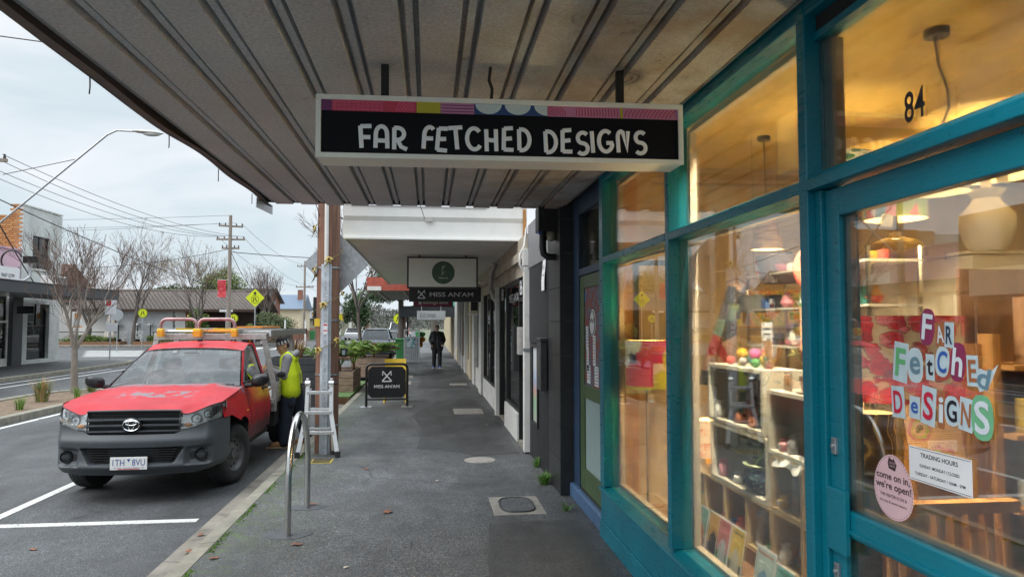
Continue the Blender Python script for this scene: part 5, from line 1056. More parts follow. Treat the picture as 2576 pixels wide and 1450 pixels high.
for k, (xx, z, w_, h_, c) in enumerate(((3.05, .746, .2, .12, (.35, .38, .4)), (3.02, 1.106, .14, .17, (.5, .35, .05)), (3.32, .746, .16, .2, (.3, .08, .04)), (3.1, .376, .22, .14, (.6, .6, .58)), (3.28, 1.106, .16, .2, (.12, .2, .4)), (3.1, 1.446, .22, .3, (.4, .36, .26)))):
    t = thing('shelf_goods', gl_[k] + ' behind the door', 'goods', (xx, 3.27, z), group='goods on the pine shelving'); put('body', MB().box(xx - w_ / 2, xx + w_ / 2, 3.25, 3.31, z, z + h_), M('goods %d' % k, c, .5, var=.15, scale=20), t, bevel=.006); put('front_print', MB().lathe([(0, 3.245), (min(w_, h_) * .3, 3.245), (min(w_, h_) * .32, 3.249)], 18, (xx, 0, z + h_ * .5), 'y'), M('goods print %d' % k, tuple(q * .4 for q in c), .5), t)
    if k == 5: put('frame', MB().box(xx - .13, xx - .11, 3.235, 3.32, z, z + .34).box(xx + .11, xx + .13, 3.235, 3.32, z, z + .34).box(xx - .109, xx + .109, 3.235, 3.32, z + .301, z + .34), A['woodd'], t)
t = thing('dotted_painting', 'tall dotted painting in ochre pink and green leaning behind the door letters', 'picture', (2.5, 3.3, .88))
put('canvas', MB().add([(2.38, 3.27, .88), (2.66, 3.27, .88), (2.62, 3.31, 1.38), (2.33, 3.31, 1.38), (2.38, 3.29, .88), (2.66, 3.29, .88), (2.62, 3.33, 1.38), (2.33, 3.33, 1.38)], [(0, 1, 2, 3), (4, 7, 6, 5), (0, 4, 5, 1), (1, 5, 6, 2), (2, 6, 7, 3), (3, 7, 4, 0)]),
    print_glow('ring dot painting', lambda t: t.mix(t.ramp(t.vor(70, 'Distance'), (.2, 1.0), (.26, 0.0)), t.ramp(t.vor(8, 'Distance', t.mix(.05, t.co(), t.n('TexNoise', Scale=6.0).outputs[1])), (0, (.55, .42, .05)), (.12, (.1, .08, .04)), (.2, (.55, .35, .3)), (.3, (.3, .42, .1)), (.38, (.45, .15, .25)), (.5, (.6, .4, .3)), const=True), (.55, .45, .12)), .03), t)  # painted rings and dots carry a trace of emission
put('pine_edge', MB().box(2.67, 2.70, 3.28, 3.31, .8, 1.36), A['pine'], t)
t = thing('slat_rack', 'low timber rack with leaning slats at the foot of the door glass', 'rack', (1.9, 2.6, .05)); put('top_rail', MB().box(1.72, 2.35, 2.62, 2.68, .90, .945), A['pine'], t)
for k in range(9): put('slat', MB().bar((1.74 + k * .07, 2.645, .898), (1.78 + k * .07, 2.66, .12), .03, .012, (0, 1, 0)), A['pine'], t)
put('foot_rail', MB().box(1.72, 2.42, 2.63, 2.69, .06, .12), A['pine'], t)
t = thing('black_speaker', 'plain black box standing behind the lower door glass', 'box', (1.75, 2.62, .7)); put('body', MB().box(1.62, 1.71, 2.55, 2.62, .05, 1.08), A['black'], t, bevel=.008); put('foot', MB().box(1.60, 1.73, 2.53, 2.64, .0505, .08).box(1.625, 1.705, 2.545, 2.549, .9, 1.0), A['blackm'], t)

# glass shelves behind the cubes with small goods
gs = thing('glass_shelf', 'slim steel rack of shelves full of small goods behind the white cubes', 'shelf', (2.4, 4.0, .05))
for z in (1.50, 1.74, 1.97): put('shelf', MB().box(2.2, 2.5, 3.35, 4.75, z, z + .012), M('pale shelf', (.6, .56, .48), .3), gs)
for x in (2.21, 2.49):
    for y in (3.36, 4.74): put('upright', MB().box(x - .008, x + .008, y - .008, y + .008, .05, 2.05), A['steel'], gs)
GC = dict(list(zip(labc, cols)) + [('white', (.7, .68, .62)), ('pink', (.65, .25, .3)), ('black', (.03, .03, .03)), ('blue', (.06, .14, .4))]); rg = random.Random(4); n_ = 0
for z in (1.512, 1.752, 1.982):
    y = 3.42
    while y < 4.66:
        cn = list(GC)[n_ % 12]; kd = ('vase', 'bowl', 'candle', 'box')[(n_ * 3 + n_ // 12) % 4]; h = rg.uniform(.07, .15); r = rg.uniform(.028, .045); x = rg.uniform(2.25, 2.36); m_ = M('glaze ' + cn, GC[cn], .4, var=.25, scale=40)
        lv = {1.512: 'lowest', 1.752: 'middle', 1.982: 'top'}[z]
        t = thing(kd, cn + ' ' + kd + ' standing on the ' + lv + ' shelf of the rack behind the cubes', kd, (x, y, z), group='small goods on the shelf rack')
        if kd == 'box': put('body', MB().box(x - r, x + r, y - r, y + r, z, z + h), m_, t, bevel=.006); put('label', MB().box(x - r - .002, x - r - .0005, y - r * .6, y + r * .6, z + h * .3, z + h * .7), A['paper'], t)
        else:
            pf = {'vase': [(.6, 0), (1, .3), (.8, .6), (.4, .85), (.55, 1), (.4, 1)], 'bowl': [(.5, 0), (.55, .05), (1.1, .45), (1.25, .6), (1.15, .6), (.9, .35)], 'candle': [(.9, 0), (.9, .7), (.8, .72), (.1, .74), (.06, .9), (0, .92)]}[kd]
            put('body', MB().lathe([(a * r, z + b_ * h) for a, b_ in pf], 16, (x, y, 0)), m_, t, smooth=40); put('foot', MB().lathe([(.7 * r, z + .0004), (.95 * r, z + .006), (.6 * r, z + .01)], 14, (x, y, 0)), A['woodd'], t)
        y += rg.uniform(.085, .13); n_ += 1
for k, (y, z, kd, cn) in enumerate(((4.62, .444, 'jar', 'teal'), (4.52, .444, 'jar', 'golden'), (4.20, .444, 'cup', 'magenta'), (4.07, .444, 'cup', 'blue'), (3.98, .444, 'jar', 'red'), (3.72, .444, 'doll', 'grey'), (3.62, .444, 'cup', 'green'), (3.47, .718, 'cup', 'amber'), (3.46, .444, 'jar', 'white'), (3.45, 1.006, 'cup', 'pink'), (3.36, 1.006, 'jar', 'slate'), (4.26, 1.078, 'jar', 'white'), (4.22, .726, 'jar', 'pink'), (4.0, .726, 'cup', 'white'))):
    m_ = M('small ' + cn, tuple(min(.8, q * 1.2 + .03) for q in GC[cn]), .45, var=.25, scale=50); hgt = {'jar': .10, 'cup': .065, 'doll': .15}[kd]; t = thing(kd, cn + ' ' + kd + (' standing inside a plywood cube' if z < 1 and z != .726 else ' standing inside a white cube') + ' near its front edge', kd, (1.79, y, z), group='small goods inside the cubes')
    put('body', MB().lathe([(.022, z), (.03, z + .01), (.03, z + hgt * .6), (.02, z + hgt * .75), (.024, z + hgt), (.018, z + hgt)], 14, (1.795, y, 0)), m_, t, smooth=40); put('label', MB().box(1.763, 1.7645, y - .014, y + .014, z + .015, z + .04), A['paper'], t)
    if kd == 'doll': put('head', MB().ell((1.795, y, z + hgt + .02), .032, 12, 9), m_, t, smooth=60)
# ================================================================ RED UTE  (metres, own space: x across, y back from the front bumper, z up)
ute = thing('red_ute', 'red single cab ute with peeling wrap and aluminium tray parked at the kerb', 'ute', (-2.93, 7.46, -.13), rz=R(.8))
def up(n, b, m, par=None, **k): return put(n, b, m, par or ute, local=True, **k)
def ss(a, b, x): t_ = max(0, min(1, (x - a) / (b - a))); return t_ * t_ * (3 - 2 * t_)
# peeling red wrap: flat red with grey patches where the film has come off, yellow band and black spray low on the doors
t = NT('peeling red wrap'); o = t.xyz()
c = t.mix(t.rng(t.noise(1.6, 4), .3, .7), (.40, .004, .012), (.52, .010, .022))
fade = t.math('MULTIPLY', t.rng(o[2], .9, 1.15, 0, 1), t.ramp(t.noise(2.2, 3), (.4, 0.0), (.7, .3))); c = t.mix(fade, c, (.52, .035, .045))
# torn film on the bonnet: a row of angular patches in front of the screen
n_ = t.noise(7.5, 3, .55, t.co((1, .9, .2)))
hood = t.math('MULTIPLY', t.math('MULTIPLY', t.rng(o[1], .60, .66, 0, 1), t.rng(o[1], .88, .94, 1, 0)), t.math('MULTIPLY', t.rng(o[0], -.42, -.36, 0, 1), t.rng(o[0], .38, .46, 1, 0)))
cowl = t.math('MULTIPLY', t.rng(o[1], 1.15, 1.32, 0, 1), t.math('MULTIPLY', t.rng(o[2], 1.02, 1.08, 0, 1), t.rng(o[1], 1.42, 1.5, 1, 0)))
pm_ = t.math('MAXIMUM', t.math('MULTIPLY', hood, t.ramp(n_, (.46, 0.0), (.49, 1.0))), t.math('MULTIPLY', cowl, t.ramp(n_, (.42, 0.0), (.5, 1.0))))
c = t.mix(t.math('MULTIPLY', pm_, .85), c, (.19, .19, .21))
sd = t.math('MULTIPLY', t.rng(o[1], 1.15, 1.5, 0, 1), t.rng(o[2], 1.12, 1.16, 1, 0))
yel = t.math('MULTIPLY', sd, t.math('MULTIPLY', t.rng(t.math('ADD', o[2], t.math('MULTIPLY', t.noise(5), .16)), .93, 1.02, 0, 1), t.rng(o[1], 1.6, 2.3, 0, 1)))
c = t.mix(t.math('MULTIPLY', yel, .8), c, (.72, .40, .05))
drip = t.noise(11, 4, .6, t.co((1, 1.3, .28)))
blk = t.math('MULTIPLY', sd, t.ramp(t.math('ADD', t.math('MULTIPLY', drip, .62), t.math('SUBTRACT', .70, o[2])), (.36, 0.0), (.43, 1.0)))
c = t.mix(t.math('MULTIPLY', blk, .88), c, (.085, .05, .055))
gry = t.math('MULTIPLY', sd, t.ramp(t.noise(4.5, 5, .65, t.co((1, 1, .8))), (.56, 0.0), (.66, .55))); c = t.mix(gry, c, (.16, .03, .05))
t.set(col=c, rough=t.rng(t.noise(5), .3, .7, .36, .48), coat=.05, spec=.35); RED = t.m
PLAST = M('charcoal bumper plastic', (.072, .079, .089), .5, var=.12, scale=6, bump=.12, bscale=300)
UBLK = M('gloss black trim', (.012, .012, .014), .3)
lens = NT('headlamp chrome').set(col=(.75, .77, .78), metal=.3, rough=.28).m
lensg = glass_mat('headlamp cover', (.9, .92, .92), 1.5, dirt=.06)
def sidex(y, z):
    x = .885 - .16 * max(0, (z - .78) / .5) ** 1.8 - .02 * max(0, (.6 - z) / .3)
    x += .022 * math.exp(-((z - .72) / .12) ** 2) * (1 if y < 1.6 else .6)
    fl = math.exp(-((y - 1.0) / .42) ** 2) * math.exp(-((z - .74) / .16) ** 2); x += .028 * fl
    x *= 1 - .20 * max(0, (.62 - y) / .62) ** 2
    return x
def Yn(x):
    a = abs(x)
    if a <= .72: return .02 + .11 * (a / .72) ** 2.3
    sn = min(1, (a - .72) / .148); return .13 + .46 * (1 - math.sqrt(1 - sn * sn)) ** .9
def htop(x): a = abs(x); return .972 - .042 * ss(.44, .53, a) + .105 * ss(.50, .86, a)
def hbot(x): a = abs(x); return .738 + .035 * ss(.42, .52, a) + .09 * ss(.5, .86, a)
def BE(y): t_ = max(0, min(1, (y - .36) / 1.10)); return .842 - .036 * t_, 1.040 + .078 * t_ ** .8
def bon(u, v):
    u = u * 2 - 1; a = abs(u); xf_, yl = u * .842, Yn(u * .842) + .045; y = yl + v * (1.46 - yl); ex, ez = BE(y); x = u * (.842 + (ex - .842) * v)
    zc = 1.0 + .16 * ss(-.1, 1.0, v); zs = zc * (1 - a ** 3.2) + ez * a ** 3.2 + .016 * (ss(.42, .58, a) - ss(.70, .84, a)) * (1 - .5 * v)
    k_ = ss(0, .16, v); z = htop(xf_) * (1 - k_) + zs * k_
    return (x, y, z)
up('bonnet', MB().grid(bon, 48, 34), RED, smooth=50)
def ed_top(y): return BE(y)[1]
def side_panel(sgn, y0, y1, zb, zt, n=24, m=14, gap=.0, snap=False):
    def f(u, v):
        y = y0 + (y1 - y0) * u; z = zb(y) + (zt(y) - zb(y)) * v; x = sidex(y, z)
        if snap: k_ = ss(.6, 1, v) * (1 - ss(.9, 1.4, y)); x = x * (1 - k_) + BE(y)[0] * k_
        return (sgn * (x + gap), y, z)
    return MB().grid(f, n, m)
AY, AR, AZ = 1.0, .43, .36
def arch(y): return AZ + math.sqrt(max(0, AR * AR - (y - AY) ** 2)) if abs(y - AY) < AR else .40
for s in (-1, 1):
    up('front_wing', side_panel(s, .375, 1.462, lambda y: .862 if y < .59 else max(arch(y), .40 if y > AY else .862 - .36 * (y - .59)), ed_top, 44, 16, 0, True), RED, smooth=40)
    up('arch_liner', MB().grid(lambda u, v: (s * (.60 + .27 * v), AY + (AR + .002) * math.cos(math.pi * u), AZ + (AR + .002) * math.sin(math.pi * u)), 18, 2), A['dark'], fixn=False)
    dr_ = up('door', side_panel(s, 1.464, 2.60, lambda y: .44 + .04 * ss(2.2, 2.6, y), lambda y: 1.135 + .03 * ss(1.5, 2.6, y), 22, 16, .003), RED, smooth=40)
    up('door_handle', MB().tube([(s * .865, 2.33, 1.02), (s * .90, 2.36, 1.025), (s * .90, 2.47, 1.03), (s * .865, 2.5, 1.03)], .014, 7), UBLK, dr_, smooth=40)
    up('handle_recess', MB().ell((s * .852, 2.41, 1.022), (.012, .07, .03), 12, 8), A['dark'], dr_, smooth=60)
    up('repeater', MB().ell((s * .905, 1.30, .83), (.008, .028, .012), 10, 6), M('amber lens', (.75, .35, .03), .25), smooth=60)
    up('sill', MB().box(min(s * .72, s * .85), max(s * .72, s * .85), 1.45, 2.75, .36, .435), A['blackm'], bevel=.01)
    up('cab_corner', side_panel(s, 2.612, 2.74, lambda y: .46, lambda y: 1.165, 3, 10), RED, smooth=40)
    # pillars
    up('front_pillar', MB().grid(lambda u, v: (s * (.800 - .185 * u ** .95 + .024 * (v - .5) * -2 * 0 + .02 * v), 1.38 + .80 * u + .075 * v * (1 - .2 * u), 1.115 + .435 * u - .02 * (1 - u) * v + .018 * math.sin(math.pi * u)), 12, 3), RED, smooth=60)
    up('rear_pillar', MB().add([(s * .80, 2.56, 1.15), (s * .80, 2.74, 1.15), (s * .655, 2.72, 1.63), (s * .655, 2.58, 1.63)], [(0, 1, 2, 3)]), RED)
    up('window_frame', MB().tube([(s * .805, 1.50, 1.155), (s * .80, 2.57, 1.172), (s * .650, 2.58, 1.605), (s * .642, 2.24, 1.565), (s * .80, 1.50, 1.16)], .011, 6), A['blackm'])
    up('side_window', MB().add([(s * .803, 1.50, 1.155), (s * .798, 2.57, 1.172), (s * .650, 2.575, 1.602), (s * .642, 2.23, 1.562)], [(0, 1, 2, 3)]), A['cglass'])
    up('quarter_bar', MB().tube([(s * .803, 1.72, 1.16), (s * .752, 1.74, 1.31)], .012, 6), A['blackm'])
    # mirrors
    mr = up('mirror', MB().grid(lambda u, v: (s * (.99 + .125 * math.cos(2 * math.pi * u) * math.sin(math.pi * v) * (1.0 if math.cos(2 * math.pi * u) > 0 else .85)), 1.52 + .085 * -math.cos(math.pi * v) * .9, 1.185 + .082 * math.copysign(abs(math.sin(2 * math.pi * u)) ** .75, math.sin(2 * math.pi * u)) * math.sin(math.pi * v) ** .6 + .015 * math.cos(2 * math.pi * u)), 24, 10), UBLK, smooth=60)
    up('mirror_arm', MB().tube([(s * .80, 1.52, 1.12), (s * .88, 1.52, 1.125), (s * .95, 1.52, 1.14)], [.03, .028, .03], 8), A['blackm'], mr, smooth=40)
up('roof', MB().grid(lambda u, v: ((2 * u - 1) * (.635 - .015 * v), 2.13 + .62 * v - .03 * (1 - (2 * u - 1) ** 2) * (1 - v), 1.555 + .035 * (1 - abs(2 * u - 1) ** 2.6) + .082 * ss(0, .55, v) - .012 * (abs(2 * u - 1) ** 6)), 30, 10), RED, smooth=50)
up('windscreen', MB().grid(lambda u, v: ((2 * u - 1) * (.775 - .175 * v), 1.40 + .75 * v - .05 * (1 - (2 * u - 1) ** 2) * (1 - v * .6), 1.125 + .432 * v + .02 * math.sin(math.pi * v) + .03 * v * (1 - (2 * u - 1) ** 2)), 20, 10), A['cglass'], smooth=60, fixn=False)
up('screen_seal', MB().tube([((2 * u - 1) * .775, 1.39 - .05 * (1 - (2 * u - 1) ** 2), 1.12) for u in [k / 14 for k in range(15)]], .016, 6), A['blackm'], smooth=40)
up('screen_band', MB().grid(lambda u, v: ((2 * u - 1) * (.603), 2.118 + .015 * v - .05 * (1 - (2 * u - 1) ** 2) * .4, 1.542 + .012 * v + .03 * (1 - (2 * u - 1) ** 2)), 14, 1), A['blackm'])
up('sensor_pod', MB().box(-.10, .10, 2.0, 2.05, 1.48, 1.53), A['black'], bevel=.015); up('toll_tag', MB().box(-.24, -.19, 2.02, 2.03, 1.50, 1.55), A['paper'])
up('cowl_panel', MB().box(-.76, .76, 1.36, 1.50, 1.05, 1.118), A['blackm'])
for xx, a in ((-.5, .55), (.1, .62)): up('wiper', MB().tube([(xx, 1.33, 1.13), (xx + .25, 1.345, 1.142), (xx + a, 1.365, 1.15)], .009, 5), A['black'])
up('aerial', MB().tube([(.03, 2.28, 1.68), (.10, 2.42, 1.86)], [.006, .003], 6).box(.005, .055, 2.24, 2.32, 1.67, 1.70), A['black'])
# cabin inside
cab = up('cabin', MB().box(-.78, .78, 2.66, 2.72, .5, 1.2).box(-.78, .78, 1.5, 2.66, .42, .5).box(-.77, .77, .5, 1.46, .45, .93), A['dark'])
up('dashboard', MB().box(-.76, .76, 1.46, 1.78, .95, 1.10), A['darkgrey'], cab, bevel=.03); up('steering_wheel', MB().tube([(-.36 + .17 * math.cos(a), 1.86 + .05 * math.sin(a), 1.14 + .16 * math.sin(a)) for a in [2 * math.pi * k / 20 for k in range(21)]], .015, 6), A['blackm'], cab, smooth=40)
for s in (-.38, .38): up('seat', MB().box(s - .24, s + .24, 2.36, 2.48, .7, 1.25).box(s - .24, s + .24, 1.95, 2.36, .62, .76), A['darkgrey'], cab, bevel=.05); up('headrest', MB().box(s - .13, s + .13, 2.38, 2.46, 1.28, 1.44), A['darkgrey'], cab, bevel=.04)
up('papers', MB().add([(.22, 1.50, 1.107), (.60, 1.54, 1.112), (.50, 1.66, 1.125), (.26, 1.63, 1.12)], [(0, 1, 2, 3)]), A['paper'], cab)
up('rear_glass', MB().add([(-.68, 2.7, 1.2), (.68, 2.7, 1.2), (.6, 2.69, 1.56), (-.6, 2.69, 1.56)], [(0, 1, 2, 3)]), A['cglass'])
up('cab_back', MB().box(-.80, .80, 2.725, 2.745, .45, 1.19).box(-.65, .65, 2.70, 2.74, 1.6, 1.635), RED)
# front end
def plan(t_):
    """bumper outline seen from above, t_ in -1..1"""
    a = abs(t_); sg = 1 if t_ >= 0 else -1
    if a < .72: x = a; return sg * x, Yn(x)
    an = (a - .72) / .28 * math.pi / 2; return sg * (.72 + .150 * math.sin(an)), .13 + .46 * (1 - math.cos(an)) ** .9
ztop = lambda x: hbot(x) - .004
def bumper(u, v):
    x, y = plan(u * 2 - 1); zb_ = .30 + .06 * ss(.6, .9, abs(x)); z = zb_ + (ztop(x) - zb_) * v
    off = .085 * ss(.40, .28, z) + .03 * ss(.66, .80, z) - .018 * math.exp(-((z - .66) / .05) ** 2) - .02 * math.exp(-((z - .40) / .04) ** 2)
    tw = .47 - .35 * (z - .43) * -1 * .0
    lim = .40 + .10 * (z - .42) / .17
    inn = ss(lim + .03, lim, abs(x)) * ss(.415, .435, z) * ss(.600, .582, z); off += .085 * inn
    pod = ss(.52, .58, abs(x)) * ss(.81, .77, abs(x)) * ss(.395, .42, z) * ss(.595, .56, z - .06 * (abs(x) - .5)); off += .05 * pod
    f = 1 if abs(u * 2 - 1) < .72 else max(0, 1 - (abs(u * 2 - 1) - .72) / .2)
    return (x * (1 - .035 * ss(.42, .30, z)), y + off * f, z)
bmp = up('front_bumper', MB().grid(bumper, 130, 56), PLAST, smooth=40)
up('lower_intake', MB().box(-.47, .47, .115, .125, .42, .6), A['dark'], bmp)
for k in range(6): up('intake_bar', MB().box(-.395 - .012 * k, .395 + .012 * k, .075, .115, .437 + k * .026, .446 + k * .026), A['black'], bmp)
for s in (-1, 1):
    up('fog_surround', MB().grid(lambda u, v: (s * (.555 + .225 * u), Yn(.555 + .225 * u) + .046 + .03 * ss(.8, 1, u), .405 + (.18 - .07 * (1 - u)) * v), 10, 4), A['black'], bmp)
    up('fog_lamp', MB().lathe([(.0, .155), (.05, .15), (.062, .135), (.07, .15)], 20, (s * .685, 0, .495), 'y'), UBLK, bmp, smooth=40)
    for k in range(3): up('fog_bar', MB().box(s * .685 - .045 + abs(k - 1) * .012, s * .685 + .045 - abs(k - 1) * .012, .128, .14, .478 + k * .016, .484 + k * .016), PLAST, bmp)
up('skid_panel', MB().box(-.62, .62, .34, .7, .27, .33), A['blackm'])
def ptr(x): return Yn(x) + .03
# grille: dark well with four swept bars and the badge
gr_ = up('grille', MB().grid(lambda u, v: ((2 * u - 1) * (.50 - .02 * v), ptr((2 * u - 1) * .5) + .055, .72 + .25 * v), 16, 2), A['dark'])
for k, (z, h, w_) in enumerate(((.748, .030, .49), (.808, .034, .50), (.868, .034, .485), (.955, .036, .475))):
    up('grille_bar', MB().grid(lambda u, v: ((2 * u - 1) * w_, ptr((2 * u - 1) * w_) + (.0 if .25 < v < .9 else .04) + .012 * (k == 3), z + h * min(1, max(0, (v - .15) / .7)) - .008 * abs(2 * u - 1) ** 2), 22, 4), PLAST if k < 3 else UBLK, gr_, smooth=30)
for k in range(7): up('mesh_bar', MB().grid(lambda u, v: ((2 * u - 1) * .47, ptr((2 * u - 1) * .47) + .036, .735 + k * .033 + .006 * v), 12, 1), UBLK, gr_)
bd = up('badge', MB().lathe([(0, .030), (.075, .030), (.085, .038), (.085, .07)], 32, (0, 0, .835), 'y').xf(Matrix.Translation((0, 0, .835)) @ Matrix.Diagonal((1.18, 1, .92, 1)) @ Matrix.Translation((0, 0, -.835))), UBLK, gr_, smooth=40)
chrome = NT('chrome').set(col=(.72, .73, .74), metal=1.0, rough=.12).m
def ellr(rx, rz, cz, cx=0): return [(cx + rx * math.cos(a), .026, cz + rz * math.sin(a)) for a in [2 * math.pi * k / 28 for k in range(29)]]
up('emblem', MB().tube(ellr(.083, .058, .835), .0075, 6, cap=False).tube(ellr(.028, .054, .838), .006, 6, cap=False).tube(ellr(.058, .022, .858), .006, 6, cap=False), chrome, gr_, smooth=60)
# headlamps: chrome bowls behind a swept clear cover
for s in (-1, 1):
    def surf(u, v, d=0.0):
        x = .468 + .385 * u; zb_, zt_ = hbot(x), htop(x); return (s * x, Yn(x) + .030 + .018 * v + d, zb_ + (zt_ - zb_) * v)
    h_ = up('headlight', MB().grid(lambda u, v: surf(u, v, .045), 14, 5), lens, smooth=30)
    for (u_, v_, r_) in ((.42, .5, .062), (.70, .52, .05)):
        p = surf(u_, v_, .02); up('lamp_bowl', MB().grid(lambda a, b_: (p[0] + r_ * b_ * math.cos(2 * math.pi * a), p[1] + .045 * (1 - b_ * b_) - .004, p[2] + r_ * b_ * math.sin(2 * math.pi * a)), 20, 5), chrome, h_, smooth=60)
        up('bulb_shield', MB().ell((p[0], p[1] + .012, p[2]), (.018, .02, .016), 10, 8), M('bulb shield', (.5, .5, .5), .2, metal=.8), h_, smooth=60)
    p = surf(.2, .25, .03); up('indicator', MB().ell(p, (.045, .012, .022), 12, 8), M('amber indicator', (.65, .3, .12), .2), h_, smooth=60)
    for k in range(5): a = surf(.78 + .035 * k, .2 + .05 * k, .022); e = surf(.80 + .035 * k, .85, .022); up('lamp_fin', MB().bar(a, e, .012, .008), UBLK, h_)
    up('lamp_surround', MB().tube([surf(u_, 0, .005) for u_ in [k / 10 for k in range(11)]] + [surf(1, v_, .005) for v_ in (.3, .6, 1)] + [surf(1 - k / 10, 1, .005) for k in range(11)] + [surf(0, .5, .005), surf(0, 0, .005)], .007, 5), UBLK, h_)
    up('lamp_cover', MB().grid(lambda u, v: surf(u, v, -.005 - .012 * math.sin(math.pi * v)), 14, 6), lensg, h_, smooth=60, fixn=False)
up('front_core', MB().box(-.70, .70, .24, .5, .45, .93), A['dark'])
# registration plate
npl = up('number_plate', MB().box(-.186, .186, -.012, -.004, .375, .509), M('plate white', (.76, .76, .74), .4, var=.03), bevel=.006)
b = MB(); blue = M('plate blue', (.02, .06, .30), .5)
text(b, '1TH', (-.10, -.0135, .452), XR, Uu, .066, .0, xs=.80); text(b, '8VU', (.10, -.0135, .452), XR, Uu, .066, .0, xs=.80); text(b, 'VICTORIA - THE EDUCATION STATE', (0, -.0135, .397), XR, Uu, .011, w=.31)
b.poly([(-.016, -.0135, .488), (.016, -.0135, .488), (0, -.0135, .455)]); up('plate_lettering', b, blue, npl); up('plate_strip', MB().box(-.11, .11, -.0136, -.0125, .380, .388), M('plate red', (.5, .08, .08), .5), npl)
up('plate_holder', MB().box(-.15, .15, -.004, .06, .39, .49), A['black'], npl)
# wheels
def wheel(x, y, s):
    w_ = up('wheel', MB().lathe([(.0, -.03), (.19, -.03), (.2, .0)], 28, (0, 0, 0), 'x'), A['dark'])
    w_.location = (x, y, .352); w_['_w'] = (0., 0., 0.)
    if s < 0: w_.rotation_euler = (0, 0, math.pi)
    tp = [(.20, -.09), (.30, -.105), (.335, -.10), (.35, -.08), (.352, -.03), (.346, -.025), (.346, -.018), (.352, -.013), (.352, .013), (.346, .018), (.346, .025), (.352, .03), (.35, .08), (.335, .10), (.30, .112), (.24, .108), (.205, .09), (.2, -.09)]
    up('tyre', MB().lathe(tp, 40, (0, 0, 0), 'x', cap=False), A['rubber'], w_, smooth=35)
    up('rim', MB().lathe([(.208, .095), (.2, .07), (.19, .045), (.15, .03), (.10, .055), (.06, .06), (.055, .075), (.0, .078)], 36, (0, 0, 0), 'x', cap=False), M('black steel rim', (.15, .15, .155), .4, metal=.3, var=.25), w_, smooth=40)
    for k in range(12): a = k * math.pi / 6; up('rim_hole', MB().lathe([(0, .0365), (.016, .0375), (.018, .030)], 8, (0, .155 * math.cos(a), .155 * math.sin(a)), 'x'), A['dark'], w_)
    for k in range(6): a = k * math.pi / 3; up('wheel_nut', MB().lathe([(.009, .055), (.009, .085), (0, .088)], 6, (0, .07 * math.cos(a), .07 * math.sin(a)), 'x'), A['steel'], w_)
    return w_
for s in (-1, 1):
    w_ = wheel(s * .755, 1.0, s); w_.rotation_euler.z += R(-15)
    wheel(s * .755, 4.085, s)
# aluminium tray with headboard frame, racks and mud guards
tr = up('tray_floor', MB().box(-.92, .92, 2.86, 5.2, .74, .80), A['alud'])
for s in (-1, 1):
    up('side_gate', MB().box(s * .92 - .015, s * .92 + .015, 3.06, 5.2, .80, 1.04), A['alud'], tr)
    for k in range(3): up('gate_rib', MB().box(s * .937 - .004, s * .937 + .004, 3.06, 5.2, .83 + k * .07, .85 + k * .07), A['alu'], tr)
    up('headboard_leg', MB().bar((s * .90, 2.95, .62), (s * .90, 2.95, 1.0), .05, .07).bar((s * .90, 2.95, .98), (s * .74, 2.90, 1.74), .05, .075), A['alud']); up('rear_leg', MB().bar((s * .90, 5.05, .8), (s * .74, 5.08, 1.70), .05, .07), A['alud'])
    up('mudguard', MB().box(s * .60 if s > 0 else -.90, .90 if s > 0 else -.60, 3.62, 3.66, .22, .74), A['rubber'])
    up('arch_cover', MB().grid(lambda u, v: (s * (.6 + .3 * v), 4.085 + .44 * math.cos(math.pi * u), .36 + .42 * math.sin(math.pi * u)), 14, 1), A['blackm'], fixn=False)
up('headboard_bar', MB().box(-.79, .79, 2.87, 2.93, 1.68, 1.765), A['alud'], bevel=.005); up('headboard_rail', MB().box(-.84, .84, 2.93, 2.97, 1.18, 1.22), A['alud'])
for xx in (-.48, .40): up('headboard_post', MB().box(xx - .035, xx + .035, 2.875, 2.925, 1.20, 1.68), A['alud'])
up('mesh_guard', MB().tube([(-.8, 2.95, 1.0), (.8, 2.95, 1.0)], .012, 6), A['alud'])
up('rear_bar', MB().box(-.76, .76, 5.05, 5.11, 1.66, 1.72), A['alud']); up('orange_strap', MB().bar((.62, 3.2, .85), (.52, 2.97, 1.72), .035, .004), A['orange']); up('orange_strap', MB().bar((.72, 4.6, .85), (.66, 4.62, 1.72), .035, .004), A['orange']); up('side_rail', MB().box(.70, .75, 2.9, 5.1, 1.62, 1.66), A['alu'])
up('chassis', MB().box(-.5, .5, .9, 5.1, .38, .5), A['blackm']); up('inner_guard', MB().box(.5, .9, 3.0, 3.6, .40, .74), A['blackm'])
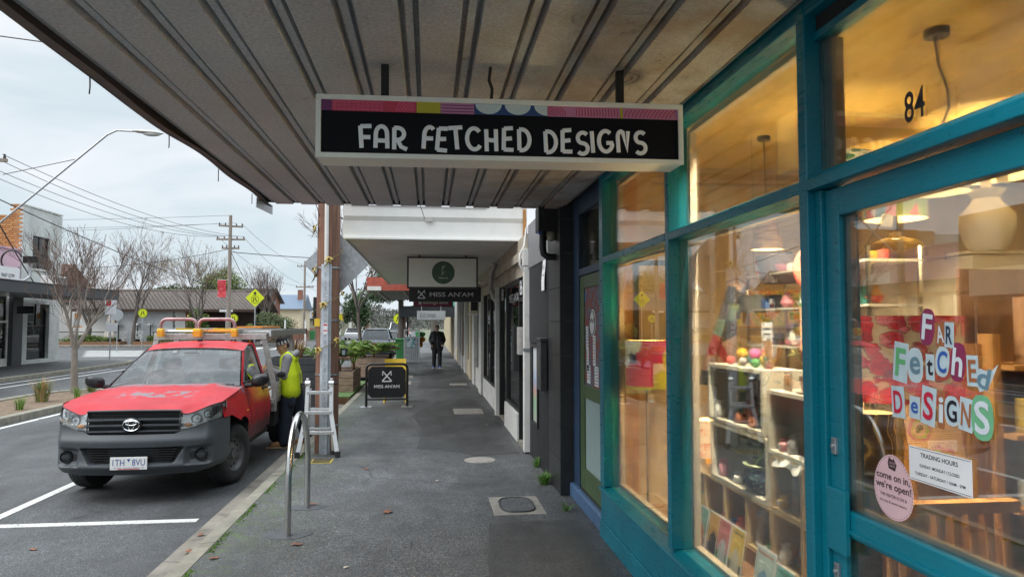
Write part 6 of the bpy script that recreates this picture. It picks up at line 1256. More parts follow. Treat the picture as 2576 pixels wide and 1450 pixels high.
# ladders and tools carried on the rack: each lies loose on it
def rack_ladder(label, x0, x1, y0, y1, z, topm):
    t = thing('roof_ladder', label, 'ladder', (ute['_w'][0] / K, ute['_w'][1] / K, ute['_w'][2] / K), group='ladders lying on the ute rack'); t.rotation_euler = (0, 0, R(.8))
    q = lambda n, b, m, **k: put(n, b, m, t, local=True, **k)
    for xx in (x0, x1): q('stile', MB().box(xx - .014, xx + .014, y0, y1, z, z + .07), A['alu'], bevel=.003)
    yy = y0 + .2
    while yy < y1: q('rung', MB().tube([(x0, yy, z + .035), (x1, yy, z + .035)], .016, 7), topm); yy += .3
    for xx in (x0, x1): q('foot_block', MB().box(xx - .04, xx + .04, y0 - .07, y0 + .04, z - .045, z + .075), A['yellowp'], bevel=.012); q('foot_rib', MB().box(xx - .043, xx + .043, y0 - .074, y0 + .02, z - .01, z).box(xx - .043, xx + .043, y0 - .074, y0 + .02, z + .02, z + .03), A['orange'])
    q('hoop', MB().tube([(x0, y0 - .02, z + .03)] + [(x0 + .08 * (1 - math.cos(a)), y0 - .02, z + .13 + .08 * math.sin(a)) for a in [R(q_) for q_ in (0, 30, 60, 90)]] + [(x1 - .08 * (1 - math.cos(a)), y0 - .02, z + .13 + .08 * math.sin(a)) for a in [R(q_) for q_ in (90, 60, 30, 0)]] + [(x1, y0 - .02, z + .03)], .024, 10), M('scuffed red grey tube', (.42, .27, .27), .4, metal=.5, var=.3, scale=14), smooth=50)
    q('yellow_beam', MB().prism([(x0 + .12, z + .02), (x0 + .12, z + .08), (x1 - .04, z + .075), (x1 - .04, z + .0)], 'y', y0 + .25, y0 + .29), A['yellowp']); return t
rack_ladder('left ladder on the ute rack with a grey red hoop and yellow feet', -.655, -.165, 2.78, 5.6, 1.77, A['alu'])
rack_ladder('right ladder on the ute rack beside the first with its own hoop', -.125, .375, 2.74, 6.1, 1.77, A['orange'])
t = thing('rack_plank', 'long aluminium plank with orange edge lying along the kerb side of the rack', 'plank', (ute['_w'][0] / K, ute['_w'][1] / K, ute['_w'][2] / K)); t.rotation_euler = (0, 0, R(.8))
put('deck', MB().box(.45, .80, 3.0, 6.3, 1.77, 1.80), A['alud'], t, local=True); put('side_rail', MB().box(.80, .83, 3.0, 6.35, 1.725, 1.82).box(.42, .449, 3.0, 6.35, 1.725, 1.82), A['alu'], t, local=True); put('orange_edge', MB().box(-.05, .40, 4.4, 6.0, 1.845, 1.87), A['orange'], t, local=True)
put('end_cap', MB().box(.405, .835, 6.351, 6.39, 1.72, 1.825), A['rubber'], t, local=True)
t = thing('cable_coil', 'coil of pale rope and tools heaped in the ute tray by the worker', 'rope', (ute['_w'][0] / K, ute['_w'][1] / K, ute['_w'][2] / K)); t.rotation_euler = (0, 0, R(.8))
for k in range(5): put('rope_loop', MB().tube([(.74 + .09 * math.cos(a) , 3.16 + .02 * math.sin(a * 2) + k * .012, 1.0 + .10 * math.sin(a) + k * .004) for a in [2 * math.pi * q / 16 for q in range(17)]], .011, 6), M('rope', (.4, .33, .24), .9), t, local=True, smooth=50)
# ================================================================ PEOPLE
def remesh(name, mb, vox, mat, it=4):
    me = mesh_of(name + '_src', mb, mat); ob = bpy.data.objects.new('tmp', me); col.objects.link(ob)
    r = ob.modifiers.new('r', 'REMESH'); r.mode = 'VOXEL'; r.voxel_size = vox; r.use_smooth_shade = True
    s = ob.modifiers.new('s', 'SMOOTH'); s.factor = .5; s.iterations = it
    dg = bpy.context.evaluated_depsgraph_get(); out_ = bpy.data.meshes.new_from_object(ob.evaluated_get(dg)); out_.name = name
    bpy.data.objects.remove(ob); bpy.data.meshes.remove(me)
    out_.materials.clear(); out_.materials.append(mat)
    out_.polygons.foreach_set('use_smooth', [True] * len(out_.polygons)); return out_
def limb(mb, pts, rs, n=12):
    """tapering limb with round joints; subdivided so the taper is even"""
    P = []; Q = []
    for (a, b, ra, rb) in zip(pts[:-1], pts[1:], rs[:-1], rs[1:]):
        for k in range(4): f = k / 4; P.append(Vector(a).lerp(Vector(b), f)); Q.append(ra + (rb - ra) * f)
    P.append(Vector(pts[-1])); Q.append(rs[-1])
    mb.tube(P, Q, n)
    for p, r in zip(pts, rs): mb.ell(p, r * .995, 12, 8)
    return mb
def hand(mb, wrist, d, up_, s=1.0, curl=.6):
    d = Vector(d).normalized(); up_ = Vector(up_); side = d.cross(up_).normalized(); up_ = side.cross(d)
    w0 = Vector(wrist); c = w0 + d * .05 * s
    for k in range(3): mb.ell(w0 + d * (.02 + .025 * k) * s, (.030 * s, .030 * s, .026 * s), 10, 8)
    for k, (o, l) in enumerate(((-.030, .070), (-.010, .080), (.010, .075), (.029, .060))):
        p0 = c + side * o * s + d * .02 * s; p1 = p0 + d * l * .5 * s - up_ * l * .18 * curl * s; p2 = p1 + d * l * .3 * s * (1 - .4 * curl) - up_ * l * .42 * curl * s; p3 = p2 - up_ * l * .3 * curl * s + d * l * .1 * (1 - curl) * s
        limb(mb, [p0, p1, p2, p3], [.0095 * s, .009 * s, .008 * s, .0068 * s], 7)
    t0 = w0 - side * .03 * s + d * .015 * s; limb(mb, [t0, t0 - side * .022 * s + d * .035 * s - up_ * .01, t0 - side * .018 * s + d * .07 * s - up_ * .02 * s], [.013 * s, .0105 * s, .008 * s], 7)
def head_geo(mb, c, f, s=1.0):
    """skull, jaw, nose, brow, ears; f = facing direction"""
    f = Vector(f).normalized(); rt = f.cross(Vector((0, 0, 1))).normalized(); u = rt.cross(f); c = Vector(c)
    m = Matrix((rt, f, u)).transposed().to_4x4(); m.translation = c
    h = MB(); h.ell((0, -.012, .02), (.077, .096, .098), 18, 14).ell((0, .022, -.055), (.058, .068, .068), 16, 12).ell((0, .052, -.093), (.030, .034, .024), 10, 8)
    h.tube([(0, .088, .012), (0, .104, -.016), (0, .112, -.032)], [.010, .013, .016], 8).ell((-.013, .098, -.034), .010, 8, 6).ell((.013, .098, -.034), .010, 8, 6)
    h.tube([(-.05, .072, .028), (-.02, .088, .03), (.02, .088, .03), (.05, .072, .028)], .011, 8).ell((-.045, .06, -.03), (.024, .03, .022), 10, 8).ell((.045, .06, -.03), (.024, .03, .022), 10, 8)
    h.tube([(-.022, .088, -.066), (0, .094, -.064), (.022, .088, -.066)], [.006, .010, .006], 8).tube([(-.018, .086, -.076), (0, .092, -.078), (.018, .086, -.076)], [.006, .010, .006], 8)
    for s_ in (-1, 1): h.ell((s_ * .080, -.012, -.012), (.011, .022, .034), 10, 8)
    h.xf(Matrix.Scale(s, 4)); h.xf(m); mb.add(h.v, h.f); return m
def face_parts(par, m, s, hairc):
    def q(n, b, mat): b.xf(Matrix.Scale(s, 4)); b.xf(m); put(n, b, mat, par, local=True, smooth=60)
    for s_ in (-1, 1):
        q('eye', MB().ell((s_ * .031, .080, .006), (.013, .010, .008), 10, 8), M('eye white', (.6, .58, .55), .3)); q('iris', MB().ell((s_ * .031, .0885, .005), (.006, .004, .006), 8, 6), A['ink'])
        q('eyebrow', MB().tube([(s_ * .014, .098, .030), (s_ * .032, .094, .036), (s_ * .052, .078, .030)], .0045, 6), hairc)
    q('lips', MB().tube([(-.022, .093, -.070), (0, .101, -.070), (.022, .093, -.070)], [.003, .005, .003], 6), M('lips', (.36, .13, .11), .5))
skin1 = M('tan skin', (.58, .33, .21), .55, var=.06, scale=20); skin2 = M('fair skin', (.6, .36, .27), .55, var=.06, scale=20)
hair_k = M('black hair', (.012, .01, .009), .6, bump=.4, bscale=200); hair_b = M('brown hair', (.06, .035, .02), .7, bump=.4, bscale=200)
# ---- worker beside the tray: faces the tray, head bowed over his hands
wk = thing('person', 'man in yellow safety vest and black beanie working at the ute tray', 'person', (-2.0, 10.75, -.13))
HC = (-.135, -.03, 1.565); HF = (-.80, -.58, -.34)
body = MB(); m = head_geo(body, HC, HF, .98)
limb(body, [(-.055, 0, 1.40), (-.115, -.015, 1.50)], [.058, .054]); limb(body, [(0, 0, .95), (-.01, 0, 1.15), (-.04, 0, 1.36)], [.12, .11, .10])
RS, RE, RW = (-.03, -.19, 1.37), (-.06, -.25, 1.12), (-.31, -.19, 1.22); LS, LE, LW = (-.05, .19, 1.37), (-.13, .24, 1.12), (-.37, .10, 1.24)
for a in ((RS, RE, RW), (LS, LE, LW)): limb(body, list(a), [.05, .04, .028])
hand(body, RW, (-.95, .25, .25), (0, -.3, 1), 1.0, .7); hand(body, LW, (-.95, -.2, .1), (0, .3, 1), 1.0, .7)
RL = [(-.005, -.10, .93), (-.055, -.12, .50), (-.075, -.12, .09)]; LL = [(.02, .10, .93), (.10, .15, .50), (.235, .19, .10)]
for a in (RL, LL): limb(body, a, [.075, .052, .036])
put('body', remesh('body', body, .0065, skin1, 3), None, wk); face_parts(wk, m, .98, hair_k)
jk = MB(); limb(jk, [(.0, 0, .93), (-.005, 0, 1.1)], [.150, .150])
for y in (-.10, -.05, 0, .05, .10): limb(jk, [(0, y, .93), (-.012, y, 1.15), (-.04, y * 1.15, 1.37)], [.10, .095, .07])
for a, s_ in (((RS, RE, RW), -1), ((LS, LE, LW), 1)): limb(jk, [(-.04, s_ * .10, 1.39)] + list(a), [.075, .082, .066, .046])
limb(jk, [(.055, -.09, 1.43), (.075, 0, 1.46), (.055, .09, 1.43)], [.045, .055, .045]); limb(jk, [(-.05, -.07, 1.44), (-.02, -.09, 1.46)], [.04, .045])
grey_j = M('grey hoodie', (.30, .30, .31), .9, var=.25, scale=9, bump=.35, bscale=14)
put('jacket', remesh('jacket', jk, .011, grey_j), None, wk)
vm = M('fluoro vest', (.74, .92, .02), .6, var=.10, scale=7, bump=.55, bscale=9)
vt = MB()
for y in (-.13, -.065, 0, .065, .13): limb(vt, [(.01, y, .88), (-.01, y, 1.12), (-.045, y * .95, 1.35)], [.148, .148, .116])
for s_ in (-1, 1): limb(vt, [(-.10, s_ * .10, 1.34), (-.035, s_ * .115, 1.435), (.04, s_ * .10, 1.36)], [.055, .052, .055])
put('safety_vest', remesh('safety_vest', vt, .011, vm), None, wk)
put('elbow_patch', MB().ell((RE[0] - .035, RE[1] - .058, RE[2] + .02), (.07, .022, .045), 14, 10), A['blackm'], wk, local=True, smooth=60)
tr_ = MB(); tm = M('navy work trousers', (.018, .024, .042), .85, var=.35, scale=6, bump=.5, bscale=11)
limb(tr_, [(0, -.06, .96), (0, .06, .96)], [.125, .125]); limb(tr_, RL, [.135, .108, .088]); limb(tr_, LL, [.135, .108, .088]); tr_.ell((.05, 0, .92), (.12, .15, .12), 14, 10)
put('trousers', remesh('trousers', tr_, .011, tm), None, wk)
put('pocket', MB().ell((.04, -.215, .72), (.075, .022, .09), 14, 10), tm, wk, local=True, smooth=60)
bm_ = M('tan work boot', (.33, .17, .07), .7, var=.25, scale=10, bump=.3)
def boot(par, an, toe, mat, sole, s=1.0):
    an = Vector(an); toe = Vector(toe); d = (toe - an); d.z = 0; d.normalize()
    b = MB(); limb(b, [an + Vector((0, 0, .09)), an + Vector((0, 0, -.02)), Vector((toe.x, toe.y, .045)) - d * .02], [.058 * s, .056 * s, .045 * s]); b.ell((toe.x - d.x * .03, toe.y - d.y * .03, .05), .05 * s, 12, 8)
    put('boot', remesh('boot', b, .010, mat), None, par)
    c = (an + toe) / 2; l = (toe - an).length + .13; ang = math.atan2(d.y, d.x)
    put('boot_sole', MB().obox((c.x - d.x * .0, c.y, .014), (l, .095 * s, .028), (0, 0, ang)), sole, par, local=True, bevel=.01)
boot(wk, RL[2], (-.265, -.165, .05), bm_, M('pale sole', (.4, .3, .18), .8)); boot(wk, LL[2], (.06, .145, .05), bm_, M('pale sole b', (.4, .3, .18), .8))
bn = MB().grid(lambda u, v: (.090 * math.cos(2 * math.pi * u) * math.cos(v * 1.5) ** .75, -.021 + .107 * math.sin(2 * math.pi * u) * math.cos(v * 1.5) ** .75, .045 + .105 * math.sin(v * 1.57)), 28, 10); bn.xf(Matrix.Scale(.98, 4)); bn.xf(m)
put('beanie', bn, M('black knit', (.014, .014, .015), .95, bump=.5, bscale=150), wk, local=True, smooth=60)
b = MB(); cu = MB().grid(lambda u, v: (.0915 * math.cos(2 * math.pi * u), -.020 + .109 * math.sin(2 * math.pi * u), .042 + .048 * v), 32, 2); cu.xf(Matrix.Scale(.98, 4)); cu.xf(m); put('beanie_band', cu, A['black'], wk, local=True, smooth=60, fixn=False)
b = MB()
for k, ch in enumerate('KBERG'):
    an2 = R(98 + k * 29)          # wraps from the brow round the side that faces the street
    o = Vector((.0940 * math.cos(an2), -.020 + .1120 * math.sin(an2), .066)); text(b, ch, o, Vector((-math.sin(an2), math.cos(an2), 0)), (0, 0, 1), .044, .05)
b.xf(Matrix.Scale(.98, 4)); b.xf(m); put('beanie_lettering', b, A['paper'], wk, local=True)
hb_ = MB().ell((0, -.05, -.01), (.082, .06, .05), 16, 10); hb_.xf(Matrix.Scale(.98, 4)); hb_.xf(m); put('hair', hb_, hair_k, wk, local=True, smooth=60)
# ---- pedestrian walking towards the camera, hands in his jacket pockets
mw = thing('person', 'man in black jacket and blue shoes walking up the footpath', 'person', (.30, 26.9, 0))
body = MB(); HC = (0, -.02, 1.60); m = head_geo(body, HC, (-.08, -1, -.08), 1.0)
limb(body, [(0, .02, 1.42), (0, 0, 1.52)], [.062, .058]); limb(body, [(0, .01, .95), (0, .01, 1.15), (0, .01, 1.38)], [.10, .09, .085])
arms = [[(s * .20, .02, 1.38), (s * .285, .06, 1.13), (s * .215, -.12, .97)] for s in (-1, 1)]
for a in arms: limb(body, a, [.05, .042, .03]); hand(body, a[2], (-a[2][0] * .8, -.4, -.5), (0, 0, 1), .95, .5)
RL = [(-.095, 0, .93), (-.115, -.03, .50), (-.125, .02, .09)]; LL = [(.095, 0, .93), (.11, -.06, .50), (.105, -.10, .09)]
for a in (RL, LL): limb(body, a, [.08, .055, .04])
put('body', remesh('body', body, .012, skin2, 3), None, mw); face_parts(mw, m, 1.0, hair_b)
jk = MB()
for x in (-.12, -.06, 0, .06, .12): limb(jk, [(x * 1.1, 0, .80), (x, 0, 1.1), (x * 1.05, .0, 1.38)], [.125, .125, .085])
for a in arms: limb(jk, [(a[0][0] * .5, .0, 1.41)] + a, [.08, .088, .074, .062])
limb(jk, [(-.08, -.03, 1.45), (0, .06, 1.49), (.08, -.03, 1.45)], [.035, .04, .035])
put('jacket', remesh('jacket', jk, .016, M('black rain jacket', (.014, .015, .017), .5, var=.4, scale=7, bump=.6, bscale=9)), None, mw)
put('jersey', MB().prism([(-.05, 1.44), (.05, 1.44), (.015, 1.30), (-.015, 1.30)], 'y', -.135, -.105), M('dark green jersey', (.025, .035, .03), .9), mw, local=True)
put('zip', MB().box(-.004, .004, -.142, -.134, .80, 1.30), A['galv'], mw, local=True)
tr_ = MB(); limb(tr_, [(-.07, 0, .95), (.07, 0, .95)], [.13, .13]); limb(tr_, RL, [.125, .09, .08]); limb(tr_, LL, [.125, .09, .08])
put('trousers', remesh('trousers', tr_, .016, M('charcoal trousers', (.025, .026, .03), .85, var=.3, bump=.4, bscale=11)), None, mw)
sh_ = M('blue runner', (.12, .16, .42), .6, var=.2)
boot(mw, RL[2], (-.16, -.16, .05), sh_, A['paper'], .95); boot(mw, LL[2], (.13, -.28, .05), sh_, A['paper'], .95)
hh = MB().ell((0, -.028, .035), (.086, .102, .098), 18, 12).ell((0, .05, .085), (.06, .04, .03), 12, 8); hh.xf(m); put('hair', hh, hair_b, mw, local=True, smooth=60)
# ================================================================ STREET FURNITURE
# bike hoop
t = thing('bike_hoop', 'polished steel bike hoop standing on the footpath edge', 'bike rack', (-1.085, 6.22, 0))
ya, yb_ = 5.80, 6.66; r = (yb_ - ya) / 2; ym = (ya + yb_) / 2; zc = .885 - r
hp = [(-1.09, ya, 0), (-1.09, ya, .2), (-1.09, ya, zc)] + [(-1.087, ym - r * math.cos(R(a)), zc + r * math.sin(R(a))) for a in range(12, 180, 12)] + [(-1.083, yb_, zc), (-1.083, yb_, .2), (-1.083, yb_, 0)]
put('hoop', MB().tube(hp, .0265, 16), A['steel'], t, smooth=50)
for y in (ya, yb_): put('base_patch', MB().prism([(-1.09 + .17 * math.cos(a) * (1 + .2 * math.sin(3 * a)), y + .12 * math.sin(a) * (1 + .2 * math.cos(2 * a))) for a in [2 * math.pi * k / 16 for k in range(16)]], 'z', -.01, .003), M('damp concrete patch', (.085, .09, .10), .55, var=.3, scale=12), t)
# power pole with galvanised cover
px_, py_ = -1.315, 9.50
pp = thing('power_pole', 'large brown timber power pole with embossed galvanised cable cover', 'power pole', (px_, py_, 0))
put('pole_shaft', MB().lathe([(.150, -.05), (.148, 1.5), (.140, 5), (.135, 9.5)], 24, (px_, py_, 0)), A['pole'], pp, smooth=50)
put('conduit', MB().tube([(px_ - .005, py_ - .165, 2.36), (px_ - .012, py_ - .163, 4), (px_ - .012, py_ - .16, 6)], .026, 10), A['whited'], pp, smooth=50)
put('cable_cover', MB().prism([(px_ - .072, py_ - .13), (px_ - .072, py_ - .145), (px_ - .045, py_ - .150), (px_ - .04, py_ - .195), (px_ + .034, py_ - .195), (px_ + .039, py_ - .150), (px_ + .062, py_ - .145), (px_ + .062, py_ - .13)], 'z', -.02, 2.42), A['galvp'], pp, bevel=.004)
b = MB(); chars = 'ELECTRICITY ' * 2 + 'ELE'
for k, ch in enumerate(chars):
    if ch != ' ': text(b, ch, (px_ - .003, py_ - .1962, 2.28 - k * .087), (1, 0, 0), (0, 0, 1), .052, .0, xs=.85)
put('embossed_lettering', b, M('embossed zinc', (.30, .33, .36), .55, metal=.3), pp)
b = MB()
for z in (2.38, 1.7, 1.0, .35): b.lathe([(.155, z - .012), (.155, z + .012)], 20, (px_, py_, 0))
put('steel_band', b, A['galv'], pp, fixn=False)
put('warning_label', MB().box(px_ - .03, px_ + .024, py_ - .1975, py_ - .1955, 1.52, 1.66), A['paper'], pp); put('label_print', MB().box(px_ - .026, px_ + .02, py_ - .1985, py_ - .1976, 1.56, 1.575).box(px_ - .026, px_ + .02, py_ - .1985, py_ - .1976, 1.63, 1.65), A['red'], pp)
put('identity_disc', MB().box(px_ - .15, px_ - .08, py_ - .15, py_ - .146, 1.62, 1.72), A['yellowp'], pp)
put('side_meter', MB().box(px_ - .185, px_ - .145, py_ - .03, py_ + .05, 1.63, 2.0), A['blackm'], pp)
# diamond warning sign seen from behind, fixed to its own post behind the pole
dm = thing('warning_sign', 'back of a large diamond shaped metal road sign behind the power pole', 'road sign', (-1.255, 9.95, 0))
s_ = .335; pts = []
for a in range(4):
    cx_, cz_ = math.cos(R(90 * a)), math.sin(R(90 * a))
    for d_ in (-30, 0, 30): pts.append((-1.27 + .425 * cx_ * .9 + .045 * math.cos(R(90 * a + d_)), 2.475 + .43 * cz_ * .9 + .045 * math.sin(R(90 * a + d_))))
put('plate', MB().prism(pts, 'y', 9.94, 9.945), A['galv'], dm); put('yellow_face', MB().prism(pts, 'y', 9.9455, 9.947), A['yellow'], dm); put('post', MB().tube([(-1.255, 9.90, 0), (-1.255, 9.90, 2.9)], .022, 8), A['galv'], dm)
for z in (2.3, 2.65): put('clamp', MB().box(-1.30, -1.21, 9.875, 9.9395, z - .015, z + .015), A['galv'], dm)
# sunflower garland wound round the pole
gl = thing('flower_garland', 'string of dried yellow sunflowers wound round the power pole', 'garland', (px_, py_, 1))
gpts = [(px_ + .175 * math.cos(a), py_ + .215 * math.sin(a), .95 + .105 * a / 1.2) for a in [R(60 + k * 20) for k in range(64)]]
put('vine', MB().tube(gpts, .005, 5), M('vine', (.2, .16, .07), .9), gl)
fm = M('faded petal', (.5, .38, .1), .8, var=.3, scale=30); fc = M('seed head', (.12, .07, .02), .95)
for k in (4, 9, 13, 18, 22, 24, 28, 33, 37, 41, 43, 47, 55, 60, 61):
    c = Vector(gpts[k]); d_ = Vector((c.x - px_, c.y - py_, .1)).normalized(); a1 = d_.orthogonal().normalized(); a2 = d_.cross(a1); b = MB(); c += d_ * .02
    for q in range(11):
        an = q * 2 * math.pi / 11 + k; u_ = a1 * math.cos(an) + a2 * math.sin(an); w_ = d_.cross(u_); ln = .05 + .012 * math.sin(q * 3 + k)
        b.add([c + u_ * .012, c + u_ * ln * .6 + w_ * .011 - d_ * .008, c + u_ * ln - d_ * .02 * (1 + .5 * math.sin(q)), c + u_ * ln * .6 - w_ * .011 - d_ * .008], [(0, 1, 2, 3)])
    fl = put('flower', b, fm, gl); put('seed_head', MB().ell(c + d_ * .004, .016, 8, 6), fc, fl)
    put('leaf', MB().add([c - d_ * .01, c + a1 * .05 - d_ * .01 + Vector((0, 0, -.03)), c + a1 * .09 + Vector((0, 0, -.08)), c + a1 * .02 + Vector((0, 0, -.06))], [(0, 1, 2, 3)]), M('dry leaf', (.16, .16, .06), .9), gl)
# folding ladder in A shape, against the pole
ld = thing('folding_ladder', 'silver folding step ladder with three rungs standing by the power pole', 'ladder', (-1.36, 9.17, 0))
AL = A['alu']
for s in (-1, 1):
    tx = -1.365 + s * .145
    put('front_leg', MB().bar((-1.365 + s * .245, 9.10, .02), (tx + s * .008, 9.17, .52), .05, .028, (0, 1, 0)), AL, ld); put('front_stile', MB().bar((tx + s * .008, 9.17, .515), (tx, 9.21, .90), .045, .026, (0, 1, 0)), AL, ld)
    put('rear_leg', MB().bar((-1.365 + s * .165, 9.30, .02), (tx - s * .02, 9.225, .84), .04, .024, (0, 1, 0)), AL, ld)
    put('hinge', MB().lathe([(0, -.03), (.036, -.03), (.036, .03), (0, .03)], 14, (tx, 9.205, .905), 'x'), AL, ld, smooth=40); put('hinge_cap', MB().bar((tx, 9.205, .90), (tx + s * .004, 9.205, .97), .035, .03, (0, 1, 0)), AL, ld, bevel=.006)
    put('release_knob', MB().lathe([(.016, s * .03), (.016, s * .075), (0, s * .08)], 10, (tx, 9.2, .905), 'x'), A['black'], ld); put('foot', MB().box(-1.365 + s * .245 - .03, -1.365 + s * .245 + .03, 9.07, 9.13, 0, .075), A['rubber'], ld, bevel=.008); put('foot', MB().box(-1.365 + s * .165 - .022, -1.365 + s * .165 + .022, 9.28, 9.32, 0, .05), A['rubber'], ld, bevel=.006)
for z, y, w_ in ((.30, 9.14, .19), (.545, 9.17, .155), (.79, 9.20, .148)):
    put('rung', MB().box(-1.365 - w_, -1.365 + w_, y - .035, y + .02, z - .018, z + .022), AL, ld, bevel=.004); put('rung_groove', MB().box(-1.365 - w_, -1.365 + w_, y - .037, y - .0352, z - .002, z + .004), A['galv'], ld)
for z, y, w_ in ((.33, 9.27, .13), (.58, 9.25, .125)): put('rung', MB().box(-1.365 - w_, -1.365 + w_, y - .015, y + .015, z - .015, z + .018), AL, ld)
# tailor's sign in a tube frame on the footpath, yellow chair behind it
sg = thing('footpath_sign', "black footpath sign lettered Miss An'am in a tube frame", 'sign', (-.835, 14.45, 0))
x0, x1, y = -1.235, -.43, 14.45; q = .09
fr_ = [(x0, y, 0), (x0, y, .85 - q)] + [(x0 + q * (1 - math.cos(R(a))), y, .85 - q + q * math.sin(R(a))) for a in (30, 60, 90)] + [(x1 - q * (1 - math.cos(R(a))), y, .85 - q + q * math.sin(R(a))) for a in (90, 60, 30)] + [(x1, y, .85 - q), (x1, y, 0)]
put('frame', MB().tube(fr_, .026, 10), A['black'], sg, smooth=50); put('lower_bar', MB().tube([(x0, y, .155), (x1, y, .155)], .02, 8), A['black'], sg, smooth=50)
put('panel', MB().prism([(x0 + .03, .26), (x0 + .10, .185), (x1 - .10, .185), (x1 - .03, .26), (x1 - .03, .72), (x1 - .1, .80), (x0 + .1, .80), (x0 + .03, .72)], 'y', y - .006, y + .006), A['black'], sg)
for x_ in (x0, x1): put('foot_plate', MB().box(x_ - .11, x_ + .11, y - .16, y + .16, 0, .012), A['galv'], sg)
b = MB(); mx_logo(b, (-.833, y - .0075, .61), .20, .026); text(b, "MISS AN'AM", (-.833, y - .0085, .41), XR, Uu, .06, .012, w=.50); put('lettering', b, A['paper'], sg)
ch = thing('yellow_chair', 'yellow metal cafe chair just behind the black footpath sign', 'chair', (-.7, 15.1, 0))
put('backrest', MB().grid(lambda u, v: (-.92 + .44 * u, 15.16 + .04 * math.cos(math.pi * (u - .5)) + .05 * v, .46 + .46 * v), 8, 4), A['yellowp'], ch, smooth=50); put('seat', MB().box(-.92, -.48, 15.20, 15.6, .43, .45), A['yellowp'], ch, bevel=.01)
for xx in (-.90, -.50):
    for yy in (15.22, 15.58): put('leg', MB().bar((xx, yy, .43), (xx * 1.0 + (xx + .70) * .12, yy + (.03 if yy > 15.4 else -.03), 0), .03, .03), A['yellowp'], ch)
for k in range(2): pit(['first of two pale slabs in the path beyond the yellow chair', 'second of two pale slabs in the path beyond the yellow chair'][k], -.62, 20.2 + 2.6 * k, .26, 1.1, 'sq')
# timber planters with palm like plants on a green deck
dk = thing('parklet_deck', 'low green painted timber deck at the kerb under the planters', 'deck', (-2.3, 18.5, -.13))
for k in range(9): put('deck_board', MB().box(-3.1, -1.76, 16.3 + k * .5, 16.77 + k * .5, -.10, .03), M('worn green deck', (.12, .2, .07), .85, var=.35, scale=5, dirt=.3), dk)
for y in (16.25, 20.75): put('bearer', MB().box(-3.1, -1.76, y, y + .04, -.13, 0), A['woodd'], dk)
palm_m = [M('palm leaf', (.13, .25, .035), .55, var=.35, scale=8), M('pale palm leaf', (.25, .35, .06), .55, var=.3, scale=8), M('dead frond', (.2, .11, .06), .9, var=.3)]
def frond(b, base, az, ln, rise, mi=0, fan=True):
    """arching stem ending in narrow pointed leaflets"""
    d_ = Vector((math.cos(az), math.sin(az), 0)); P = [base + d_ * ln * f + Vector((0, 0, rise * math.sin(f * 2.0))) for f in (0, .25, .5, .75, 1)]
    b.tube(P, [.006, .005, .004, .003, .002], 4, mi, False)
    sd_ = Vector((-d_.y, d_.x, 0))
    for f in [.24 + .042 * q for q in range(19)]:
        i_ = min(3, int(f * 4)); g = f * 4 - i_; p = P[i_].lerp(P[i_ + 1], min(1, g)); l_ = ln * (.42 - .28 * abs(f - .5))
        for s in (-1, 1):
            e = p + sd_ * s * l_ * .8 + d_ * l_ * .6 + Vector((0, 0, -.06 * l_ + rnd.uniform(-.03, .03))); mid = p.lerp(e, .5) + Vector((0, 0, .02)); w_ = d_ * .013
            b.add([p - w_ * .6, p + w_ * .6, mid + w_, e, mid - w_], [(0, 1, 2, 3, 4)], mi)
def palm(name, label, x, y, z, n, ln, rise, grp):
    t = thing(name, label, 'plant', (x, y, z), group=grp); st = put('stem', MB().tube([(x, y, z), (x + .01, y, z + .15)], [.04, .03], 7), A['woodd'], t)
    for k in range(n):
        b = MB(); az = k * 2.399 + rnd.uniform(-.2, .2); mi = 2 if rnd.random() < .1 else (1 if rnd.random() < .4 else 0)
        frond(b, Vector((x, y, z + .12)), az, ln * rnd.uniform(.75, 1.1), rise * rnd.uniform(.6, 1.2)); put('frond', b, palm_m[mi], t)
def planter(label, x0, x1, y0, y1, z0, z1, rows, mat):
    t = thing('timber_planter', label, 'planter', ((x0 + x1) / 2, y0, z0), group='planters along the kerb'); h = (z1 - z0) / rows
    for k in range(rows):
        za, zb_ = z0 + k * h + .004, z0 + (k + 1) * h - .004
        put('plank', MB().box(x0, x1, y0, y0 + .035, za, zb_), mat, t, bevel=.004); put('plank', MB().box(x1 - .035, x1, y0 + .037, y1, za, zb_), mat, t, bevel=.004); put('plank', MB().box(x0, x0 + .035, y0 + .037, y1, za, zb_), mat, t); put('plank', MB().box(x0 + .036, x1 - .036, y1 - .035, y1, za, zb_), mat, t)
    put('soil', MB().box(x0 + .036, x1 - .036, y0 + .036, y1 - .036, z0 + .02, z1 - .05), A['soil'], t); return t
planter('weathered plank planter nearest the pole on the green deck', -2.95, -1.80, 17.4, 19.3, .03, .52, 3, A['plank'])
planter('long weathered planter farther back along the kerb', -1.80 - .6, -1.35, 22.5, 24.6, 0, .6, 3, A['plank'])
planter('dark grey slatted planter box behind the worker', -3.35, -2.35, 15.2, 16.2, -.10, .95, 7, A['darkgrey'])
G_ = 'palms in the timber planters'
for k, (x, y, z, n, ln, rise, lb_) in enumerate(((-2.65, 17.8, .47, 24, .55, .42, 'leftmost palm in the near plank planter'), (-2.2, 18.1, .47, 26, .6, .5, 'middle palm in the near plank planter'), (-1.95, 18.9, .47, 24, .6, .55, 'right palm in the near plank planter'), (-1.75, 23.0, .55, 34, .75, .33, 'tallest palm in the far planter in front of the grey car'), (-2.1, 23.8, .55, 30, .75, .30, 'palm at the back of the far planter'))): palm('palm_plant', lb_, x, y, z, n, ln, rise, G_)
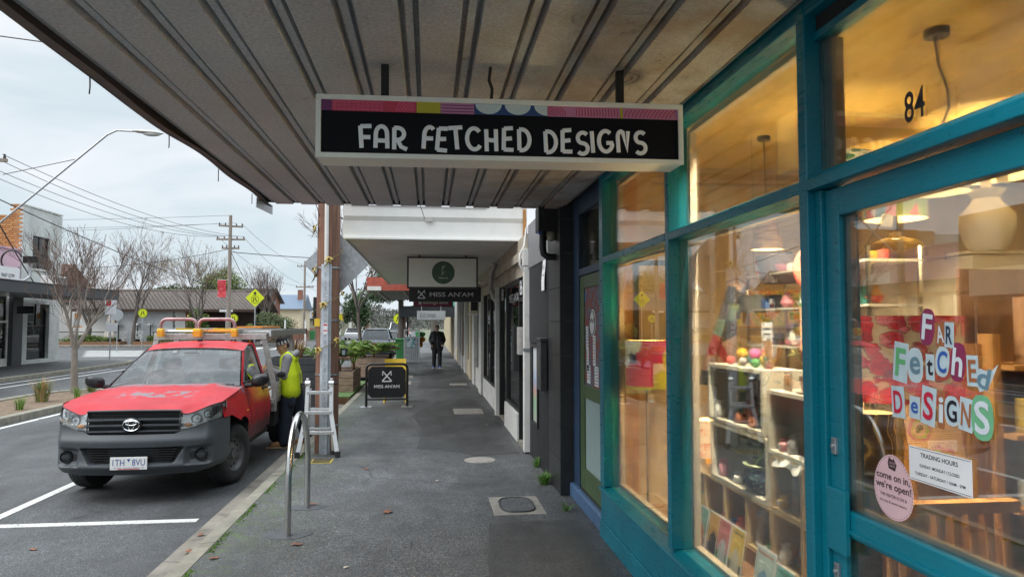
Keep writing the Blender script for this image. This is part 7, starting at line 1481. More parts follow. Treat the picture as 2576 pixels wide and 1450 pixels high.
# straw grass in the dark planter box
def grass_tuft(name, label, cat, x, y, z, n, h, spread, mats, grp=None, lean=1.0):
    t = thing(name, label, cat, (x, y, z), group=grp); B = [MB() for _ in mats]
    for k in range(n):
        a = rnd.uniform(0, 6.28); r0 = rnd.uniform(0, spread * .35); l_ = h * rnd.uniform(.55, 1.1); o = rnd.uniform(.15, 1) * spread * lean; d_ = Vector((math.cos(a), math.sin(a), 0)); sd_ = Vector((-d_.y, d_.x, 0)) * (.003 + .009 * min(1, h))
        p0 = Vector((x, y, z)) + d_ * r0; p1 = p0 + d_ * o * .35 + Vector((0, 0, l_ * .7)); p2 = p0 + d_ * o + Vector((0, 0, l_ * rnd.uniform(.75, 1.0)))
        B[k % len(B)].add([p0 - sd_, p0 + sd_, p1 + sd_ * .8, p2, p1 - sd_ * .8], [(0, 1, 2, 3, 4)])
    for b, m_ in zip(B, mats): put('blades', b, m_, t)
straw = M('straw grass', (.42, .3, .14), .9, var=.3); gg = M('green grass blade', (.13, .24, .04), .8, var=.3); gg2 = M('fresh grass blade', (.2, .34, .05), .8, var=.3)
grass_tuft('straw_plant', 'dry straw coloured plant in the dark planter box behind the worker', 'plant', -2.85, 15.7, .9, 160, .5, .5, [straw, M('dark seed head', (.12, .04, .03), .9)])
t = thing('flower_pot', 'small dark pot with pale label hung on the pole side of the planter', 'pot', (-1.1, 9.55, 1.2)); put('pot', MB().lathe([(.035, .0), (.05, .11), (.044, .11), (.035, .03)], 16, (-1.11, 9.55, 1.222)), A['darkgrey'], t, smooth=40); put('label', MB().box(-1.13, -1.09, 9.497, 9.5, 1.25, 1.31), A['frost'], t); put('shelf', MB().box(-1.19, -1.03, 9.47, 9.63, 1.195, 1.221), A['woodd'], t)
# bins and bin sign
def wheelie(label, x, y, s=1.0, rz=0, z=0, grp='green wheelie bins'):
    t = thing('wheelie_bin', label, 'bin', (x, y, z), group=grp, rz=rz)
    q = lambda n, b, m, **k: put(n, b, m, t, local=True, **k)
    q('bin_body', MB().add([(sx_ * w_ * s, yy * s, zz * s) for zz, w_, d_ in ((.06, .22, .24), (.95, .28, .34)) for sx_, yy in ((-1, -d_), (1, -d_), (1, d_ * .8), (-1, d_ * .8))], [(0, 1, 2, 3), (4, 7, 6, 5), (0, 4, 5, 1), (1, 5, 6, 2), (2, 6, 7, 3), (3, 7, 4, 0)]), A['green'], bevel=.02)
    q('lid', MB().box(-.30 * s, .30 * s, -.37 * s, .30 * s, .955 * s, 1.03 * s), A['green'], bevel=.03); q('handle', MB().tube([(-.25 * s, .32 * s, .98 * s), (.25 * s, .32 * s, .98 * s)], .018, 6), A['green'])
    for s_ in (-1, 1): q('wheel', MB().lathe([(0, -.025), (.1, -.025), (.1, .025), (0, .025)], 14, (s_ * .24 * s, .24 * s, .1), 'x'), A['rubber'])
    return t
wheelie('green wheelie bin on the footpath beside the perforated steel bin', -1.19, 31.6, 1.06)
pb = thing('street_bin', 'perforated stainless street bin with a poster on its front', 'bin', (-.72, 30.2, 0))
put('cabinet', MB().box(-1.03, -.41, 30.0, 30.6, .08, 1.12), A['galvp'], pb, bevel=.02); put('top_hood', MB().box(-1.05, -.39, 29.98, 30.62, 1.36, 1.42), A['galvp'], pb, bevel=.02)
for s in (-1, 1): put('side_frame', MB().box(-.72 + s * .31 - .02, -.72 + s * .31 + .02, 29.99, 30.6, .0, 1.36), A['alu'], pb)
b = MB()
for i_ in range(7):
    for j in range(10):
        if j > 5 and 1 <= i_ <= 5: continue
        put('hole', MB().lathe([(0, 29.992), (.02, 29.992), (.02, 29.999)], 8, (-.95 + i_ * .077, 0, .18 + j * .092), 'y'), A['dark'], pb)
t_ = NT('poster print'); t_.set(col=t_.ramp(t_.noise(5, 2), (.4, (.6, .7, .72)), (.5, (.2, .45, .5)), (.58, (.1, .1, .1)), (.65, (.7, .7, .68)), const=True), rough=.5); put('poster', MB().box(-.92, -.56, 29.985, 29.99, .68, 1.06), t_.m, pb)
t = thing('balloon_figure', 'orange and green bundle of balloons tied to the steel bin', 'balloon', (-.30, 30.4, 1))
put('balloon', MB().ell((-.28, 30.4, 1.0), (.13, .13, .12), 14, 10), A['orange'], t, smooth=60); put('balloon', MB().ell((-.30, 30.45, 1.22), (.15, .15, .11), 14, 10), M('green balloon', (.1, .4, .08), .4), t, smooth=60); put('balloon', MB().ell((-.33, 30.35, .80), (.07, .07, .14), 12, 9), A['orange'], t, smooth=60); put('string', MB().tube([(-.30, 30.4, 1.0), (-.38, 30.35, .9), (-.40, 30.3, .8)], .008, 5), A['orange'], t)
# yellow pedestrian signs
def ped_mark(b, o, s, wd, n_=(0, -1, 0)):
    fr = (o, XR, Uu, n_); b.strokes([[(-.12 * s, .32 * s), (-.26 * s, -.3 * s), (-.38 * s, -.34 * s)], [(.06 * s, .32 * s), (.22 * s, -.3 * s), (.34 * s, -.26 * s)]], wd, fr)
def round_sign(label, x, y, zc, r, h0=0, rz=0, grp='round yellow pedestrian crossing signs'):
    t = thing('crossing_sign', label, 'road sign', (x, y, h0), group=grp, rz=rz); zc -= h0
    q = lambda n, b, m: put(n, MB().add([(p[0] * K, p[1] * K, p[2] * K) for p in b.v], b.f), m, t, local=True)
    q('plate', MB().lathe([(0, -.004), (r, -.004), (r, .004), (0, .004)], 28, (0, -.03, zc), 'y'), A['yellow']); q('rim', MB().tube([(r * .93 * math.cos(a), -.036, zc + r * .93 * math.sin(a)) for a in [2 * math.pi * k / 28 for k in range(29)]], .014, 5, cap=False), A['black'])
    b = MB(); ped_mark(b, (0, -.038, zc), r * 1.25, r * .17); q('walking_legs', b, A['black']); q('post', MB().tube([(0, 0, 0), (0, 0, zc + r)], .03, 8), A['galv']); q('back_plate', MB().lathe([(0, .006), (r * .98, .006), (r * .98, .01), (0, .01)], 24, (0, -.03, zc), 'y'), A['galv'])
round_sign('round yellow crossing sign on a leaning post by the cafe hedge', -19.6, 51.5, 2.40, .33, rz=R(48))
round_sign('round yellow crossing sign low at the foot of the far power pole', -12.9, 49.0, 2.03, .30)
round_sign('round yellow crossing sign half hidden right of the brown power pole', -6.1, 48, 2.12, .32)
round_sign('round yellow crossing sign beside the street tree trunk', -1.95, 46, 1.98, .35)
dd = thing('diamond_sign', 'yellow diamond crossing ahead sign with up arrow on a grey post', 'road sign', (-9.42, 40, 0)); zc, hs = 3.07, .50
put('plate', MB().prism([(-9.42 + hs * c_, zc + hs * s__) for c_, s__ in ((1, 0), (.04, .96), (-.04, .96), (-1, 0), (-.04, -.96), (.04, -.96))], 'y', 39.95, 39.96), A['yellow'], dd); put('post', MB().tube([(-9.42, 40, -.13), (-9.42, 40, 2.65)], .035, 8), A['galv'], dd)
b = MB(); b.tube([(-9.42 + .20 * math.cos(a), 39.945, zc - .08 + .20 * math.sin(a)) for a in [2 * math.pi * k / 24 for k in range(25)]], .009, 5, cap=False); ped_mark(b, (-9.42, 39.944, zc - .08), .33, .05); b.poly([(-9.42 - .10, 39.944, zc + .22), (-9.42 + .10, 39.944, zc + .22), (-9.42, 39.944, zc + .36)]).box(-9.45, -9.39, 39.942, 39.946, zc + .15, zc + .22); put('crossing_symbol', b, A['black'], dd)
# ================================================================ TREES
def bare_tree(name, label, x, y, z, h, spread, seed, tw=.09, mat='barkp', fork=.30, lv=5, twigm='twig', leaves=0, lean=(0, 0), grp='bare street trees', upr=.55):
    """trunk, limbs and fine winter twigs grown by repeated forking"""
    rg = random.Random(seed); rmin = .0028 + .00009 * math.hypot(x, y); t = thing(name, label, 'tree', (x, y, z), group=grp)
    T = MB(); B = MB(); W_ = MB(); F = MB()
    def grow(p, d, ln, r, k):
        n = 4 if k < 2 else 3; P = [p]; dd = d.copy()
        for i_ in range(n):
            dd = (dd + Vector((rg.gauss(0, .12), rg.gauss(0, .12), rg.gauss(0, .06) + .05 * upr)) * (1 if k else .25)).normalized(); P.append(P[-1] + dd * ln / n)
        r = max(r, rmin); r1 = max(rmin * .8, r * (.62 if k else .8)); rs = [r + (r1 - r) * i_ / n for i_ in range(n + 1)]
        (T if k == 0 else (B if k < 3 else W_)).tube(P, rs, 10 if k == 0 else (6 if k < 3 else 3), 0, k == 0)
        if leaves and k >= lv - 1 and rg.random() < leaves:
            c = P[-1]; s_ = .05 * h / 6; a = Vector((rg.uniform(-1, 1), rg.uniform(-1, 1), rg.uniform(-1, 1))).normalized() * s_; b2 = a.orthogonal().normalized() * s_ * .7; F.add([c - a, c - b2, c + a, c + b2], [(0, 1, 2, 3)])
        if k >= lv: return
        nb = [4, 4, 3, 3, 3, 2][k] if k < 6 else 2
        az0 = rg.uniform(0, 6.28)
        for q in range(nb):
            az = az0 + q * 6.283 / nb + rg.uniform(-.5, .5); tilt = rg.uniform(.3, .62) * spread * (1.0 if k == 0 else .85)
            side = Vector((math.cos(az), math.sin(az), 0)); side = (side - dd * side.dot(dd)).normalized()
            nd = (dd * math.cos(tilt) + side * math.sin(tilt)); nd.z += .10 * upr; nd.normalize()
            st = P[-1] if (q < 2 or k == 0) else P[rg.randint(max(1, n - 2), n - 1)]
            grow(st, nd, ln * rg.uniform(.60, .84) if k else h * rg.uniform(.26, .36), r1 * rg.uniform(.55, .8), k + 1)
    grow(Vector((x, y, z)), Vector((lean[0], lean[1], 1)).normalized(), h * fork, tw, 0)
    tr = put('trunk', T, A[mat], t, smooth=60); cr = put('crown', W_, A[twigm], t); put('limbs', B, A[mat], t, smooth=60)
    cr['kind'] = 'stuff'
    if F.v: put('last_leaves', F, leafm, t, kind='stuff')
    return t
leafm = M('yellowing leaf', (.32, .27, .08), .7, var=.4, scale=3)
bare_tree('bare_tree', 'slim bare tree in the grassy median island nearest on the left', -8.62, 18.6, -.04, 3.75, .88, 11, .085, fork=.28, lv=6, lean=(.03, 0), upr=.8)
bare_tree('bare_tree', 'dark trunked bare tree at the cafe corner behind the median tree', -27.3, 60.6, 0, 6.2, 1.0, 23, .26, 'bark', fork=.22, lv=6, lean=(.12, 0))
bare_tree('bare_tree', 'wide bare tree before the tiled roof left of the ute', -23.6, 60.2, 0, 7.4, .85, 31, .17, 'bark', fork=.22, lv=6, leaves=.05)
bare_tree('bare_tree', 'bare tree with some yellow leaves left of the red banner', -17.9, 57.8, 0, 6.2, .9, 47, .15, 'bark', fork=.25, lv=6, leaves=.30)
bare_tree('bare_tree', 'upright bare tree just right of the far timber pole', -13.6, 62, 0, 6.0, .7, 53, .13, 'bark', fork=.2, lv=6, upr=1.2)
bare_tree('bare_tree', 'bare tree showing its twigs beside the edge of the white awning', -2.55, 27.5, 0, 4.2, .8, 61, .08, 'bark', fork=.5, lv=6)
lmats = [M('dark evergreen leaf', (.028, .06, .022), .6, var=.4, scale=1.5), M('mid green leaf', (.06, .115, .035), .6, var=.4, scale=1.5), M('olive leaf', (.13, .16, .075), .7, var=.35, scale=1.2), M('yellow green leaf', (.2, .26, .05), .6, var=.4, scale=1.5)]
def leafy(name, label, cat, x, y, z, rx, ry, rz, n, ls, mi, seed, trunk=True, tw=.12, zc=None, clumps=14, grp=None, m2=None):
    """crown of separate leaves gathered in uneven clumps"""
    rg = random.Random(seed); t = thing(name, label, cat, (x, y, z), group=grp); F = [MB(), MB()]; zc = zc if zc is not None else z + rz
    C = []
    for k in range(clumps):
        d = Vector((rg.gauss(0, 1), rg.gauss(0, 1), rg.gauss(0, 1))).normalized() * rg.random() ** .4 * .72; C.append((Vector((x + d.x * rx, y + d.y * ry, zc + d.z * rz)), rg.uniform(.28, .48)))
    for k in range(n):
        c, r = C[rg.randrange(clumps)]; d = Vector((rg.gauss(0, 1), rg.gauss(0, 1), rg.gauss(0, 1))).normalized() * r * rg.random() ** .45
        p = c + Vector((d.x * rx, d.y * ry, d.z * rz))
        if p.z < z + .02: p.z = z + .02 + rg.random() * .1
        a = Vector((rg.uniform(-1, 1), rg.uniform(-1, 1), rg.uniform(-.7, .7))).normalized(); b = a.cross(Vector((rg.uniform(-1, 1), rg.uniform(-1, 1), rg.uniform(-1, 1)))).normalized(); s_ = ls * rg.uniform(.6, 1.3)
        F[k % 2].add([p - a * s_, p - b * s_ * .45, p + a * s_, p + b * s_ * .45], [(0, 1, 2, 3)])
    for f, m_ in zip(F, (lmats[mi], lmats[mi if m2 is None else m2])):
        put('crown', f, m_, t, kind='stuff', fixn=False)
    if trunk:
        b = MB(); b.tube([(x, y, z - .05), (x + .05, y, (z + zc) / 2), (x, y, zc)], [tw, tw * .85, tw * .5], 10)
        for k in range(5): c = C[k][0]; b.tube([(x + .03, y, zc - rz * .7), ((x + c.x) / 2, (y + c.y) / 2, (zc - rz * .7 + c.z) / 2 + .1), tuple(c)], [tw * .5, tw * .35, tw * .15], 6)
        put('trunk', b, A['bark'], t, smooth=50)
    return t
leafy('street_tree', 'dark evergreen street tree on the kerb beside the green bin', 'tree', -1.38, 34.2, 0, 2.3, 2.4, 1.15, 9000, .075, 0, 3, True, .17, 3.55, 22, m2=1)
leafy('conifer', 'bushy conifer beyond the parked grey car', 'tree', -8.2, 84, 0, 1.9, 2, 3.1, 5000, .16, 0, 5, True, .2, 3.2, 18, m2=1)
leafy('round_tree', 'round leafy tree behind the tiled roof left of the far pole', 'tree', -21.5, 76, 0, 3.0, 3, 2.3, 7000, .12, 2, 8, True, .25, 5.6, 20, m2=3)
leafy('broad_tree', 'broad dark tree rising behind the long tiled roof', 'tree', -27.5, 86, 0, 6.2, 3, 1.7, 6500, .17, 0, 13, True, .3, 4.9, 20, m2=2)
leafy('olive_shrub', 'grey green olive shrub right of the diamond sign', 'shrub', -12.4, 60, 0, 1.7, 1.3, 1.45, 7000, .085, 2, 17, True, .06, 1.75, 18)
leafy('green_shrub', 'brighter green shrub left of the olive shrub', 'shrub', -14.6, 60.6, 0, .9, .8, .8, 3000, .09, 1, 19, False, clumps=10, zc=1.1, m2=3)
leafy('green_shrub', 'yellow green shrub by the cafe wall before the bare trees', 'shrub', -18.8, 60.8, 0, 1.0, .7, 1.3, 3500, .09, 3, 21, False, clumps=12, zc=1.6, m2=1)
for k, (x, y, w_, lb_) in enumerate(((-27.2, 60.4, 2.6, 'clipped hedge in a timber bed left of the cafe path'), (-21.0, 60.2, 2.1, 'clipped hedge in a timber bed right of the cafe path'))):
    leafy('hedge', lb_, 'hedge', x, y, .12, w_, .55, .36, 5500, .06, 1, 30 + k, False, clumps=26, zc=.48, m2=3, grp='hedges by the cafe')
    t = thing('garden_bed', 'low dark timber bed under the ' + ('left' if k == 0 else 'right') + ' cafe hedge', 'garden bed', (x, y, 0)); put('front_board', MB().box(x - w_ - .2, x + w_ + .2, y - .75, y - .68, 0, .26), A['woodd'], t); [put('end_board', MB().box(q, q + .07, y - .679, y + .7, 0, .26), A['woodd'], t) for q in (x - w_ - .2, x + w_ + .13)]; put('soil', MB().box(x - w_ - .12, x + w_ + .12, y - .679, y + .68, 0, .15), A['soil'], t)
leafy('roadside_bush', 'brown green bush by the houses beyond the far shrubs', 'shrub', -12.6, 92, 0, 2.2, 3, 1.7, 3500, .13, 2, 41, False, clumps=14)
leafy('roadside_tree', 'pale barked tree with green leaves past the far verandah', 'tree', .4, 62, 0, 1.5, 2, 1.0, 2500, .11, 3, 43, True, .35, 3.4, 12, m2=1)
leafy('far_tree', 'round far tree over the road end near the distant poles', 'tree', -21, 150, 0, 3.6, 3, 2, 2500, .2, 2, 45, True, .3, 5.2, 12)
t_ = MB(); rg = random.Random(2)
for k in range(30000):
    x = rg.uniform(-120, 60); y = rg.uniform(230, 290); hz = 7 + 3 * mn.noise((x * .07, 3, 0)) + 2 * mn.noise((x * .3, 1, 5)); z = rg.random() ** .7 * hz; s_ = rg.uniform(.22, .5)
    a = Vector((rg.uniform(-1, 1), rg.uniform(-1, 1), rg.uniform(-1, 1))).normalized() * s_; b = a.orthogonal().normalized() * s_ * .7; c = Vector((x, y, z)); t_.add([c - a, c - b, c + a, c + b], [(0, 1, 2, 3)])
o = put('distant_trees', t_, M('hazy far foliage', (.085, .085, .075), .95, var=.25, scale=.05), None, kind='stuff', fixn=False)
struct('hills', MB().grid(lambda u, v: (-260 + 420 * u, 292 + 30 * v, -.5 + (5.2 + 2.4 * mn.noise((u * 19, 7, 0)) + mn.noise((u * 90, 2, 3))) * min(1, v * 3)), 160, 4), M('wooded hill', (.075, .08, .065), .95, var=.4, scale=.25), smooth=60)
# grasses in the median
tan = M('tan grass', (.38, .27, .12), .9, var=.3)
for k, (x, y, h, n, sp, ms, lb_) in enumerate(((-8.2, 13.5, .62, 150, .33, [gg, straw], 'tall green and tan grass clump at the left end of the median'), (-8.0, 15.1, .30, 70, .2, [gg2, gg], 'small green tuft in the median right of the tall clump'),
                                               (-8.35, 16.6, .55, 190, .34, [straw, tan, gg], 'bushy tan grass clump in the middle of the median'), (-7.95, 17.3, .30, 60, .18, [gg2], 'small bright green tuft near the median tree'),
                                               (-8.35, 18.9, .34, 90, .28, [gg, straw], 'low green and straw clump beyond the median tree'), (-8.7, 14.4, .4, 80, .25, [tan, straw], 'dry tan clump at the back of the median'))):
    grass_tuft('grass_clump', lb_, 'grass', x, y, -.035, n, h, sp, ms, 'grass clumps in the median')
for k, (x, y, h, n, sp, lb_) in enumerate(((1.20, 7.35, .13, 110, .16, 'weed tuft at the base of the black tiled pier'), (1.22, 6.30, .07, 22, .12, 'tiny weed in the corner by the blue step'), (1.24, 8.2, .14, 30, .1, 'thin weeds under the corrugated cladding'))):
    grass_tuft('weed', lb_, 'weed', x, y, 0, n, h, sp, [M('weed green', (.10, .23, .03), .7, var=.2)], 'weeds at the shop wall')
for k, (x, y, lb_) in enumerate(((-1.5, 6.9, 'moss and weeds along the kerb edge left of the hoop'), (-1.52, 8.9, 'moss and weeds along the kerb edge by the ladder'), (-1.53, 5.4, 'moss and weeds along the nearest stretch of kerb edge'))):
    b = MB(); rg = random.Random(k)
    for q in range(420):
        yy = y + rg.gauss(0, .5); xx = -1.60 + abs(rg.gauss(0, .022)) + .012; hgt = rg.uniform(.004, .016); a = rg.uniform(0, 6.28); dx, dy = .008 * math.cos(a), .008 * math.sin(a)
        if mn.noise((yy * 2.2, k, 0)) < -.05: continue
        b.add([(xx - dx, yy - dy, .001), (xx + dx, yy + dy, .001), (xx + dy * .4, yy, hgt)], [(0, 1, 2)])
    o = put('kerb_moss', b, M('kerb moss', (.14, .26, .03), .9, var=.3), None, kind='stuff')

# ================================================================ BUILDINGS ACROSS THE STREET
bb = thing('brick_shop', 'two storey white painted brick shop with an orange brick side wall', 'building', (-18, 32, 0))
wbm = brick_mat('white painted brick', (.66, .68, .66), (.60, .62, .60), (.50, .52, .50), .25, .092, .012, rough=.7)
XF = -16.5
put('street_wall', MB().box(XF - .3, XF, 30.95, 31.5, 0, 6.50).box(XF - .3, XF, 33.2, 34.05, 0, 6.47).box(XF - .3, XF, 31.501, 33.199, 2.5, 3.98).box(XF - .3, XF, 31.501, 31.72, 3.981, 5.36).box(XF - .3, XF, 33.08, 33.199, 3.981, 5.36).box(XF - .3, XF, 31.501, 33.199, 5.361, 6.485).box(XF - .3, XF, 31.501, 33.199, 0, .16), wbm, bb, fixn=False)
put('far_wall', MB().box(-26, XF - .301, 33.8, 34.04, 0, 6.3), wbm, bb); put('coping', MB().box(XF - .32, XF + .03, 30.94, 34.08, 6.51, 6.57), A['whited'], bb)
ob_m = [M('orange brick %d' % k, c, .85, var=.15, scale=6, bump=.2) for k, c in enumerate(((.50, .23, .085), (.44, .19, .075), (.55, .27, .11)))]
put('mortar_core', MB().box(-21, XF - .02, 31.0, 31.2, 0, 6.05).box(XF - .42, XF - .02, 31.0, 31.2, 6.05, 6.54), M('mortar', (.36, .28, .2), .9), bb)
bh, bw_ = .090, .25; bme = [mesh_of('brick', MB().box(-(bw_ - .014) / 2, (bw_ - .014) / 2, -.05, .05, -(bh - .013) / 2, (bh - .013) / 2), m_, None, K) for m_ in ob_m]
rg = random.Random(9); nb_ = 0
for r_ in range(24):
    z = 6.50 - r_ * bh
    for q in range(14):
        x = XF - .14 - q * bw_ - (bw_ / 2 if r_ % 2 else 0)
        if z > 6.05 and x < XF - .42: continue
        o = put('brick', bme[rg.randrange(3)], None, bb); o.location = ((x + 18) * K, (30.985 - 32 + rg.uniform(0, .006)) * K, z * K)
put('side_wall', MB().box(-21, XF - .03, 30.965, 30.999, 0, 6.50 - 24 * bh + .04), brick_mat('orange brickwork', (.50, .23, .085), (.44, .19, .075), (.36, .28, .2), .25, .09), bb)
w_ = put('window', MB().box(XF - .13, XF - .08, 31.72, 31.77, 3.98, 5.36).box(XF - .13, XF - .08, 33.03, 33.08, 3.98, 5.36).box(XF - .13, XF - .08, 31.771, 33.029, 5.31, 5.36).box(XF - .13, XF - .08, 31.771, 33.029, 3.98, 4.03).box(XF - .13, XF - .08, 32.37, 32.41, 4.031, 5.309), A['darkgrey'], bb)
put('pane', MB().box(XF - .115, XF - .11, 31.76, 33.04, 4.02, 5.32), A['dglass'], w_); put('sill', MB().box(XF - .1, XF + .07, 31.66, 33.14, 3.90, 3.979), A['whited'], w_)
w_ = put('shop_window', MB().box(XF - .2, XF - .14, 31.50, 31.56, .16, 2.5).box(XF - .2, XF - .14, 33.14, 33.199, .16, 2.5).box(XF - .2, XF - .14, 31.561, 33.139, 1.55, 1.6).box(XF - .2, XF - .14, 32.4, 32.44, 1.601, 2.5), A['black'], bb)
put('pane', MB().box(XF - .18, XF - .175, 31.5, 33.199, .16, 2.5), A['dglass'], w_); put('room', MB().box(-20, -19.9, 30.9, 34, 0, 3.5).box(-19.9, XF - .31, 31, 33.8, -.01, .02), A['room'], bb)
ai = thing('wall_unit', 'white air conditioning unit on the shop awning roof', 'air conditioner', (-15.2, 31.5, 3.06)); put('case', MB().box(-15.6, -15.0, 30.6, 31.5, 3.07, 3.6), A['whited'], ai, bevel=.03)
for k in range(6): put('louvre', MB().box(-14.995, -14.98, 30.65, 31.45, 3.13 + k * .075, 3.16 + k * .075), A['dark'], ai)
pk = thing('pink_shop', 'low pink fronted shop with tall glass windows beside the white brick shop', 'building', (-18, 28, 0))
pkm = M('pink render', (.62, .42, .50), .7, var=.1, scale=1)
put('parapet', MB().box(XF - .3, XF - .02, 24, 30.9, 3.05, 4.62), pkm, pk); put('side_parapet', MB().box(-20, XF - .301, 30.6, 30.9, 3.05, 4.4), pkm, pk); put('parapet_cap', MB().box(XF - .34, XF + .04, 24, 30.92, 4.621, 4.68), pkm, pk)
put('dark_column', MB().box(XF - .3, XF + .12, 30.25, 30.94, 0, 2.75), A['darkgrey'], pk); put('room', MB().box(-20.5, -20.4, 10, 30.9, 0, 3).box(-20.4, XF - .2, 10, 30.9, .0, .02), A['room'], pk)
for (y0, y1) in ((27.2, 30.2), (24.2, 27.1)):
    w_ = put('shop_window', MB().box(XF - .1, XF - .02, y0, y0 + .09, .0, 2.75).box(XF - .1, XF - .02, y1 - .09, y1, 0, 2.75).box(XF - .1, XF - .02, y0 + .091, y1 - .091, 1.7, 1.78).box(XF - .1, XF - .02, y0 + .091, y1 - .091, 0, .3), A['whited'], pk); put('pane', MB().box(XF - .07, XF - .065, y0 + .05, y1 - .05, .3, 2.75), A['dglass'], w_)
    put('curtain', MB().grid(lambda u, v: (XF - .35 + .05 * math.sin(u * 60), y0 + .1 + (y1 - y0 - .2) * u, .3 + 2.4 * v), 60, 1), M('net curtain', (.45, .42, .36), .9), w_)
ba = thing('dark_awning', 'long dark grey box awning over the shops across the street', 'awning', (-15, 28, 2.7))
put('fascia', MB().box(-13.62, -13.56, 20, 33.0, 2.70, 3.06), A['darkgrey'], ba); put('end_fascia', MB().box(-16.4, -13.621, 32.94, 33.0, 2.70, 3.06), A['darkgrey'], ba); put('soffit', MB().box(-16.4, -13.63, 20, 32.93, 2.72, 2.76), M('awning lining', (.32, .31, .3), .8), ba)
b = MB(); text(b, 'Thimel', (-13.553, 27.6, 2.87), (0, 1, 0), Uu, .16); put('lettering', b, M('bronze awning letters', (.22, .15, .09), .5), ba)
put('roof_edge', MB().box(-13.68, -13.54, 20, 33.02, 3.061, 3.10), A['blackm'], ba); put('security_light', MB().box(-14.2, -14.0, 25.4, 25.6, 2.58, 2.719), A['whited'], ba)
put('bracket_sign', MB().box(-15.9, -15.3, 29.6, 29.66, 2.05, 2.35), A['blackm'], ba)
hz = thing('awning_floodlight', 'black floodlight on a curved grey pipe above the dark awning', 'floodlight', (-14, 26.3, 3.1)); put('pipe', MB().tube([(-14.1, 25.8, 3.12), (-13.9, 26.2, 3.14), (-13.8, 26.4, 3.3), (-13.8, 26.4, 3.75)], .05, 8), A['galv'], hz, smooth=50); put('lamp_box', MB().box(-13.95, -13.45, 26.2, 26.5, 3.76, 4.0), A['black'], hz, bevel=.02); put('cable_loop', MB().tube([(-13.9 - .5 + .34 * math.cos(a), 26.4, 3.85 + .36 * math.sin(a)) for a in [R(q) for q in range(20, 330, 15)]], .03, 6), A['black'], hz)
nbd = thing('phone_number_board', 'small white board with digits under the pink parapet', 'sign', (-13.5, 24.9, 3.1)); put('board', MB().box(-13.56, -13.52, 23.6, 25.25, 3.11, 3.5), A['paper'], nbd); b = MB(); text(b, '9687 0299', (-13.515, 24.6, 3.22), (0, 1, 0), Uu, .12); put('digits', b, A['ink'], nbd)
# brown brick shop facing ours across the street: it stands in our windows as a reflection
cb = thing('caprice_shop', 'brown brick shop with cream awning fascia lettered Caprice', 'building', (-18, 14, 0))
put('upper_wall', MB().box(XF - .3, XF, 6, 23.9, 3.6, 5.6), brick_mat('brown brickwork', (.2, .09, .045), (.16, .075, .04), (.22, .17, .13), .25, .09), cb); put('lower_wall', MB().box(XF - .3, XF, 6, 23.9, 0, 3.599), A['darkgrey'], cb)
put('awning_fascia', MB().box(-13.62, -13.56, 8, 19.9, 2.5, 3.3), A['cream'], cb); put('awning_roof', MB().box(XF, -13.63, 8, 19.9, 2.9, 3.0), A['alud'], cb); b = MB(); text(b, 'Caprice', (-13.55, 14, 2.9), (0, 1, 0), Uu, .42); put('lettering', b, M('bronze letters', (.2, .13, .07), .5), cb)
for k in range(5): f_ = put('shop_window', MB().box(XF + .001, XF + .06, 7 + k * 3.3, 7.1 + k * 3.3, .3, 2.6).box(XF + .001, XF + .06, 9.9 + k * 3.3, 10 + k * 3.3, .3, 2.6), A['whited'], cb); put('pane', MB().box(XF + .02, XF + .025, 7.1 + k * 3.3, 9.9 + k * 3.3, .3, 2.6), A['dglass'], f_)
bn_ = thing('park_bench', 'grey slatted bench on the far footpath at the left edge', 'bench', (-13.8, 24.0, 0))
for k in range(4): put('back_slat', MB().box(-14.2 + .02 * k, -14.17 + .02 * k, 22.9, 24.55, .50 + k * .1, .58 + k * .1), A['alud'], bn_)
for k in range(4): put('seat_slat', MB().box(-13.65 - k * .12, -13.55 - k * .12, 22.9, 24.55, .42, .45), A['alud'], bn_)
for y in (23.1, 24.3): put('leg', MB().box(-13.95, -13.87, y, y + .08, 0, .42), A['galv'], bn_); put('end_frame', MB().bar((-13.52, y + .04, .43), (-14.15, y + .04, .40), .05, .05).bar((-14.15, y + .04, .40), (-14.22, y + .04, .92), .05, .05), A['blackm'], bn_)
# cafe on the corner
tilem = M('brown grey roof tile', (.155, .13, .115), .8, var=.3, scale=3)
cf = thing('cafe', 'low corner cafe with white mural wall and long brown tiled roof', 'building', (-20, 64, 0))
muralt = NT('mural wall'); d_ = muralt.math('MULTIPLY', muralt.ramp(muralt.n('TexWave', Scale=.28, Distortion=1.5, Detail=1).outputs[1] if False else muralt.noise(.55, 1, .4, muralt.co((1, 1, 1), (0, R(40), 0))), (.50, 0.0), (.55, 1.0), (.60, 0.0)), muralt.ramp(muralt.vor(9, 'Distance'), (.2, 1.0), (.35, 0.0)))
muralt.set(col=muralt.mix(muralt.math('MULTIPLY', d_, .9), (.70, .71, .72), (.06, .06, .06)), rough=.8)
put('mural_wall', MB().box(-25.6, -21.2, 62, 62.3, 0, 2.85), muralt.m, cf); put('white_wall', MB().box(-28.5, -26.3, 62, 62.3, 0, 2.85), A['white'], cf); put('white_wall', MB().box(-21.0, -20.2, 62, 62.3, 0, 2.85), A['white'], cf); put('timber_panel', MB().box(-26.29, -25.61, 62.02, 62.3, 0, 2.85).box(-20.19, -19.2, 62.02, 62.3, 0, 2.85), A['woodd'], cf); put('dark_recess', MB().box(-19.19, -14.8, 63, 63.3, 0, 2.85), M('dark brick wall', (.05, .035, .03), .9), cf); put('eave_board', MB().box(-28.8, -14.4, 61.2, 61.25, 2.66, 2.86), M('eave timber', (.07, .04, .03), .8), cf)  # shade of the recess is painted into its dark wall colour
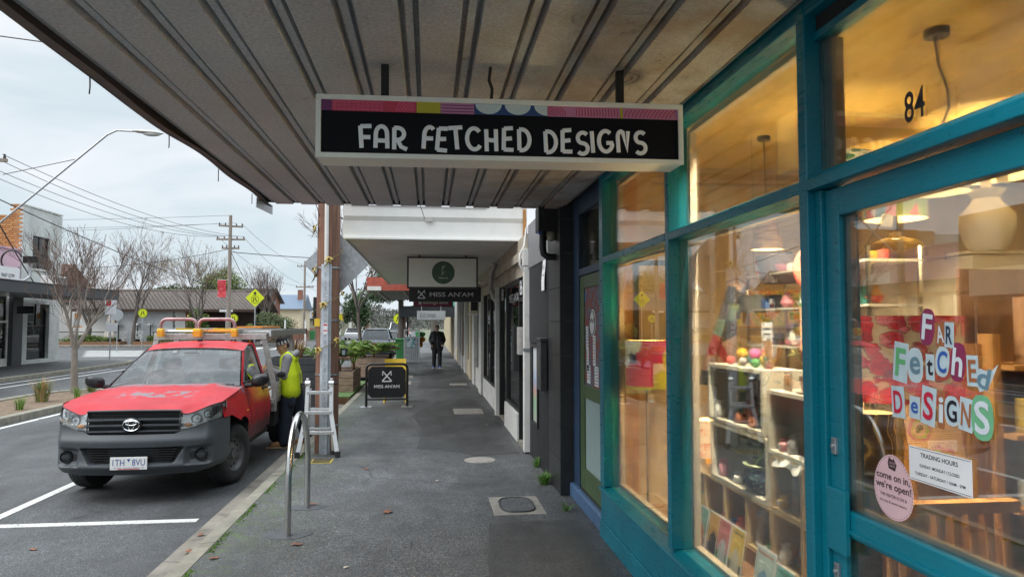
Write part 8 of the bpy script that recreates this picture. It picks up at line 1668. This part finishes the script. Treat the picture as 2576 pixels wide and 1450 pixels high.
def tiled_roof(par, x0, x1, y0, z0, y1, z1, n, mat, name='roof'):
    b = MB(); dy, dz = (y1 - y0) / n, (z1 - z0) / n
    for k in range(n):
        ya, za = y0 + k * dy, z0 + k * dz; m = int((x1 - x0) / .33)
        b.add([(x0, ya, za + .05), (x1, ya, za + .05), (x1, ya + dy, za + dz + .015), (x0, ya + dy, za + dz + .015), (x0, ya, za), (x1, ya, za)], [(0, 1, 2, 3), (4, 5, 1, 0)])
        b.add([(x0 + (q + .5 * (k % 2)) * .33, ya + (dy * f), za + .056 + dz * f) for q in range(m) for (f, _) in ((0, 0), (1, 0))] , [])
        for q in range(m): xx = x0 + (q + .5 * (k % 2)) * .33; b.box(xx, xx + .022, ya - .004, ya + dy * .96, za + .03 + dz * .4, za + .055 + dz * .5)
    o = put(name, b, mat, par, fixn=False); return o
r_ = tiled_roof(cf, -28.9, -14.4, 61.2, 2.86, 66, 4.55, 17, tilem); put('ridge_cap', MB().tube([(-28.8, 66, 4.6), (-14.4, 66, 4.6)], .12, 6), tilem, r_); put('rear_slope', MB().prism([(66, 4.5), (70.5, 2.8), (70.5, 2.7), (66, 4.4)], 'x', -28.9, -14.4), tilem, r_)
put('string_lights', MB().tube([(-20 + .18 * k, 61.9, 2.35 - .35 * math.sin(math.pi * k / 9)) for k in range(10)], .035, 6), NT('festoon bulbs').set(col=(.9, .8, .6), em=(1, .7, .3), ems=1.2).m, cf)
um = thing('closed_umbrella', 'folded cream cafe umbrella by the timber panel', 'umbrella', (-25.6, 60.9, 0)); put('pole', MB().tube([(-25.6, 60.9, 0), (-25.6, 60.9, 2.5)], .04, 8), A['woodd'], um); put('canopy', MB().grid(lambda u, v: (-25.6 + (.10 + .36 * (1 - v) ** .8) * (1 + .18 * math.cos(u * 2 * math.pi * 8)) * math.cos(2 * math.pi * u), 60.9 + (.10 + .36 * (1 - v) ** .8) * (1 + .18 * math.cos(u * 2 * math.pi * 8)) * math.sin(2 * math.pi * u), .55 + 1.95 * v), 64, 8), M('canvas', (.62, .56, .5), .9, var=.1), um, smooth=60)
for k, (x, lb_) in enumerate(((-27.2, 'left'), (-24.9, 'second'), (-23.6, 'third'), (-22.2, 'right'))):
    t = thing('cafe_chair', 'white cross backed garden chair, ' + lb_ + ' one before the cafe wall', 'chair', (x, 61.2, 0), group='white chairs outside the cafe')
    put('seat', MB().box(x - .3, x + .3, 61, 61.5, .45, .5), A['white'], t); put('backrest', MB().bar((x - .28, 61.5, .5), (x + .28, 61.5, 1.0), .05, .04).bar((x + .28, 61.5, .5), (x - .28, 61.5, 1.0), .05, .04).box(x - .3, x + .3, 61.49, 61.54, 1.0, 1.06), A['white'], t)
    for s in (-1, 1):
        for y in (61.03, 61.47): put('leg', MB().bar((x + s * .25, y, .45), (x + s * .3, y, 0), .05, .05), A['white'], t)
for k, x in enumerate((-25.3, -23.8, -22.8)):
    t = thing('patio_heater', ['tall black patio heater by the umbrella', 'middle patio heater against the mural', 'right patio heater against the mural'][k], 'heater', (x, 61.6, 0), group='patio heaters outside the cafe'); put('pole', MB().tube([(x, 61.6, 0), (x, 61.6, 1.6)], .05, 8), A['blackm'], t); put('base', MB().lathe([(.24, 0), (.24, .5), (.1, .55)], 14, (x, 61.6, 0)), A['blackm'], t); put('hood', MB().lathe([(.36, 1.6), (.3, 1.66), (0, 1.72)], 16, (x, 61.6, 0)), A['alu'], t)
cfn = thing('cafe_railing', 'thin black railing in front of the cafe chairs', 'railing', (-25, 60.95, 0)); put('top_rail', MB().box(-30, -25.0, 60.8, 60.85, .98, 1.04).box(-22.3, -18.5, 60.8, 60.85, .98, 1.04), A['blackm'], cfn)
for x in (-29.8, -27.5, -25.05, -22.28, -20.4, -18.6): put('rail_post', MB().box(x - .03, x + .03, 60.8, 60.86, 0, .979), A['blackm'], cfn)
sh = thing('green_sign_shop', 'white shop with green and orange panels down the side street', 'building', (-40, 66, 0)); put('wall', MB().box(-48, -32.2, 66, 70, 0, 3.4), A['white'], sh); put('green_panel', MB().box(-34.6, -32.3, 65.9, 65.99, 2.1, 2.75), M('green panel', (.08, .3, .24), .5), sh); put('orange_panel', MB().box(-34.4, -32.6, 65.9, 65.99, 2.95, 3.4), A['orange'], sh); put('roof', MB().prism([(65.5, 3.4), (70, 3.4), (70, 3.6), (65.5, 3.6)], 'x', -48.2, -32), A['darkgrey'], sh); put('window', MB().box(-38, -35.5, 65.95, 65.99, .8, 2.4), A['dark'], sh)
bh_ = thing('brown_house', 'brown roofed house behind the white brick shop', 'house', (-36, 80, 0)); put('wall', MB().box(-48, -39.8, 80, 88, 0, 6), M('brown wall', (.18, .1, .07), .9), bh_); put('roof', MB().prism([(79.5, 6), (84, 8.3), (88.5, 6)], 'x', -48.5, -39.3), M('terracotta roof', (.12, .065, .045), .9, var=.3, scale=2), bh_)
rdb = brick_mat('red house brick', (.30, .095, .05), (.25, .08, .045), (.3, .2, .15), .25, .09)
h1 = thing('gabled_house', 'two storey red brick house with grey tiled gable roof', 'house', (-20, 78, 0)); put('wall', MB().box(-23, -16.6, 75, 82, 0, 4.1), rdb, h1); put('gable', MB().prism([(75, 4.1), (82, 4.1), (78.5, 5.35)], 'x', -16.75, -16.6), rdb, h1); r_ = tiled_roof(h1, -23.3, -16.2, 74.5, 4.0, 78.5, 5.45, 13, A['darkgrey']); put('rear_slope', MB().prism([(78.5, 5.4), (82.5, 4), (82.5, 3.9), (78.5, 5.3)], 'x', -23.3, -16.2), A['darkgrey'], r_)
w_ = put('window', MB().box(-19.2, -18.2, 74.93, 74.99, 2.9, 3.8), A['white'], h1); put('pane', MB().box(-19.1, -18.3, 74.9, 74.925, 3.0, 3.7), A['dglass'], w_)
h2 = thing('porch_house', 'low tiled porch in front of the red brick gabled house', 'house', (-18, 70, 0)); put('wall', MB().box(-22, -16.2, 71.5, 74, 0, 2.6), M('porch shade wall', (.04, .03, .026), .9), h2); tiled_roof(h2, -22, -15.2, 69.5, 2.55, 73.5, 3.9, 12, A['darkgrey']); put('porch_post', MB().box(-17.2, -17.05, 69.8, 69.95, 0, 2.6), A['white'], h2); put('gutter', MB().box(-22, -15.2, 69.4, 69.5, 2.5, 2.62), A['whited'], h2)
h3 = thing('blue_roof_house', 'house with blue grey metal roof right of the brick gable', 'house', (-18, 96, 0)); put('wall', MB().box(-23, -16.6, 95, 102, 0, 3.6), A['cream'], h3); put('roof', MB().prism([(94.5, 3.6), (98.5, 5.6), (102.5, 3.6)], 'x', -23.5, -16.3), M('blue metal roof', (.12, .17, .24), .5), h3); put('chimney', MB().box(-17.4, -16.8, 97, 97.6, 4, 6.2), rdb, h3)
for k, (x, y, w_, hh2, c1, c2, lb_) in enumerate(((-17, 118, 6, 3.4, (.34, .3, .22), (.20, .2, .21), 'cream house with grey hipped roof by the third pole'), (-18, 140, 7, 3.6, (.4, .37, .3), (.25, .25, .27), 'pale house with broad grey roof farther down the street'), (-17.5, 165, 6, 3.4, (.36, .18, .12), (.16, .14, .13), 'small brick house near the end of the street'))):
    t = thing('far_house', lb_, 'house', (x, y, 0)); put('wall', MB().box(x - w_ / 2, x + w_ / 2, y, y + 9, 0, hh2 * .75), M('house wall %d' % k, c1, .9), t); put('roof', MB().add([(x - w_ / 2 - .5, y - .5, hh2 * .75), (x + w_ / 2 + .5, y - .5, hh2 * .75), (x + w_ / 2 + .5, y + 9.5, hh2 * .75), (x - w_ / 2 - .5, y + 9.5, hh2 * .75), (x - .8, y + 3, hh2 * 1.45), (x + .8, y + 6, hh2 * 1.45)], [(0, 1, 4), (1, 2, 5, 4), (2, 3, 5), (3, 0, 4, 5)]), M('house roof %d' % k, c2, .8, var=.15), t, fixn=False); put('window', MB().box(x - .9, x + .5, y - .04, y - .001, .9, 2.0), A['dark'], t); put('garage_door', MB().box(x + 1, x + w_ / 2 - .2, y - .04, y - .001, 0, 2.0), A['whited'], t)
bf_ = thing('brick_fence', 'low red brick fence along the far footpath beyond the shrubs', 'fence', (-13.5, 70, 0)); put('fence_wall', MB().box(-13.6, -13.4, 64, 92, 0, .95), rdb, bf_)
for k in range(8): put('fence_pier', MB().box(-13.68, -13.32, 64 + k * 4, 64.36 + k * 4, 0, 1.15), rdb, bf_)

# ================================================================ POLES, WIRES, LAMP, SIGN POSTS
def pole(label, x, y, h, arms, r=.15):
    t = thing('timber_pole', label, 'power pole', (x, y, -.1), group='far timber power poles'); put('pole_shaft', MB().tube([(x, y, -.1), (x, y, h)], [r, r * .7], 12), A['poleg'], t, smooth=50)
    for (z, l, rot) in arms:
        dx, dy = math.cos(rot) * l, math.sin(rot) * l; put('cross_arm', MB().bar((x - dx, y - dy + .12, z), (x + dx, y + dy + .12, z), .09, .11), A['poleg'], t)
        for f in (-.92, -.45, .45, .92): put('insulator', MB().lathe([(.035, 0), (.05, .05), (.03, .1), (.035, .15)], 8, (x + dx * f, y + dy * f + .12, z + .055)), A['darkgrey'], t)
    return t
P1 = pole('tall timber pole with red banner and two cross arms left of the ute rack', -12.95, 48, 8.75, ((8.05, .75, .35), (7.18, .9, 0), (6.6, .55, 0)))
P2 = pole('second timber pole down the street behind the brown pole', -14.3, 84, 8.9, ((8.3, .9, 0), (5.9, 1.0, 0)))
P3 = pole('third timber pole past the olive shrub and houses', -13.7, 130, 7.0, ((6.7, 1.4, 0),)); pole('last far timber pole near the end of the street', -14.5, 178, 6.2, ((5.8, 1.4, 0),)); P5 = pole('timber pole just outside the left edge carrying the street lamp', -14.9, 24.9, 8.5, ((7.05, 1.0, 0),))
pole('thin timber pole on our side past the street tree', -1.95, 52, 7.5, ((7, .8, 0),), .13)
bnr = thing('red_banner', 'red street banner hanging from the timber pole', 'banner', (-13.3, 47.8, 4)); t_ = NT('banner cloth'); t_.set(col=t_.mix(t_.ramp(t_.noise(5, 2, .5, t_.co((1, 1, 3))), (.55, 0.0), (.6, .55)), (.62, .045, .06), (.72, .25, .24)), rough=.8)
put('cloth', MB().grid(lambda u, v: (-13.62 + .52 * u, 47.8 + .03 * math.sin(v * 5), 3.38 + 1.12 * v), 4, 8), t_.m, bnr); put('bracket', MB().tube([(-12.95, 47.9, 4.5), (-13.65, 47.8, 4.52)], .02, 6).tube([(-12.95, 47.9, 3.36), (-13.65, 47.8, 3.36)], .02, 6), A['galv'], bnr)
sl = thing('street_lamp', 'grey street lamp on a long angled arm against the sky', 'street lamp', (-14.9, 24.9, 0)); put('arm', MB().tube([(-14.8, 24.9, 4.2), (-12.6, 24.9, 6.25), (-10.75, 24.9, 7.97), (-10.45, 24.9, 8.13), (-9.75, 24.9, 8.12)], .032, 10), A['galv'], sl, smooth=40)
lh = put('lamp_head', MB().lathe([(.06, -.2), (.13, -.05), (.16, .3), (.15, .6), (.05, .82), (0, .83)], 16, (0, 0, 0), 'x').xf(Matrix.Translation((-9.75, 24.9, 8.12)) @ Matrix.Rotation(R(4), 4, 'Y') @ Matrix.Diagonal((.95, .8, .42, 1))), A['alud'], sl, smooth=50)
put('lens_bowl', MB().ell((-9.32, 24.9, 8.05), (.30, .11, .09), 14, 10), M('lamp bowl', (.6, .62, .62), .2), sl, smooth=60); put('stay_wire', MB().tube([(-11.6, 24.9, 7.15), (-13.95, 24.9, 6.55)], .012, 4), A['wire'], sl)
def wire(label, a, b, sag, r=.011, grp='overhead power lines'):
    a = Vector(a); b = Vector(b); o = single('power_line', label, 'power line', MB().tube([a.lerp(b, k / 16) - Vector((0, 0, sag * 4 * (k / 16) * (1 - k / 16))) for k in range(17)], r, 5), A['wire'], group=grp)
for k, (dx, s_) in enumerate(((-.92, .75), (-.4, .6), (.45, .62), (.92, .5))): wire(['leftmost', 'second from left', 'second from right', 'rightmost'][k] + ' of the power lines descending from upper left to the banner pole', (-14.9 + dx, 24.9, 7.22), (-12.95 + dx * .9, 48.1, 7.36), s_)
for k, (z, zz) in enumerate(((8.75, 8.7), (8.25, 7.9), (8.2, 7.1))): wire(['highest', 'middle', 'lowest'][k] + ' of three level power lines running left behind the bare trees', (-12.95 + (-.7 if k == 2 else .0 + .35 * k), 48, z), (-62, 62, zz + 2.2), .7)
for k, (dx, z, z2) in enumerate(((.7, 8.2, 8.45), (.65, 8.25, 8.45), (-.8, 7.35, 6.05), (.8, 7.35, 6.05))): wire(['upper right', 'upper left', 'lower left', 'lower right'][k] + ' power line between the first and second timber poles', (-12.95 + dx, 48.1, z), (-14.3 + dx, 84, z2), .75)
for k, dx in enumerate((-.8, .8, .3)): wire(['left', 'right', 'lowest'][k] + ' power line from the second to the third timber pole', (-14.3 + dx, 84, 8.4 if k < 2 else 6), (-13.7 + dx, 130, 6.8), .8)
for k, dx in enumerate((-1.2, 1.2)): wire(['left', 'right'][k] + ' power line beyond the third timber pole', (-13.7 + dx, 130, 6.8), (-14.5 + dx, 178, 5.9), .7)
wire('thick black cable drooping from the left edge across the white brick shop', (-14.6, 24.9, 6.0), (-14.6, 56, 4.05), .35, .02); wire('thick black cable rising to the red banner pole from the left', (-22, 46, 5.0), (-12.95, 48, 6.55), .25, .018)
wire('long cable crossing the street from the banner pole toward our footpath', (-12.95, 48, 6.35), (-1.9, 52.1, 6.3), .15, .025); wire('service cable falling from the banner pole to a house roof', (-12.9, 48, 6.4), (-17, 76, 4.6), .8, .02)
wire('steep black cable slanting down over the pink shop front', (-14.9, 24.9, 6.6), (-16.5, 32.0, 3.3), .1, .025); wire('single high cable at the top left corner under the canopy edge', (-14.9, 21, 10.0), (6, 26, 10.2), .25, .018); wire('highest thin wire at the very top left corner', (-14.9, 18, 10.9), (6, 22, 11.4), .2, .015)
wire('thin wire from the far thin pole on our side down the street', (-1.95, 52, 7.1), (-13.7, 130, 6.9), .9); wire('low thin wire beside the far thin pole', (-1.95, 52, 6.3), (-14.3, 84, 6.0), .5)
def post_sign(label, x, y, h, build, grp=None):
    t = thing('sign_post', label, 'sign post', (x, y, 0), group=grp); put('post', MB().tube([(x, y, -.13), (x, y, h)], .03, 8), A['galv'], t); build(t); return t
def rsign(t): put('round_back', MB().lathe([(0, -.01), (.36, -.01), (.36, .01), (0, .01)], 28, (-19.55, 47.4, 2.22), 'y'), A['galv'], t)
post_sign('grey back of a round road sign on a post before the zebra crossing', -19.55, 47.45, 2.6, rsign)
def orange_t(t): put('ticket_body', MB().box(-16.0, -15.76, 34.3, 34.5, 1.55, 1.9), A['paper'], t); put('orange_cap', MB().box(-15.97, -15.8, 34.28, 34.52, 1.9, 2.15), A['orange'], t); put('orange_band', MB().box(-16.02, -15.74, 34.28, 34.52, 1.5, 1.56), A['orange'], t)
post_sign('orange and white box on a thin post at the far kerb', -15.88, 34.4, 2.9, orange_t)
def psign(t): put('notice_plate', MB().box(-14.95, -14.45, 34.9, 34.92, 2.1, 2.8), A['paper'], t); put('red_symbol', MB().box(-14.9, -14.68, 34.89, 34.899, 2.5, 2.75), A['red'], t); put('lower_plate', MB().box(-14.9, -14.4, 34.9, 34.92, 1.3, 1.7), A['paper'], t)
post_sign('white parking sign with red symbol on a post near the median tree', -14.7, 34.95, 3.0, psign)
def nsign(t): put('name_plate', MB().box(-13.9, -13.05, 49.3, 49.33, 2.45, 2.6), A['paper'], t); put('edge', MB().box(-13.9, -13.05, 49.29, 49.299, 2.45, 2.462), A['black'], t)
post_sign('white street name plate low beside the red banner pole', -13.5, 49.4, 2.7, nsign)
def bus(t): put('yellow_box', MB().box(-10.75, -10.3, 88, 88.2, 2.1, 2.9), A['yellowp'], t)
post_sign('small orange yellow warning sign farther down the street', -10.5, 88.3, 3.0, bus)
for k, (x, y) in enumerate(((-9.6, 57), (-11.2, 57.3))): t = thing('white_post', ['left short white post behind the ute rack', 'right short white post behind the ute rack'][k], 'bollard', (x, y, -.13), group='short white posts at the crossing'); put('post', MB().tube([(x, y, -.13), (x, y, 1.9)], .06, 8), A['white'], t); put('cap', MB().ell((x, y, 1.9), .065, 10, 6), A['galv'], t)
cabn = thing('white_cabinet', 'white utility cabinet at the kerb beyond the brown pole', 'cabinet', (-5.9, 44, -.13)); put('case', MB().box(-6.15, -5.55, 44, 44.4, -.13, 1.15), A['white'], cabn, bevel=.02); put('blue_top', MB().box(-5.98, -5.8, 44.1, 44.3, 1.16, 1.4), M('blue plastic', (.03, .12, .5), .5), cabn)

# ================================================================ PARKED CARS (metres, own space, front towards -y)
def car(label, x, y, rz, paint, suv=True, van=False, s=1.0, front=True, z=-.13):
    t = thing('parked_car', label, 'car', (x, y, z), group='cars parked along the street', rz=rz); W2 = .93; q = lambda n, b, m, p=None, **k: put(n, b, m, p or t, local=True, **k)
    pm__ = NT('car paint').set(col=paint, rough=.25, metal=.35, coat=.6).m; hb = 1.02 if suv else .90; hr = (2.1 if van else (1.66 if suv else 1.45)); ln = 4.7
    prof = [(0, .5), (.05, .82), (.25, .90), (.9 if not van else .4, hb - .06), (1.15 if not van else .7, hb), (3.9, hb + .05), (4.5, hb), (4.68, .8), (4.7, .5)]
    def body_(u, v):
        a = 2 * math.pi * v; f = u * (len(prof) - 1); i_ = min(len(prof) - 2, int(f)); g = f - i_; yy = prof[i_][0] + (prof[i_ + 1][0] - prof[i_][0]) * g; zt = prof[i_][1] + (prof[i_ + 1][1] - prof[i_][1]) * g
        wd = W2 * (1 - .12 * max(0, (.5 - yy) / .5) ** 2 - .10 * max(0, (yy - 4.2) / .5) ** 2); zb_ = .24 + .10 * (abs(u - .5) * 2) ** 8; zc = (zt + zb_) / 2
        return (wd * math.copysign(abs(math.cos(a)) ** .35, math.cos(a)), yy, zc + (zt - zb_) / 2 * math.copysign(abs(math.sin(a)) ** .45, math.sin(a)))
    q('body', MB().grid(body_, 48, 32).box(-.8, .8, .02, 4.68, .3, .6), pm__, smooth=45)
    y0, y1, y2, y3 = (1.15, 2.05, 3.9, 4.45) if not van else (.6, 1.25, 4.4, 4.68)
    C = [(-.80, y0, hb), (.80, y0, hb), (.80, y3, hb), (-.80, y3, hb), (-.60, y1, hr - .06), (.60, y1, hr - .06), (.60, y2, hr - .06), (-.60, y2, hr - .06)]
    q('window_band', MB().add(C, [(0, 1, 5, 4), (1, 2, 6, 5), (2, 3, 7, 6), (3, 0, 4, 7)]), A['dglass'])
    q('roof', MB().grid(lambda u, v: ((2 * u - 1) * .63, y1 - .05 + (y2 - y1 + .15) * v, hr - .06 + .055 * (1 - (2 * u - 1) ** 4) * min(1, 6 * v + .3)), 14, 10).box(-.61, .61, y1, y2, hr - .075, hr - .055), pm__, smooth=50)
    for s_ in (-1, 1):
        q('pillar', MB().tube([(s_ * .805, y0, hb - .01), (s_ * .61, y1, hr - .05)], .035, 6).tube([(s_ * .805, 2.75, hb), (s_ * .615, 2.7, hr - .05)], .03, 6).tube([(s_ * .80, y3, hb), (s_ * .61, y2, hr - .05)], .05, 6), pm__); q('mirror', MB().ell((s_ * 1.0, y0 + .45, hb + .06), (.10, .06, .075), 12, 8), pm__, smooth=60)
        q('headlight', MB().grid(lambda u, v: (s_ * (.48 + .40 * u), .02 + .32 * u ** 2 - .015, .72 + .10 * v + .06 * u), 8, 2), lens, smooth=40)
        for yy in (.85, 3.75):
            w_ = q('wheel', MB().lathe([(0, -.1), (.34, -.1), (.355, -.06), (.355, .06), (.34, .1), (.2, .1)], 24, (s_ * .83, yy, .345), 'x'), A['rubber'], smooth=40); q('rim', MB().lathe([(.21, s_ * .105), (.18, s_ * .09), (0, s_ * .10)], 18, (s_ * .83, yy, .345), 'x'), A['alud'], w_)
    q('grille', MB().box(-.42, .42, -.012, .03, .58, .80), A['blackm'])
    for k in range(4): q('grille_bar', MB().box(-.40, .40, -.018, -.0125, .61 + k * .05, .622 + k * .05), A['galv'])
    q('lower_intake', MB().box(-.6, .6, -.012, .03, .32, .48), A['blackm']); q('number_plate', MB().box(-.186, .186, -.03, -.018, .46, .57), A['paper']); q('seats', MB().box(-.6, .6, 2.3, 2.5, .8, 1.25), A['dark'])
    return t
car('blue grey suv parked at the kerb behind the palms', -2.75, 36.6, R(1), (.085, .105, .135)); car('white sedan parked far away on the opposite side', -8.3, 84, R(178), (.6, .6, .62), False); car('dark blue hatchback behind the blue grey suv', -2.6, 47.5, R(1), (.03, .045, .08), False)
car('white van parked beyond the street tree', -2.4, 56, R(1), (.66, .67, .68), van=True); car('silver car farther down the kerb line', -3.2, 66, 0, (.45, .46, .48), False); car('small pale car near the end of the street', -3.5, 80, 0, (.55, .5, .48), False); car('black ute shaped car beside the street tree', -2.5, 42, R(1), (.015, .015, .018), False); car('red hatchback distant along the kerb', -3.4, 96, 0, (.45, .08, .05), False)
wheelie('first green wheelie bin across the street near the far poles', -12.4, 78, 1.1, z=-.1); wheelie('second green wheelie bin across the street beside its twin', -11.4, 77, 1.1, z=-.1, rz=.6); wheelie('distant green bin on the verge behind the walking man', -1.0, 66, 1.0)
